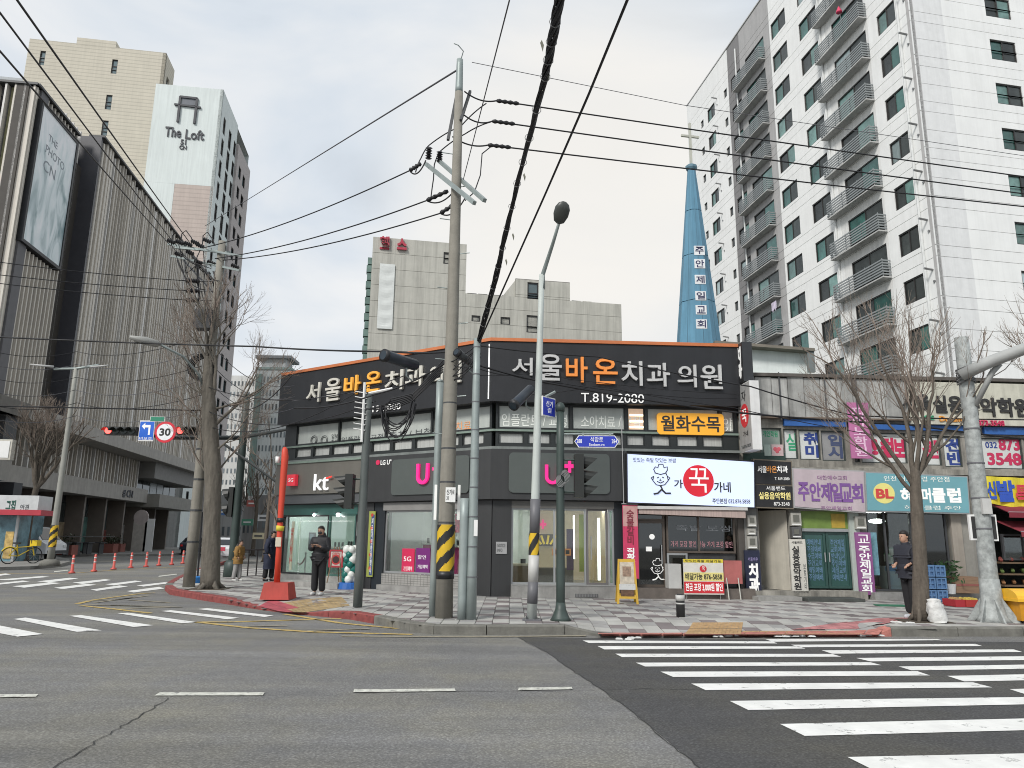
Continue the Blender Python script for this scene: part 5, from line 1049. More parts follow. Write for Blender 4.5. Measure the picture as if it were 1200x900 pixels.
# ================================================================ GREY BLOCK in the middle
YG=44.0;ga=at(437.5,277,YG);GA=Face((ga.x,ga.y),10.5)
GRC=M('grey_concrete_tiles',(.47,.46,.41),.85,var=.07,vs=1.2,streak=.28);
gb=thing('grey_block',(ga.x,ga.y,0),'windowless grey concrete block with red rooftop letters and a white hanging banner behind the fascia','building')
def gu(x,y):return GA.uz(x,y)
tall=gu(547,288);ztl=gu(437.5,277)[1];zlow=gu(600,345)[1];zlow=gu(640,350)[1];ur=gu(728,355)
zbx=gu(636,328)[1];bx=(gu(604,350)[0],gu(668,350)[0])
def winbox(x0,y0,x1,y1):a=gu(x0,y1);c=gu(x1,y0);return (a[0],c[0],a[1],c[1])
gw=[winbox(519.5,296,528,309),winbox(618,331.5,631,350),winbox(617,370,631,389.5),winbox(552.5,370,563,376.5),winbox(586.5,372,598,380)]
jo=M('tile_joint_grey',(.22,.21,.195),.9)
rows=[]
z=ztl
while z>4:rows.append(z);z -= 1.05
def clad(u0,u1,zt_,hs_all,nm='wall_panel',zlo=0):
    for k_,z in enumerate(rows):
        z1=min(z,zt_);z0=max(z-1.05,zlo)
        if z0 >= zt_-.05 or z1-z0<.1:continue
        hs=[(max(h[0],u0),min(h[1],u1),max(h[2],z0),min(h[3],z1-.02))for h in hs_all if h[1]>u0 and h[0]<u1 and h[2]<z1-.02 and h[3]>z0]
        wall(MB(),GA,u0,u1,z0,z1-.02,[h for h in hs if h[3]-h[2]>.01 and h[1]-h[0]>.01],0,.15).build(nm,GRC,gb)
clad(0,tall[0],ztl,gw);clad(tall[0]+.01,ur[0],zlow,gw);clad(bx[0],bx[1],zbx,[h for h in gw],zlo=zlow)
wall(MB(),GA,0,ur[0],0,zlow-.02,[h for h in gw],-.03,.2).build('wall_backing',jo,gb);wall(MB(),GA,0,tall[0],zlow-.02,ztl-.02,[h for h in gw],-.03,.2).build('wall_backing',jo,gb)
wall(MB(),GA,bx[0],bx[1],zlow-.02,zbx-.02,[h for h in gw],-.03,.2).build('wall_backing',jo,gb)
for i,h in enumerate(gw):
    fr=frame(MB(),GA,*h,.07,-.16,-.04,trans=(h[2]+.35*(h[3]-h[2]),)if i in (1,2)else ()).build('window',WFR,gb);MB().fbox(GA,h[0]+.07,h[1]-.07,h[2]+.07,h[3]-.07,-.12,-.1).build('pane',M('grey_blue_glass',(.12,.16,.17),.1,rnd=.2),fr)
LFc=GA.P(0,0,0);
m=MB()
def gbox(u0,u1,z1,d):m.hexa([GA.P(u0,0,-.1),GA.P(u1,0,-.1),GA.P(u1,z1,-.1),GA.P(u0,z1,-.1),GA.P(u0,0,-d),GA.P(u1,0,-d),GA.P(u1,z1,-d),GA.P(u0,z1,-d)])
gbox(0,tall[0],ztl-.05,12);gbox(tall[0],ur[0],zlow-.05,11.9);m.hexa([GA.P(bx[0]-.9,zlow-.1,-.15),GA.P(bx[1],zlow-.1,-.15),GA.P(bx[1],zbx-.05,-.15),GA.P(bx[0]+.05,zbx-.05,-.15),GA.P(bx[0]-.9,zlow-.1,-6),GA.P(bx[1],zlow-.1,-6),GA.P(bx[1],zbx-.05,-6),GA.P(bx[0]+.05,zbx-.05,-6)])
m.build('rear_walls',GRC,gb)
for x in (549,562,578,590,673,686):p=gu(x,345);MB().fbox(GA,p[0],p[0]+.6,zlow,zlow+.22,-1.2,-.6).build('roof_vent',DGREY if x<600 else GRC,gb)
sd=Face((GA.P(0,0).x-.02,GA.P(0,0).y),10.5-90)
m=MB()
for k_ in range(int((ztl-9.2)/.52)):z=8+k_*.52;m.fbox(GA,-.26-.05*(k_%2),.0,z,z+.44,-.6,-.1)
m.build('side_ledge',M('mint_side_fins',(.13,.20,.175),.7,var=.3,vs=2),gb)
t=thing('rooftop_letters',tuple(GA.P(.6,ztl-.9,0)),'two faded red syllables fixed at the top left of the grey block','sign',None);RC=M('faded_red_letter',(.42,.04,.07),.6)
for s,x0,x1,y0,y1 in (('헬',445,457,290.5,278.5),('스',465,477,293,281)):a=gu(x0,y0);c=gu(x1,y1);text(GA,s,(a[0],a[1],c[0],c[1]),.05,RC,t,depth=.12,bold=.045)
for x0,x1,y0,y1 in ((445,456,292,290.8),):a=gu(x0,y0);c=gu(x1,y1);MB().fbox(GA,a[0],c[0],a[1],c[1],0,.08).build('rail',RC,t)
a=gu(439.5,385);c=gu(463,310.5);a2=gu(460,386)
t=thing('hanging_banner',tuple(GA.P(a[0],a[1],.05)),'long blank white banner hanging with sagging folds on the grey block','banner');m=MB()
n_=26;k2=6
def bp_(i,j):f_,g=i/n_,j/k2;return GA.P(a[0]+.1+(c[0]-a[0]-.1)*g,c[1]-(c[1]-a[1])*f_-.12*math.sin(math.pi*g)*(1 if 1<i<n_-1 else 0),.08+.02*math.sin(i*1.3)*math.sin(math.pi*g))
vs=[bp_(i,j)for i in range(n_+1)for j in range(k2+1)];vs += [p+GA.N*-.02 for p in vs];o_=(n_+1)*(k2+1)
m.add(vs,[(i*(k2+1)+j,i*(k2+1)+j+1,(i+1)*(k2+1)+j+1,(i+1)*(k2+1)+j)for i in range(n_)for j in range(k2)]+[(o_+i*(k2+1)+j,o_+i*(k2+1)+j+1,o_+(i+1)*(k2+1)+j+1,o_+(i+1)*(k2+1)+j)for i in range(n_)for j in range(k2)]);m.smooth().build('cloth',M('white_banner',(.62,.64,.62),.8,var=.06),t)
# ================================================================ THE LOFT TOWER and the beige tower behind it
YL=94.0;lp=at(262,105,YL);LA=Face((lp.x,lp.y),8.0);LB=Face((lp.x,lp.y),98.0)
LWH=M('loft_white_wall',(.66,.71,.69),.75,var=.04,vs=.3,streak=.12);LBR=M('loft_pinkish_brick',(.50,.425,.38),.85,var=.06,vs=.6,streak=.1);LBG=M('beige_brick_courses',(.56,.52,.43),.85,var=.05,vs=.4,streak=.08)
def brickmat(m,course=.35,dark=.82):
    nt=m.node_tree;N=nt.nodes;L=nt.links;b=N['Principled BSDF'];l=b.inputs['Base Color'].links[0];src=l.from_socket
    tc=N.new('ShaderNodeTexCoord');sx=N.new('ShaderNodeSeparateXYZ');L.new(tc.outputs['Object'],sx.inputs[0]);d=N.new('ShaderNodeMath');d.operation='DIVIDE';L.new(sx.outputs[2],d.inputs[0]);d.inputs[1].default_value=course
    f=N.new('ShaderNodeMath');f.operation='FRACT';L.new(d.outputs[0],f.inputs[0]);g=N.new('ShaderNodeMath');g.operation='LESS_THAN';L.new(f.outputs[0],g.inputs[0]);g.inputs[1].default_value=.22
    r=N.new('ShaderNodeMapRange');L.new(g.outputs[0],r.inputs[0]);r.inputs[3].default_value=1;r.inputs[4].default_value=dark;v=N.new('ShaderNodeVectorMath');v.operation='SCALE';L.new(src,v.inputs[0]);L.new(r.outputs[0],v.inputs['Scale']);L.new(v.outputs[0],b.inputs['Base Color'])
brickmat(LBG,.62,.80);brickmat(LBR,.62,.84)
lf=thing('loft_tower',(lp.x,lp.y,0),'slender white tower with a black chair-like emblem and The Loft lettering near its top','building')
zl=lp.z;ul=LA.uz(183,97)[0]
LSC=LB
def lsu(x,y):return LSC.uz(x,y)
uw_end=lsu(279,148)[0];ub_end=lsu(293.5,170)[0]
print('loft',zl,ul,uw_end,ub_end)
zbrown=LA.uz(230,217)[1];ubrown=LA.uz(204.5,216)[0]
MB().fbox(LA,ul,0,zbrown,zl,-.3,0).build('wall',LWH,lf);MB().fbox(LA,ul,ubrown,0,zbrown-.01,-.3,0).build('wall',LWH,lf);MB().fbox(LA,ubrown+.02,-.02,26,zbrown-.01,-.3,.0).build('wall',LBR,lf)
MB().fbox(LA,ubrown+.02,-.02,0,25.95,-.3,.0).build('wall',M('loft_lower_white',(.55,.56,.55),.8,streak=.2),lf)
FL=3.3
wtop=[zl-3.2-FL*k for k in range(17)]
sh=[]
cols=[]
cw=[(lsu(262.2,140)[0],lsu(265.8,135)[0],2.5),(lsu(268,160)[0],lsu(272,155)[0],2.9),(lsu(273.4,175)[0],lsu(277,170)[0],2.3)]
for i,z in enumerate(wtop):
    for (a,c,h)in cw:sh.append((a,c,z-h,z))
sb2=[];L2=ub_end-uw_end
for z in wtop:
    z -= 2.6
    sb2 += [(uw_end+L2*.16,uw_end+L2*.34,z-1.9,z),(uw_end+L2*.48,uw_end+L2*.68,z-1.9,z)]
wall(MB(),LSC,0,uw_end,0,zl,sh,0,.4).build('wall',LWH,lf)
zb3=zl-3.0
wall(MB(),LSC,uw_end+.02,ub_end,0,zb3,[(min(a,b_),max(a,b_),c,d)for a,b_,c,d in sb2],.35,.4).build('wall',M('loft_side_pink',(.42,.385,.37),.85,var=.08),lf)
DG=[M('tower_dark_glass',(.03,.04,.05),.12,rnd=.4),M('tower_pale_glass',(.35,.37,.35),.2,rnd=.3),M('tower_teal_glass',(.08,.14,.15),.12,rnd=.3)]
for i,h in enumerate(sh):
    fr=frame(MB(),LSC,*h,.10,-.35,-.08,((h[0]+h[1])/2,)).build('window',WFR,lf);MB().fbox(LSC,h[0]+.1,h[1]-.1,h[2]+.1,h[3]-.1,-.3,-.28).build('pane',DG[1 if i%3 == 1 else random.choice((0,0,2))],fr)
for i,h in enumerate(sb2):
    a,c=min(h[0],h[1]),max(h[0],h[1]);fr=frame(MB(),LSC,a,c,h[2],h[3],.10,.0,.27).build('window',WFR,lf);MB().fbox(LSC,a+.1,c-.1,h[2]+.1,h[3]-.1,.05,.07).build('pane',DG[random.choice((0,2))],fr)
m=MB();q=[LA.P(ul,0,-.2),LA.P(0,0,-.2),LSC.P(ub_end,0,-.1),LSC.P(ub_end,0,-abs(ul)+.3)];m.poly([(p.x,p.y,zl-.3)for p in q]);
for a,c in ((q[2],q[3]),(q[3],q[0])):m.poly([(a.x,a.y,0),(c.x,c.y,0),(c.x,c.y,zl-.3),(a.x,a.y,zl-.3)])
m.build('rear_wall',LWH,lf)
for x in (203,211,239,251):p=LA.uz(x,100);MB().ball(LA.P(p[0],zl+.1,-3),.7,8).build('roof_dome',M('roof_bush',(.10,.11,.09),.9),lf)
BK_=M('black_emblem',(.03,.032,.04),.5)
t=thing('tower_emblem',tuple(LA.P(-4,zl-8,0)),'black chair-shaped emblem high on the white tower wall','sign')
def lbar(x0,y0,x1,y1,w_=.32,mat=BK_,d=.25):
    a=LA.uz(x0,y0);c=LA.uz(x1,y1);dd=Vector((c[0]-a[0],c[1]-a[1])).normalized();n_=Vector((-dd.y,dd.x))*w_/2
    MB().fquad(LA,[(a[0]-n_.x,a[1]-n_.y),(c[0]-n_.x,c[1]-n_.y),(c[0]+n_.x,c[1]+n_.y),(a[0]+n_.x,a[1]+n_.y)],.02+random.random()*.01,d).build('bar',mat,t)
lbar(211.8,113.5,208.5,143.5,.30);lbar(231.5,116,228,145.5,.30);lbar(211.5,114,231.8,116.2,.30);lbar(204.8,122.8,235.5,126.8,.24)
a=LA.uz(213,122.5);c=LA.uz(230,117);MB().fbox(LA,a[0],c[0],a[1],c[1],.02,.10).build('panel',M('grey_emblem_panel',(.16,.17,.19)),t)
t=thing('tower_lettering',tuple(LA.P(-4,zl-12,0)),'The Loft lettering in black under the emblem, with small figures below','sign')
ptext(LA,'The',(193,160),(213,150),.02,BK_,t,depth=.12,bold=.012);ptext(LA,'Loft',(217,163),(240,153.5),.02,BK_,t,depth=.12,bold=.012);ptext(LA,'51',(211.5,169.5),(218.5,164),.02,BK_,t,depth=.1,bold=.02);ptext(LA,'CN',(210,175),(219,171),.02,BK_,t,depth=.1,bold=.02)
YB_=108.0;bp0=at(195,62,YB_);BA=Face((bp0.x,bp0.y),9.0);BS=Face((bp0.x,bp0.y),99)
bt=thing('beige_tower',(bp0.x,bp0.y,0),'broad beige brick tower with four small windows standing behind the white tower','building')
zB=bp0.z;uL=BA.uz(35,45)[0];bw=[]
for x0,y0,x1,y1 in ((45,60,54,76),(129.5,70,138.5,86),(122.5,111.5,132,128),(118,141.5,127.5,158.5)):a=BA.uz(x0,y1);c=BA.uz(x1,y0);bw.append((a[0],c[0],a[1],c[1]))
wall(MB(),BA,uL,0,0,zB,bw,0,.5).build('wall',LBG,bt)
ua1,ua2=BA.uz(89,55)[0],BA.uz(135,60)[0];MB().fbox(BA,ua1,ua2,zB-.2,zB+1.1,-2,.01).build('wall',LBG,bt)
for h in bw:
    fr=frame(MB(),BA,*h,.09,-.4,-.1,trans=(h[2]+.3*(h[3]-h[2]),h[2]+.55*(h[3]-h[2]))).build('window',WFR,bt);MB().fbox(BA,h[0]+.14,h[1]-.14,h[2]+.14,h[3]-.14,-.3,-.25).build('pane',M('blue_grey_glass',(.14,.19,.20),.15),fr)
us=BS.uz(204,88)[0]
h=(us*.30,us*.62,zB-6.5,zB-3.2);wall(MB(),BS,0,us,0,zB,[h],0,.5).build('wall',LBG,bt);MB().fbox(BS,h[0],h[1],h[2],h[3],-.4,-.3).build('window',DG[0],bt)
m=MB();q=[BA.P(uL,0),BA.P(0,0),BS.P(us,0),BS.P(us,0)+(BA.P(uL,0)-BA.P(0,0))];m.poly([(p.x,p.y,zB-.5)for p in q]);m.poly([(q[0].x,q[0].y,0),(q[3].x,q[3].y,0),(q[3].x,q[3].y,zB-.5),(q[0].x,q[0].y,zB-.5)]);m.build('roof',LBG,bt)
MB().fbox(BA,BA.uz(0,150)[0]-8,uL+.4,0,BA.uz(8,86)[1],-14,-1).build('annexe',M('pale_annexe',(.4,.42,.43)),bt)
# ================================================================ MALL (left)
M0=(-30,50);MA=Face(M0,97.9-180)
class FaceL(Face):
    def __init__(s,P0,az,flip):
        Face.__init__(s,P0,az);s.N=s.N*flip
MW=FaceL(M0,97.9,1)
FIN=M('taupe_metal_fin',(.54,.50,.44),.5,var=.05,streak=.1,rnd=.12);FIN2=M('pale_metal_fin',(.60,.58,.55),.45,rnd=.1);MBK=M('mall_back_panel',(.05,.044,.038),.7,var=.15,rnd=.2);MBK2=M('mall_beige_panel',(.62,.58,.50),.7,rnd=.1);BAND=M('mall_concrete_band',(.38,.36,.33),.8,var=.1,streak=.2);DKM=M('mall_dark_recess',(.012,.013,.016),.5)
ml_=thing('mall_building',(M0[0],M0[1],0),'large dark shopping building clad in upright metal fins along the left street','building')
def mu(x,y,o=0):return MW.uz(x,y,o)
zL_,zT1=9.17,mu(45,100)[1];zT2=mu(123,163)[1]
uN=mu(45,100)[0];uA=mu(93,163)[0];uB=mu(123,163)[0];uF=34.0
print('mall',uN,uA,uB,zT1,zT2)
MB().fbox(MW,uN,uA,zL_,zT1,-1.2,-.5).build('back_panel',MBK,ml_);MB().fbox(MW,uB,uF,zL_,zT2,-1.2,-.5).build('back_panel',MBK,ml_)
MB().fbox(MW,uA,uB,zL_,zT2-.2,-6,-2.5).build('back_panel',DKM,ml_)
MB().fbox(MW,uA-.01,uA+.2,zL_,zT1,-2.5,-.2).build('return_wall',DKM,ml_);MB().fbox(MW,uB-.25,uB,zL_,zT2,-2.5,-.1).build('return_wall',M('mall_navy_return',(.06,.06,.068),.4),ml_)
m=MB();m.hexa([MW.P(uN,0,-8),MW.P(uF,0,-8),MW.P(uF,zT1-1,-8),MW.P(uN,zT1-1,-8),MW.P(uN,0,-40),MW.P(uF,0,-40),MW.P(uF,zT1-1,-40),MW.P(uN,zT1-1,-40)]);m.hexa([MW.P(uN+.5,zL_,-1.2),MW.P(uF,zL_,-1.2),MW.P(uF,zT1-.6,-1.2),MW.P(uN+.5,zT1-.6,-1.2),MW.P(uN+.5,zL_,-9),MW.P(uF,zL_,-9),MW.P(uF,zT1-.6,-9),MW.P(uN+.5,zT1-.6,-9)])
m.build('body',MBK,ml_)
def fin(F_,u,z0,z1,w_,d,mat,o=-.5):return MB().fbox(F_,u,u+w_,z0,z1,o,o+d).build('fin',mat,ml_)
u=uB+.1;i=0
while u<uF-.3:
    w_=random.choice((.09,.12,.2,.28));fin(MW,u,zL_+.02,zT2-random.choice((0,.0,.3)),w_,.45,FIN2 if i%9 == 4 else FIN)
    if i%4 != 3:MB().fbox(MW,u+w_+.02,u+w_+random.uniform(.2,.36),zL_+.02,zT2-.4,-.5,-.22).build('back_strip',MBK2,ml_)
    u += random.choice((.42,.5,.56,.62));i += 1
for u in (uA+.35,uA+.9,uA+1.5,uA+2.1,uA+2.7):fin(MW,u,zL_,zT2-.1,.12,.7,FIN2,-1.9)
bb=[mu(52,128),mu(86,180),mu(64,306),mu(21,274)]
ub0,ub1=mu(36,200)[0],mu(76.5,245)[0];zb0,zb1=mu(21,277)[1],mu(52,126)[1]
print('bill',ub0,ub1,zb0,zb1,bb)
u=uN+.1
while u<uA-.1:
    if u+.1<ub0-.1 or u>ub1+.1:fin(MW,u,zL_+.02,zT1-.05,.12,.45,FIN)
    else:fin(MW,u,zL_+.02,zb0-.3,.12,.45,FIN);fin(MW,u,zb1+.4,zT1-.05,.12,.45,FIN)
    if i%3:MB().fbox(MW,u+.16,u+.34,zL_+.02,zb0-.4,-.5,-.44).build('back_strip',MBK2,ml_)
    u += .46;i += 1
t=thing('billboard',tuple(MW.P((ub0+ub1)/2,zb0,.1)),'huge pale teal and white film-style billboard on the finned mall wall','billboard')
def billmat():
    m=bpy.data.materials.new('billboard_print');m.use_nodes=True;nt=m.node_tree;N=nt.nodes;L=nt.links;b=N['Principled BSDF'];b.inputs['Roughness'].default_value=.4
    tc=N.new('ShaderNodeTexCoord');mp=N.new('ShaderNodeMapping');mp.inputs['Scale'].default_value=(.1,.35,.12);L.new(tc.outputs['Object'],mp.inputs[0]);n=N.new('ShaderNodeTexNoise');n.inputs['Scale'].default_value=2.2;n.inputs['Detail'].default_value=3;n.inputs['Distortion'].default_value=1.6;L.new(mp.outputs[0],n.inputs['Vector'])
    sx=N.new('ShaderNodeSeparateXYZ');L.new(tc.outputs['Object'],sx.inputs[0]);r=N.new('ShaderNodeMapRange');r.inputs[1].default_value=2;r.inputs[2].default_value=12;r.inputs[3].default_value=.16;r.inputs[4].default_value=-.12;L.new(sx.outputs[2],r.inputs[0])
    ad=N.new('ShaderNodeMath');ad.operation='ADD';L.new(n.outputs[0],ad.inputs[0]);L.new(r.outputs[0],ad.inputs[1]);c=N.new('ShaderNodeValToRGB');L.new(ad.outputs[0],c.inputs[0]);e=c.color_ramp.elements
    e[0].position=.42;e[0].color=(.80,.82,.84,1);e[1].position=.85;e[1].color=(.12,.22,.24,1);k=c.color_ramp.elements.new(.62);k.color=(.62,.70,.72,1);L.new(c.outputs[0],b.inputs['Base Color']);return m
MB().fbox(MW,ub0,ub1,zb0,zb1,-.05,.12).build('print',billmat(),t);frame(MB(),MW,ub0-.18,ub1+.18,zb0-.2,zb1+.2,.2,-.3,.18).build('frame',DKM,t)
wd_=ub1-ub0;PG=M('grey_print',(.20,.23,.26),.5)
for s,f0,f1,g0,g1 in (('THE',.25,.50,.80,.85),('PHOTO',.22,.75,.70,.76),('CN',.22,.55,.57,.65)):text(MW,s,(ub0+wd_*f0,zb0+(zb1-zb0)*g0,ub0+wd_*f1,zb0+(zb1-zb0)*g1),.125,PG,t)
MF=Face(tuple(MW.P(uN,0,0))[:2],7.9)
MB().fbox(MF,-30,0,zL_,zT1,-1.4,-.5).build('back_panel',M('mall_slate_panel',(.10,.098,.105),.6,rnd=.1),ml_)
for k_ in range(30):
    u=-.25-k_*.52;fin(MF,u,zL_+.02,zT1-.02,.11,.5,FIN2 if k_%2 else FIN)
    if k_%5 == 2:MB().fbox(MF,u-.3,u-.1,zL_+.02,zT1-.1,-.5,-.3).build('back_strip',M('mall_olive_strip',(.17,.16,.08),.6),ml_)
MB().fbox(MF,-30,.0,zT1,zT1+.14,-1,.1).build('parapet_cap',DGREY,ml_);MB().fbox(MW,uN,uA,zT1,zT1+.14,-1,.1).build('parapet_cap',DGREY,ml_);MB().fbox(MW,uB-.25,uF,zT2,zT2+.14,-1,.1).build('parapet_cap',DGREY,ml_)
zL0=mu(15,492)[1]if False else zL_
MB().fbox(MW,uN-.3,uF,zL_-.9,zL_,-4,.35).build('ledge_band',BAND,ml_);MB().fbox(MF,-30,.35,zL_-.9,zL_,-4,.35).build('ledge_band',BAND,ml_)
zl1=4.55;zl2=5.75
o2=-1.6
MB().fbox(MW,uN,19.5,zl2,zL_-.9,-3.2,o2-.4).build('back_panel',MBK,ml_)
u=uN+.3;i=0
while u<19.2:
    fin(MW,u,zl2,zL_-.92,.16,.35,FIN2 if i%4 == 1 else FIN,o2-.4);u += random.choice((.5,.62,.75));i += 1
MB().fbox(MW,uN,21,zl1,zl2,-3.4,o2+.3).build('ledge_band',BAND,ml_);MB().fbox(MF,-30,0,zl1,zl2,-3.4,-1).build('ledge_band',BAND,ml_);MB().fbox(MF,-30,0,zl2,zL_-.9,-3.4,-2.0).build('back_panel',DKM,ml_)
MB().fbox(MW,21,uF,4.2,5.4,-3.4,-.2).build('ledge_band',M('mall_pale_band',(.26,.25,.225),.8),ml_);MB().fbox(MW,19.5,uF,zL_-2.4,zL_-.9,-3.3,-.4).build('ledge_band',M('mall_grey_band',(.22,.215,.205),.8),ml_)
MGL=M('mall_dark_glass',(.05,.065,.065),.08,var=.4,vs=.6,rnd=.5,spec=.7);MPL=M('mall_pale_blind',(.32,.36,.38),.3,rnd=.2);CLM=M('mall_column',(.16,.135,.115),.6,rnd=.1)
MB().fbox(MW,uN,uF,0,zl1,-5,-4).build('dark_wall',DKM,ml_)
for k_ in range(10):MB().fbox(MW,uN+1.5+k_*4.1,uN+2.9+k_*4.1,.3,2.0+.5*(k_%3),-3.19,-3.15).build('window_picture',M('mall_window_print_%d'%(k_%4),((.30,.24,.16),(.10,.20,.18),(.32,.10,.09),(.36,.36,.34))[k_%4],.4,var=.5,vs=2),ml_)
u=uN+.3;i=0
while u<uF-2:
    MB().fbox(MW,u,u+1.7,.2,4.0,-3.3,-3.2).build('window',MPL if i in (16,18)else MGL,ml_);
    if i%2 == 0:MB().fbox(MW,u+1.75,u+2.05,.15,zl1,-3.3,-1.9).build('column',CLM,ml_)
    u += 2.1;i += 1
for k_ in range(6):MB().fbox(MW,21+k_*2.1,22.9+k_*2.1,5.45,zL_-2.45,-2.6,-2.5).build('window',MPL if k_ in (2,3)else MGL,ml_)
for k_ in range(10):MB().fbox(MF,-2.3-k_*2.1,-.5-k_*2.1,.2,4.0,-3.3,-3.2).build('window',MGL,ml_)
MB().fbox(MF,-30,0,0,zl1,-5,-4).build('dark_wall',DKM,ml_)
p=mu(148,583,o2+.3);text(MW,'# CN',(p[0]-1.0,4.75,p[0]+1.4,5.45),o2+.31,BK_,ml_,depth=.05,bold=.03)
t=thing('street_shop_sign',tuple(MF.P(-3,3,.5)),'white shop sign with dark green strokes and a red lower edge at the far left','sign')
a=MF.uz(-20,603,.6);c=MF.uz(46,582,.6)
MB().fbox(MF,a[0],c[0],a[1]+.28,c[1]+.05,-1.0,.6).build('sign_board',M('white_shop_board',(.55,.56,.56),.5),t);MB().fbox(MF,a[0],c[0]+.2,a[1]+.0,a[1]+.28,-1.0,.62).build('red_edge',M('red_board_edge',(.45,.04,.06),.5),t)
ptext(MF,'그집',(6,598),(19,586),.61,M('dark_green_lettering',(.02,.09,.07)),t,bold=.03);ptext(MF,'안경',(23,599),(34,591),.61,BK_,t)
t=thing('white_strip_sign',tuple(MF.P(2,4,.5)),'thin white lettered strip sign over the mall entrance behind the street lamp','sign');p=mu(47,574,1.0)
MB().fbox(MW,uN+1.2,uN+7,3.75,4.1,-1.2,-1.0).build('sign_board',M('pale_strip_board',(.6,.6,.6),emit=.1),t)
t=thing('corner_light_box',tuple(MF.P(-4.5,8,1)),'tilted pale light box sign with brown edge high at the far left edge','sign');a=MF.uz(-20,538,.9);c=MF.uz(15,515,.9)
MB().fbox(MF,a[0],c[0],a[1],c[1],.5,.9).build('sign_box',M('cream_box',(.50,.48,.42),.5),t);MB().fbox(MF,a[0]+.1,c[0]-.1,a[1]+.1,c[1]-.1,.9,.93).build('sign_face',WHITE,t)
t=thing('corner_shop',tuple(MF.P(-6,0,0)),'bright glazed shop front with coloured window pictures at the far left edge','shop')
c=MF.uz(24,600,-.2);MB().fbox(MF,-14,c[0],.15,3.0,-3,-.2).build('shop_body',M('shop_glass_picture',(.12,.22,.26),.2,var=.6,vs=1.3),t)
for i in range(7):MB().fbox(MF,c[0]-.1-i*1.3,c[0]-i*1.3+.02,.15,3.0,-.2,-.1).build('mullion',ALU,t)
for i,cc in enumerate(((.5,.35,.12),(.05,.3,.5),(.2,.22,.6),(.5,.15,.1))):MB().fbox(MF,c[0]-.55-i*1.3,c[0]-.15-i*1.3,.3,1.7,-.2,-.15).build('window_picture',M('picture_%s'%'abcd'[i],cc,.5,var=.6,vs=3),t)
# ================================================================ FAR END OF THE STREET
def winmat(name,wall_,fh,ww,gl):
    """far facade, windows too small to tell apart"""
    m=bpy.data.materials.new(name);m.use_nodes=True;nt=m.node_tree;N=nt.nodes;L=nt.links;b=N['Principled BSDF'];tc=N.new('ShaderNodeTexCoord')
    n=N.new('ShaderNodeTexNoise');n.inputs['Scale'].default_value=.3;L.new(tc.outputs['Object'],n.inputs['Vector']);c=N.new('ShaderNodeMixRGB');L.new(n.outputs[0],c.inputs[0]);c.inputs[1].default_value=(*[x*.85 for x in wall_],1);c.inputs[2].default_value=(*wall_,1);L.new(c.outputs[0],b.inputs['Base Color']);b.inputs['Roughness'].default_value=.8;return m
def farblock(name,x0,x1,yt,Y,col,lab,floors_,cols_,az=0,depth=14,group=None,ww=.42,wh_=.42,cap=None):
    """far building whose windows are real recessed pieces"""
    a=at(x0,yt,Y);c=at(x1,yt,Y);W_=c.x-a.x;H=a.z;f=Face((a.x,a.y),az);t=thing(name,(a.x,a.y,0),lab,'building',group)
    MB().fbox(f,0,W_,-0,H,-depth,0).build('wall',M('far_%s'%(str(col)),col,.85,var=.07,vs=.2,streak=.2),t)
    z1=H-1.2;fh=2.85;G_=M('far_glass',(.13,.15,.16),.2,rnd=.5);me={}
    cw_=W_/cols_
    for i in range(floors_):
        for j in range(cols_):
            k_='w'
            if k_ not in me:o=MB().fbox(f,0,cw_*ww,0,fh*wh_,.01,.06).build('window',G_,None);me[k_]=o.data;off=f.P(0,0,.01);bpy.data.objects.remove(o)
            z=H-1.5-fh*i-fh*wh_
            if z<1:continue
            inst(me[k_],'window',t,f.P(cw_*(j+(1-ww)/2),z,0)-f.P(0,0,0))
    return t,f,W_,H
t,f,W_,H=farblock('far_apartment',301,341,433,150,(.55,.57,.56),'grey apartment block far up the street with a flat-roofed turret on top',24,10)
MB().fbox(f,W_*.25-1,W_*.25+4,H,H+2.4,-5,-.5).build('turret',M('far_turret',(.5,.51,.51),.8),t);MB().fbox(f,W_*.25-2.2,W_*.25+5.2,H+2.4,H+3.0,-6,.3).build('turret_roof',M('far_turret_roof',(.20,.21,.22),.8),t)
MB().fbox(f,.1,1.3,2,H-1,.02,.5).build('stair_strip',M('far_green_strip',(.16,.23,.21),.6),t);MB().fbox(f,-.2,W_+.2,H,H+.5,-14,.2).build('parapet',M('far_green_parapet',(.25,.32,.30)),t)
farblock('far_apartment',270,300,440,190,(.56,.56,.54),'narrow paler apartment block farther off, left of the turret block',22,7)
farblock('far_apartment',246,268,452,230,(.50,.51,.51),'dim apartment block behind the big tree trunk',20,5)
farblock('far_apartment',215,246,470,210,(.50,.50,.49),'whitish apartment block between mall and tree',20,6)
farblock('street_house',286,300,592,75,(.30,.29,.28),'low grey shop house at the end of the side street',3,3)
farblock('street_house',300,316,580,62,(.22,.22,.22),'dark narrow shop house beside the low grey one',4,2)
farblock('street_house',256,287,580,105,(.36,.35,.34),'pale low house across the end of the side street',3,5)
farblock('street_house',322,345,596,44,(.20,.20,.19),'dark house wall just left of the kt shop',2,2)
farblock('street_house',224,262,598,120,(.3,.3,.3),'long dark low building behind the parked cars',2,6)
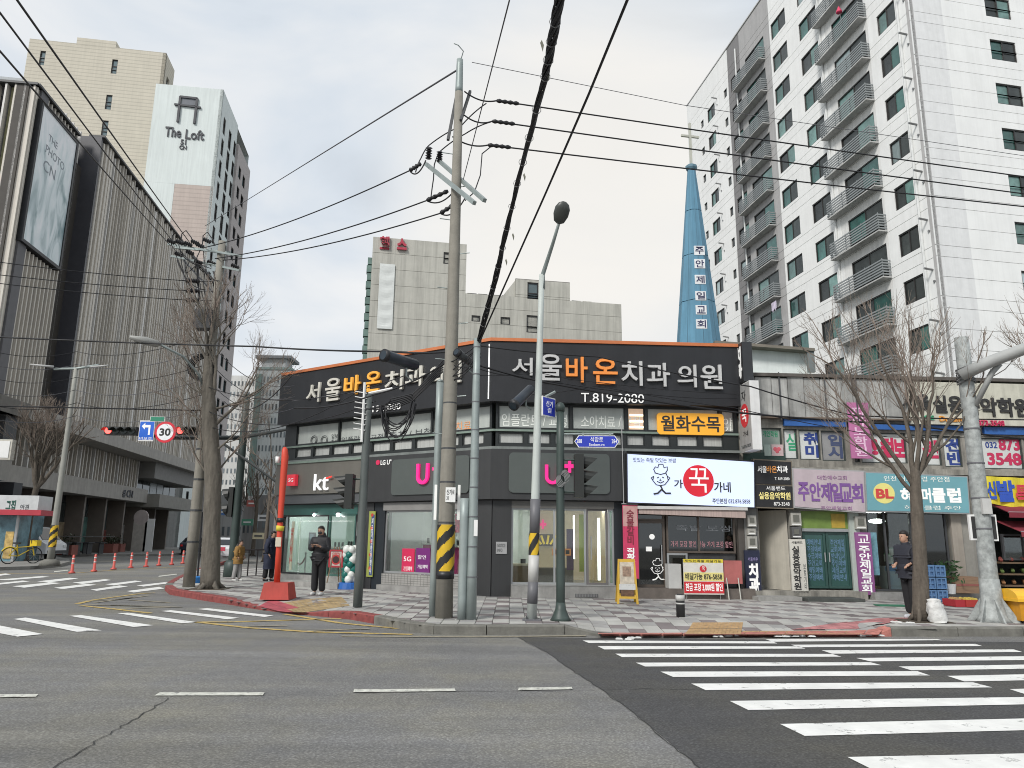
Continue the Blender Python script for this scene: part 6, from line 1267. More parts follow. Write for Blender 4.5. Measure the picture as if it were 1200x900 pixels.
for x,y,Y,cc,l_ in ((309,607,60,(.6,.6,.6),'white square shop sign on the dark narrow house'),(290,612,72,(.1,.3,.2),'green shop sign on the low grey house'),(296,590,74,(.45,.12,.1),'red strip sign on the low grey house'),(258,600,100,(.1,.2,.45),'blue strip sign on the far pale house'),(303,628,58,(.5,.45,.3),'cream board at street level far up the side street')):
    p=at(x,y,Y);s=thing('far_shop_sign',tuple(p),l_,'sign');k_=Y/60;MB().box(tuple(p),(.9*k_,.15,.5*k_)).build('board',M('far_sign_%d'%x,cc,.5),s);MB().box((p.x,p.y-.09,p.z),(.6*k_,.02,.12*k_)).build('lettering',DGREY if sum(cc)>1 else WHITE,s)
# ================================================================ STREET FURNITURE
random.seed(21)
POLC=M('utility_pole_concrete',(.25,.235,.20),.85,var=.12,vs=4,streak=.25,bump=.2);GALV=M('galvanised_steel',(.30,.345,.335),.5,metal=.25,var=.12,streak=.15);DGRN=M('dark_green_pole',(.045,.065,.058),.5,var=.15);PWH=M('pale_lamp_post',(.52,.56,.53),.5,var=.06,streak=.2)
YEL=M('hazard_yellow',(.65,.42,.02),.5,var=.12);HBL=M('hazard_black',(.02,.02,.02),.5);WHT=M('pole_white_band',(.5,.5,.48),.5,var=.1);STS=M('steel_grey_band',(.13,.13,.14),.5)
def pole_at(x,y,h=None,top=None,z=.15):
    p=G(x,y,z);
    if top is not None:h=at(top[0],top[1],p.y).z -z
    return p,h
def vtube(mb,p,z0,z1,r0,r1,n=14,lean=(0,0)):
    k_=6;return mb.smooth().tube([(p.x+lean[0]*(z0+(z1-z0)*i/k_-p.z),p.y+lean[1]*(z0+(z1-z0)*i/k_-p.z),z0+(z1-z0)*i/k_)for i in range(k_+1)],[r0+(r1-r0)*i/k_ for i in range(k_+1)],n)
def hazard(p,z0,z1,r,par,n=48):
    m=MB();k_=36
    for i in range(k_):
        for j in range(n):
            zA,zB_=z0+(z1-z0)*i/k_,z0+(z1-z0)*(i+1)/k_;a0,a1=2*math.pi*j/n,2*math.pi*(j+1)/n
            m.cm=0 if ((i*1.0/k_*(z1-z0)/.40 -j*(48/n)/24*1.2)%1)<.5 else 1
            m.poly([(p.x+r*math.cos(a0),p.y+r*math.sin(a0),zA),(p.x+r*math.cos(a1),p.y+r*math.sin(a1),zA),(p.x+r*math.cos(a1),p.y+r*math.sin(a1),zB_),(p.x+r*math.cos(a0),p.y+r*math.sin(a0),zB_)])
    return m.build('hazard_wrap',[YEL,HBL],par)
def bolts(p,r,par):
    for k_ in range(4):a=math.pi/4+k_*math.pi/2;MB().tube([(p.x+r*math.cos(a),p.y+r*math.sin(a),.15),(p.x+r*math.cos(a),p.y+r*math.sin(a),.22)],.015,6).build('bolt',DGREY,par)
INS=M('insulator_black',(.03,.028,.03),.35);CABM=M('cable_black',(.012,.012,.014),.6);CABG=M('thin_cable_grey',(.10,.10,.11),.6)
up_,hp_=pole_at(520,724,top=(540,70));print('utility',up_,hp_)
t=thing('utility_pole',tuple(up_),'tall concrete utility pole with crossarms standing in front of the left phone shop','utility pole')
vtube(MB(),up_,.15,.15+hp_-.8,.168,.088,18).build('pole',POLC,t)
vtube(MB(),up_,.15+hp_-.82,.15+hp_,.085,.07,12).build('pole_top',GALV,t)
hazard(up_,1.0,1.86,.172,t);m=MB();m.smooth().tube([(up_.x,up_.y,.86),(up_.x,up_.y,1.0)],.175,20);m.build('base_band',BLACK,t)
for z in (2.65,1.88,3.3,4.2,5.0):m=MB();m.tube([(up_.x,up_.y,z),(up_.x,up_.y,z+.035)],.174-.0085*z,18);m.build('strap',DGREY,t)
f_=Face((up_.x,up_.y),0)
MB().fbox(f_,-.02,.17,2.28,2.56,.15,.17).build('number_plate',WHITE,t);text(f_,'신기로\n31',(.0,2.32,.15,2.52),.172,BLK,t)
for u0,u1 in ((-.25,-.20),(.20,.25)):MB().fbox(f_,u0,u1,1.95,2.62,-.05,0).build('light_strip',M('white_reflector',(.75,.75,.72),.4,emit=.1),t)
def P3(x,y,dY=0.0):return at(x,y,up_.y+dY)
def arm(x0,y0,dy0,x1,y1,dy1,r=.055):return MB().tube([P3(x0,y0,dy0),P3(x1,y1,dy1)],r,4)
arm(499,192,.8,556,238,-.9).build('crossarm',GALV,t);arm(514,188,.95,568,235,-.75).build('crossarm',GALV,t)
for (x0,y0,x1,y1)in ((536,107,525,164),(551,107,540,141)):arm(x0,y0,.3,x1,y1,-.1,.04).build('bracket_arm',DGREY,t)
m=MB();m.tube([P3(540,70),P3(543,60,-.1),P3(537,53,-.2),P3(532,51,-.2)],.012,5);m.build('lightning_rod',GALV,t)
def insul(p,q,r,par,name='insulator',n=5):
    p,q=Vector(p),Vector(q);m=MB();k_=n*2+1;m.tube([p.lerp(q,i/(k_-1))for i in range(k_)],[r if i%2 else r*.45 for i in range(k_)],8);return m.build(name,INS,par)
insul(P3(503,172,.6),P3(502,187,.75),.085,t);insul(P3(515.5,177,.8),P3(515,190,.9),.085,t)
for i in range(9):z=3.6+i*.75;s_=1 if i%2 else -1;MB().tube([(up_.x,up_.y,z),(up_.x+s_*.32,up_.y-.05,z+.02)],.011,5).build('step_bolt',GALV,t)
WIR='wires over the crossing'
def wire(pts,r,lab,grp=WIR,mat=None,sag=0,n=16,name='cable',cat='cable',lumps=()):
    pts=[Vector(p)for p in pts];out_=[]
    for a,b_ in zip(pts,pts[1:]):
        for i in range(n):f=i/n;q=a.lerp(b_,f);q.z -= sag*4*f*(1-f);out_.append(q)
    out_.append(pts[-1]);m=MB();m.smooth().tube(out_,r,5);
    for (p,q,rr_)in lumps:insul_pts=(Vector(p),Vector(q));k_=9;m.tube([insul_pts[0].lerp(insul_pts[1],i/(k_-1))for i in range(k_)],[rr_ if i%2 else rr_*.6 for i in range(k_)],7)
    o=m.build(name,mat or CABM,None);return tag(o,lab,cat,grp)
for k_,(y0,x1,y1,y2,nm)in enumerate(((118,582,1200,203,'top'),(142,577,1200,223,'middle'),(170,572,1200,238,'lowest'))):
    A_=P3(544 if k_<2 else 530,(107,135,160)[k_],0);S_=at(x1,y0,up_.y+.25);E_=at(1200,y2,up_.y+3.2);E2=S_+(E_-S_)*2.2
    wire([A_,S_,E2],.017,'%s of the three heavy lines running right from the utility pole'%nm,sag=.10,lumps=((S_,S_+(E_-S_).normalized()*.5,.05),))
wire([P3(553,73),at(800,123,up_.y+1.5),at(1250,190,up_.y+5)],.008,'faint top line running right from the pole tip',mat=CABG)
LPY=None
lp_,lh_=pole_at(221,688,top=(257,283));print('left pole',lp_,lh_)
t2_=thing('utility_pole',tuple(lp_),'crowded concrete utility pole behind the big tree on the left pavement','utility pole')
vtube(MB(),lp_,.15,.15+lh_,.17,.11,14).build('pole',POLC,t2_)
def L3(x,y,d=0.0):return at(x,y,lp_.y+d)
for (a,b_)in (((197,286,.9),(283,300,-.6)),((201,300,1.2),(281,317,-.4)),((205,290,.2),(270,296,.3))):MB().tube([L3(*a),L3(*b_)],.045,4).build('crossarm',GALV,t2_)
for a,b_ in (((215,305,.9),(252,345,0)),((225,300,.5),(254,332,0)),((250,318,0),(262,350,-.1))):MB().tube([L3(*a),L3(*b_)],.03,4).build('brace',DGREY,t2_)
for x,y in ((200,283),(210,284),(220,286),(228,284),(234,288),(242,282),(209,298),(222,296),(232,307),(247,308),(275,312)):
    insul(L3(x-4,y-2,.3),L3(x+5,y+2,.3),.075,t2_,n=4)
for y in (329,340.5,351.5):insul(L3(218,y,.1),L3(234,y+.5,.1),.085,t2_,n=6);MB().tube([L3(234,y+.5,.1),L3(252,y,0)],.02,5).build('bracket',DGREY,t2_)
for x,y in ((205,280),(216,278),(241,280)):
    m=MB();m.tube([L3(x-4,y+8,.4),L3(x-3,y-4,.4),L3(x+2,y-8,.4),L3(x+8,y,.4),L3(x+11,y+8,.4)],.018,5);m.build('jumper_loop',CABM,t2_)
MB().tube([L3(231,309,.2),L3(232,331,.2),L3(234,350,.1)],.03,6).build('jumper_loop',CABM,t2_)
for k_ in range(7):z=1.4+k_*.9;MB().tube([(lp_.x,lp_.y,z),(lp_.x,lp_.y,z+.05)],.178-.006*k_,12).build('strap',DGREY,t2_)
MB().box(tuple(L3(240,375,-.3)),(.5,.4,.6)).build('splice_box',DGREY,t2_)
m=MB();c_=L3(236,430,-.2)
for k_ in range(5):m.tube([c_+Vector((.42*math.cos(a*.45)*(1-.06*k_),.05*k_,.42*math.sin(a*.45)*(1-.06*k_)))for a in range(15)],.02,5)
m.build('cable_coil',CABM,t2_)
for (x0,y0,x1,y1,x2,y2,nm)in ((499,188,480,200,240,290,'upper'),(536,219,500,235,252,303,'middle'),(545,232,516,250,262,305,'lower')):
    S_=at(x1,y1,up_.y+.5);E_=L3(x2,y2,0);wire([P3(x0,y0,.5),S_,E_],.016,'%s of the three lines between the two utility poles'%nm,sag=.18,lumps=((P3(x0,y0,.5).lerp(S_,.3),S_,.055),))
wire([P3(487,202,.5),P3(493,186,.5),P3(503,170,.6),P3(540,148,.4),P3(570,121,.3)],.014,'curved jumper lead passing left to right over the pole top',n=8,sag=-.04);wire([P3(505,232,.3),P3(508,210,.5),P3(509,193,.8),P3(515,178,.8),P3(545,157,.4),P3(575,143,.3)],.014,'second curved jumper lead under the first one',n=8,sag=-.03)
wire([P3(575,172,.3),P3(565,180,.2),P3(563,205,0),P3(556,225,-.3),P3(545,235,-.3)],.013,'curved jumper lead dropping at the right of the crossarms',n=8)
wire([P3(536,82),at(300,228,up_.y+30),at(240,265,up_.y+40)],.022,'faint line falling from the pole tip to the far left towers',mat=CABG)
for (x0,y0,x1,y1,nm)in ((20,0,225,288,'rightmost'),(0,15,204,285,'middle'),(0,60,200,288,'leftmost')):
    E_=L3(x1,y1,.3);Q=at(x0,y0,6.5 if x0 else 7.5);wire([E_,Q,E_+(Q-E_)*1.4],.013,'%s of the three lines coming from overhead down to the left pole'%nm,sag=.02)
for (yl,yr,nm)in ((306,329,'top'),(321,340.5,'middle'),(331,351.5,'bottom')):wire([L3(218,yr,.1),at(-10,yl,lp_.y-3),at(-120,yl-4,lp_.y-5)],.012,'%s of the three thin lines leaving the left pole towards the mall'%nm,sag=.05)
rw_=random.Random(31)
for k_,nm in enumerate(('lowest of the drooping service leads left of the left pole','drooping service lead above the lamp arm','drooping lead across the lower mall fins','thin lead ending at the far lamp post','thin lead crossing above the speed sign','thin lead just under the mall ledge')):
    A_=L3(236,395+k_*17,.1);wire([A_,at(90 if k_ != 3 else 88,412+k_*15,34),at(-30,405+k_*16,30)],.013,nm,'service leads around the left pole',CABG if k_%2 else CABM,sag=.35)
for k_,nm in enumerate(('upper thin lead from the left pole to the kt corner','middle thin lead from the left pole to the kt corner','lower thin lead from the left pole to the kt corner')):
    wire([L3(244,398+k_*24,0),at(345,452+k_*13,23)],.011,nm,'service leads around the left pole',CABG,sag=.5)
m=MB()
for k_ in range(14):
    A_=L3(rw_.uniform(200,250),rw_.uniform(284,312),rw_.uniform(-.3,.6));B_=L3(rw_.uniform(225,258),rw_.uniform(305,375),rw_.uniform(-.2,.3));C_=A_.lerp(B_,.5)+Vector((rw_.uniform(-.5,.3),0,rw_.uniform(-.8,.1)));m.smooth().tube([A_.lerp(C_,i/6).lerp(C_.lerp(B_,i/6),i/6)for i in range(7)],.014,4)
tag(m.build('cable_tangle',CABM),'tangle of jumper cables around the head of the left pole','cable tangle')
wire([at(-40,393,20),at(300,406,19.5),at(460,412,16),P3(528,412,0)],.022,'heavy communication cable crossing before the mall to the central pole',sag=.03);wire([at(-40,475,20),at(235,481,22)],.02,'heavy cable crossing the mall at the height of its ledge')
for k_,(a,b_)in enumerate((((240,452),(475,440)),((240,480),(440,470)),((245,500),(430,452)),((262,470),(342,440)))):wire([at(a[0],a[1],21.5),at(b_[0],b_[1],16.5)],.012,'thin sagging line number %s from the left tree to the corner fascia'%('one','two','three','four')[k_]if False else ('thin line sagging across the street end, highest','thin line sagging across the street end, second from top','thin line reaching the grey signal pole','short thin line ending at the fascia edge')[k_],sag=.5)
sp_,sh_=pole_at(552,726,top=(561,397));print('steel pole',sp_,sh_)
t=thing('steel_cable_pole',tuple(sp_),'slim galvanised pole right of the concrete pole carrying the thick cable bundle','pole')
vtube(MB(),sp_,.15,.15+sh_,.10,.068,12).build('pole',GALV,t);vtube(MB(),Vector((sp_.x-.17,sp_.y,.15)),.15,2.35,.085,.085,12).build('conduit',GALV,t)
for k_ in range(9):z=.9+k_*.55;MB().tube([(sp_.x,sp_.y,z),(sp_.x,sp_.y,z+.02)],.106-.004*k_,12).build('strap',STS,t)
m=MB();f2=Face((sp_.x,sp_.y),0);m.fbox(f2,.02,.09,1.65,1.95,.09,.105);m.build('sticker',WHITE,t)
top_=at(561,400,sp_.y);Q1=at(584,312,sp_.y*.86);Q2=at(606,215,sp_.y*.72);Q3=at(639,90,sp_.y*.52);Q4=at(655,0,sp_.y*.42);Q5=Q4+(Q4-Q3)*1.6
bun=thing('cable_bundle',tuple(top_),'thick twisted bundle of black cables climbing from the slim pole overhead towards the camera','cable bundle')
for k_ in range(7):
    pts=[];base_=[top_,Q1,Q2,Q3,Q4,Q5];ph=k_*.9;rr_=(.012,.02,.016,.012,.02,.010,.014)[k_]
    for a,b_ in zip(base_,base_[1:]):
        for i in range(14):
            q=a.lerp(b_,i/14);f=len(pts)*.42+ph;q += Vector((math.cos(f)*.028,0,math.sin(f)*.028))*(1+.4*math.sin(f*.3));pts.append(q)
    MB().smooth().tube(pts,rr_,5).build('strand',CABM,bun)
for i in range(16):
    f=i/16*4;a=[top_,Q1,Q2,Q3,Q4][int(f)];b_=[Q1,Q2,Q3,Q4,Q5][int(f)];q=a.lerp(b_,f-int(f));d=(b_-a).normalized();s_=d.cross(Vector((0,0,1))).normalized();u2=s_.cross(d)
    MB().tube([q+s_*.055*math.cos(j*.7)+u2*.055*math.sin(j*.7)for j in range(10)],.005,4).build('tie_ring',GREY,bun)
for (x,y,Yf,s_)in ((633,50,.47,1),(640,85,.515,-1),(613,205,.7,1),(600,275,.8,1),(592,305,.85,1)):
    p=at(x,y,sp_.y*Yf);m=MB();m.hexa([p+Vector(v)*.55 for v in ((0,0,0),(.05,.01,-.18),(.07,0,-.05),(.03,0,.06),(0,.01,0),(.05,.02,-.18),(.07,.01,-.05),(.03,.01,.06))]);m.build('warning_tag',M('dull_grey_tag',(.16,.16,.12),.6),bun)
wire([top_+Vector((0,0,-.05)),at(640,225,sp_.y*.72),at(690,110,sp_.y*.55),at(735,0,sp_.y*.44),at(790,-140,sp_.y*.3)],.016,'single black cable rising right of the thick bundle')
wire([P3(543,210),at(570,105,10),at(597,0,7),at(620,-90,5)],.009,'thin line rising from the crossarms out of the top of the frame',mat=CABG)
rndc=random.Random(4)
m=MB();
for k_ in range(7):
    a=at(561+rndc.uniform(-3,3),402+rndc.uniform(0,20),sp_.y);b_=at(528+rndc.uniform(-6,4),425+rndc.uniform(-5,25),up_.y-.1);mid_=a.lerp(b_,.5)+Vector((rndc.uniform(-.2,.3),0,rndc.uniform(-.5,.3)));pts=[a.lerp(mid_,i/6).lerp(mid_.lerp(b_,i/6),i/6)for i in range(7)];m.smooth().tube(pts,.012,5)
tag(m.build('cable_tangle',CABM),'tangle of short cables between the concrete pole and the slim pole','cable tangle')
m=MB();cc_=at(468,488,16.0)
rs=random.Random(12)
for k_ in range(9):
    A_,B_=cc_+Vector((-.36+rs.uniform(-.05,.05),-.02*k_+.05,.20+rs.uniform(-.05,.05))),cc_+Vector((.30+rs.uniform(-.05,.1),-.02*k_,.32+rs.uniform(-.05,.1)));dp=.42+.05*k_
    m.smooth().tube([A_.lerp(B_,i_/14)-Vector((0,0,dp*(1-(2*i_/14-1)**2)**.6))for i_ in range(15)],.013,5)
for k_ in range(6):m.tube([cc_+Vector((-.75+.1*k_,0,.16+.02*k_)),cc_+Vector((-.2,0,.14+.05*k_)),cc_+Vector((.3,-.1,.34+.03*k_)),cc_+Vector((.95,-.3,.95+.05*k_))],.016,5)
tag(m.build('cable_coil',CABM),'slack coil of black cable hanging before the left dental fascia','cable coil')
wire([at(345,478,17),at(440,462,16),at(530,420,up_.y)],.018,'black cable climbing across the left dental fascia to the central pole',sag=.1);wire([at(342,470,20),at(430,458,17)],.008,'pale thin line in front of the left fascia lettering',mat=CABG)
for (q,nm,r)in (([(561,428),(660,452),(860,483),(1060,497),(1260,520)],'heavy cable crossing from the slim pole over the right shop row',.022),([(561,405),(700,418),(880,453),(1000,487),(1260,492)],'upper cable crossing the right dental fascia and the grey panels',.016),
                   ([(623,462),(700,452),(860,478),(1040,512),(1200,510)],'thin line crossing under the phone number',.009),([(561,432),(600,440),(640,446),(760,462),(863,467)],'middle thin line over the right fascia lettering',.01),([(561,440),(630,436),(700,448),(863,462)],'pale thin line over the right fascia',.008)):
    wire([at(x,y,15.2+abs(x-561)*.004)for x,y in q],r,nm,n=8,sag=.03)
wp_,_=pole_at(623,727);ztop_=at(635,322,wp_.y).z;ln=(at(635,322,wp_.y).x-wp_.x)/(ztop_-.15)
t=thing('street_lamp',tuple(wp_),'pale street lamp post with a dark oval head before the right phone shop','street lamp')
vtube(MB(),wp_,.15,ztop_,.095,.055,14,(ln,0)).build('post',PWH,t)
hazard(wp_+Vector((ln*1.4,0,0)),1.32,1.72,.10,t);
for z0,z1,mt_ in ((1.72,2.35,STS),(.45,.83,STS),(.83,1.32,WHT)):MB().smooth().tube([(wp_.x+ln*(z0),wp_.y,z0),(wp_.x+ln*z1,wp_.y,z1)],.098,14).build('band',mt_,t)
H1,H2,H3=at(636,322,wp_.y),at(648,285,wp_.y-.5),at(656,258,wp_.y-.9)
MB().smooth().tube([H1+Vector((0,0,-.3)),H1,H1.lerp(H2,.5),H2,H3],[.05,.045,.04,.035,.03],10).build('arm',GALV,t)
hd=at(658,249,wp_.y-1.1);d=(hd-H3).normalized();s_=Vector((1,0,-.25)).normalized();m=MB();vs=[];pr=[(-.22,.03),(-.18,.10),(-.05,.145),(.08,.145),(.17,.10),(.21,.03)]
u2=Vector((0,-.9,-.35)).normalized()
UPV=Vector((.25,-.45,.85)).normalized();SV=Vector((1,.1,-.25)).normalized();NV=UPV.cross(SV)
n_=14;m.smooth()
for a,r in pr:
    for j in range(n_):q=2*math.pi*j/n_;vs.append(hd+UPV*a+SV*r*math.cos(q)+NV*r*.45*math.sin(q))
m.add(vs,[(i*n_+j,i*n_+(j+1)%n_,(i+1)*n_+(j+1)%n_,(i+1)*n_+j)for i in range(len(pr)-1)for j in range(n_)]+[tuple(range(n_)),tuple(range((len(pr)-1)*n_,len(pr)*n_))]);m.build('lamp_head',M('lamp_head_dark',(.05,.055,.05),.4),t)
bolts(wp_,.13,t);MB().box((wp_.x,wp_.y,.165),(.34,.3,.03)).build('base_plate',STS,t)
gp_,_=pole_at(657,727);zt_=at(657,482,gp_.y).z
t=thing('signal_post',tuple(gp_),'dark green signal post right of the pale lamp post','signal post');vtube(MB(),gp_,.15,zt_,.085,.075,12).build('post',DGRN,t)
MB().smooth().lathe((gp_.x,gp_.y,.15),[(.20,0),(.16,.06),(.10,.20),(.088,.32)],12).build('foot',DGRN,t);MB().smooth().lathe((gp_.x,gp_.y,zt_),[(.09,0),(.095,.1),(.06,.16),(.0,.18)],12).build('cap',DGRN,t)
m=MB();
for k_ in range(5):m.tube([(gp_.x+.09*math.cos(a)+.02*k_,gp_.y-.1,2.7+.12*math.sin(a)+.02*k_)for a in [j*.7 for j in range(9)]],.008,4)
m.build('wire_knot',GREY,t)
def vsignal(px,py0,py1,Y,lab,facing,parpole,nlens=3,lit=None):
    a,b_=at(px,py0,Y),at(px,py1,Y);H=a.z-b_.z;t=thing('traffic_light',(a.x,a.y,b_.z),lab,'traffic light');s_=facing
    MB().box((a.x,a.y,(a.z+b_.z)/2),(.17,.32,H)).build('housing',M('signal_housing',(.018,.02,.018),.5),t)
    for k_ in range(nlens):
        z=a.z-H*(k_+.5)/nlens;m=MB();r=H/nlens*.42;cx=a.x+s_*.085;n_=12;vs=[]
        for q in range(n_+1):an=math.pi*(-.42+1.84*q/n_);vs += [(cx,a.y-r*math.cos(an),z+r*math.sin(an)),(cx+s_*(.16+.13*math.sin(an)),a.y-r*math.cos(an),z+r*math.sin(an)-.03)]
        m.add(vs,[(2*q,2*q+2,2*q+3,2*q+1)for q in range(n_)]);m.build('visor',MATS['signal_housing'],t)
        MB().tube([(cx,a.y,z),(cx+s_*.02,a.y,z)],r*.9,14).build('lens',M('red_lens_lit',(.8,.03,.05),.3,emit=1.5)if lit == k_ else M('dark_lens',(.03,.04,.035),.2),t)
    for zz in (a.z-.1,b_.z+.1):MB().tube([(a.x,a.y,zz),(parpole.x,parpole.y,zz)],.02,6).build('bracket',DGRN,t)
    return t
vsignal(678,533,583,gp_.y,'black vertical traffic light on the dark green post, its hoods facing right',1,gp_,lit=0)
def plaque(name,px,Y,col,lab,txts,shape=None,yaw=0,edge=WHITE,par=None,depth=.03):
    x0,y0,x1,y1=px;a,c=at(x0,max(y0,y1),Y),at(x1,min(y0,y1),Y);f=Face((a.x,a.y),yaw);w_=(c.x-a.x)/math.cos(math.radians(yaw));t=thing(name,(a.x+w_/2,Y,a.z),lab,'sign')
    pts=[(0,a.z),(w_,a.z),(w_,c.z),(0,c.z)]
    if shape == 'hex':k_=.08;zm=(a.z+c.z)/2;pts=[(k_,a.z),(w_-k_,a.z),(w_,zm),(w_-k_,c.z),(k_,c.z),(0,zm)]
    MB().prism([tuple(f.P(u,z,0))for u,z in pts],tuple(f.N*depth)).build('plate_edge',edge,t)
    cu,cz=w_/2,(a.z+c.z)/2;MB().prism([tuple(f.P(cu+(u-cu)*(.965 if w_>.5 else .93),cz+(z-cz)*.88,depth))for u,z in pts],tuple(f.N*.004)).build('plate',col,t)
    for s,fx0,fz0,fx1,fz1 in txts:text(f,s,(w_*fx0,a.z+(c.z-a.z)*fz0,w_*fx1,a.z+(c.z-a.z)*fz1),depth+.006,LETW,t)
    return t,f,a,c
BLS=M('road_sign_blue',(.02,.04,.42),.45,emit=.04)
t_,f,a,c=plaque('road_name_sign',(673,524.5,725,511),gp_.y-.12,BLS,'blue arrow-ended road name sign on the dark green post',(('288',.05,.35,.17,.68),('석암로',.36,.45,.64,.88),('Seokam-ro',.33,.12,.67,.35),('284',.83,.35,.95,.68)),'hex',-3)
for u in (.2,.8):MB().fbox(f,(c.x-a.x)*u-.02,(c.x-a.x)*u+.02,c.z-.01,c.z+.05,0,.03).build('clamp',GALV,t_)
MB().tube([Vector((gp_.x,gp_.y,c.z+.04)),Vector((c.x-.1,gp_.y-.1,c.z+.04))],.02,6).build('arm',GALV,t_)
a=at(634,487,wp_.y-.1);t_,f,a,c=plaque('road_name_sign',(634.5,487,650.5,464),wp_.y-.15,BLS,'small blue road name plate turned sideways on the pale lamp post',(('신기',.25,.5,.75,.8),('길',.35,.2,.65,.45)),None,50)
MB().tube([at(630,470,wp_.y),at(651,459,wp_.y-.1)],.028,6).build('arm',GALV,t_)
def camera_obj(p,q,r,lab,mat=BLACK):
    p,q=Vector(p),Vector(q);d=(q-p).normalized();t=thing('cctv_camera',tuple(p.lerp(q,.5)),lab,'camera');m=MB();m.smooth().tube([p,p+d*.04,q],[r*.9,r,r],14);m.build('housing',mat,t)
    MB().smooth().tube([p-d*.06,p+d*.01],[r*1.12,r*1.12],14).build('hood',BLACK,t);MB().tube([p-d*.065,p-d*.06],r*.8,12).build('lens',M('camera_glass',(.02,.03,.04),.05),t);mid_=p.lerp(q,.7);MB().tube([mid_,mid_+Vector((0,0,-r*2.4)),mid_+Vector((.1,.1,-r*3))],.018,6).build('bracket',GALV,t);return t
camera_obj(at(452,417,14.0),at(487,428,14.6),.115,'large black tube camera pointing left, before the left dental fascia',M('navy_black_casing',(.02,.028,.04),.4))
camera_obj(at(603,474,14.1),at(622,456,14.5),.10,'black tube camera tilted down, just left of the pale lamp post',M('navy_black_casing',(.02,.028,.04),.4))
camera_obj(at(537,414,14.2),at(556,428,14.6),.08,'small dark tube camera between the concrete pole and the slim pole',DGREY)
bp_2,_=pole_at(507,722);zt_=at(513,448,bp_2.y).z
t=thing('steel_post',tuple(bp_2),'plain slim grey steel post just left of the concrete utility pole','pole');vtube(MB(),bp_2,.15,zt_,.075,.075,12).build('post',GALV,t);MB().smooth().lathe((bp_2.x,bp_2.y,zt_),[(.078,0),(.05,.05),(.0,.07)],12).build('cap',GALV,t)
cp_,_=pole_at(419,711);zt_=at(431,462,cp_.y).z
t=thing('signal_post',tuple(cp_),'dark grey signal post between the kt shop and the left phone shop','signal post');vtube(MB(),cp_,.15,zt_,.10,.085,12).build('post',M('signal_post_grey',(.10,.115,.11),.5,streak=.2),t)
for k_ in range(8):z=zt_+.0-.12*k_;MB().tube([(cp_.x-.02,cp_.y-.1,z),(cp_.x-.28,cp_.y-.12,z+.04)],.012,5).build('antenna_rung',WHITE,t)
MB().tube([(cp_.x-.08,cp_.y-.1,zt_-1.1),(cp_.x-.08,cp_.y-.1,zt_+.25)],.03,6).build('antenna_mast',WHITE,t)
MB().tube([(cp_.x,cp_.y,zt_+.02),(cp_.x+.55,cp_.y-.1,zt_+.12)],.03,6).build('small_arm',WHITE,t)
vsignal(411,556,596,cp_.y,'black vertical traffic light on the dark grey post, its hoods facing left',-1,cp_)
mp2,_=pole_at(271,676);zt_=at(280,462,mp2.y).z;print('mast',mp2,zt_)
t=thing('signal_mast',tuple(mp2),'dark green mast with a long horizontal arm over the side street','signal mast');vtube(MB(),mp2,.15,zt_,.16,.13,12).build('post',DGRN,t);MB().smooth().lathe((mp2.x,mp2.y,.15),[(.30,0),(.28,.5),(.18,.6)],12).build('foot',DGRN,t)
am0,am1=at(338,503,mp2.y-1),at(128,506,mp2.y-5);am_=at(280,513,mp2.y)
MB().tube([am0,am_,at(205,513,mp2.y-2.6),am1],[.05,.085,.07,.04],8).build('arm',M('arm_black',(.03,.035,.035),.5),t)
for s,(x0,y0,x1,y1)in enumerate(((250,540,278,560),(278,545,330,575))):pass
MB().tube([at(262,520,mp2.y-.3),at(345,580,mp2.y-.5)],.05,6).build('brace',M('arm_black',(.03,.035,.035),.5),t)
def hsignal(x0,x1,y,Y,lab,lit=0,n=4):
    a,b_=at(x0,y,Y),at(x1,y,Y);L_=b_.x-a.x;t=thing('traffic_light',(a.x+L_/2,Y,a.z),lab,'traffic light');r=L_/n/2
    MB().box((a.x+L_/2,Y,a.z),(L_,.18,r*2.1)).build('housing',MATS['signal_housing'],t)
    for k_ in range(n):
        cx=a.x+r*(2*k_+1);MB().tube([(cx,Y-.09,a.z),(cx,Y-.11,a.z)],r*.8,16).build('lens',M('red_lens_bright',(1,.06,.05),.3,emit=3)if k_ == lit else MATS['dark_lens'],t)
        m=MB();vs=[];n_=10
        for q in range(n_+1):an=math.pi*q/n_;vs += [(cx-r*.85*math.cos(an),Y-.09,a.z+r*.85*math.sin(an)),(cx-r*.85*math.cos(an),Y-.32,a.z+r*.85*math.sin(an)-.02)]
        m.add(vs,[(2*q,2*q+2,2*q+3,2*q+1)for q in range(n_)]).build('visor',MATS['signal_housing'],t)
    return t
vsignal(273,571,606,mp2.y,'small dark pedestrian signal on the green mast',-1,mp2,2)
hsignal(124,161,505,mp2.y-5.0,'horizontal traffic light showing red at the left end of the long arm');hsignal(208,236,505,mp2.y-2.7,'horizontal traffic light showing red between the round speed sign and the tree',n=3)
t_,f,a,c=plaque('turn_sign',(162,517,182.5,493),mp2.y-4.2,M('turn_sign_blue',(.02,.12,.55),.4,emit=.1),'square blue turn sign with a white bent arrow on the long arm',(('비보호',.08,.05,.92,.20),))
W_,H_=c.x-a.x,c.z-a.z
m=MB();m.fbox(f,W_*.62,W_*.74,a.z+H_*.3,a.z+H_*.72,.036,.042);m.fbox(f,W_*.35,W_*.74,a.z+H_*.66,a.z+H_*.78,.036,.043);m.prism([tuple(f.P(u,z,.036))for u,z in ((W_*.16,a.z+H_*.72),(W_*.38,a.z+H_*.56),(W_*.38,a.z+H_*.88))],tuple(f.N*.006));m.build('arrow',LETW,t_)
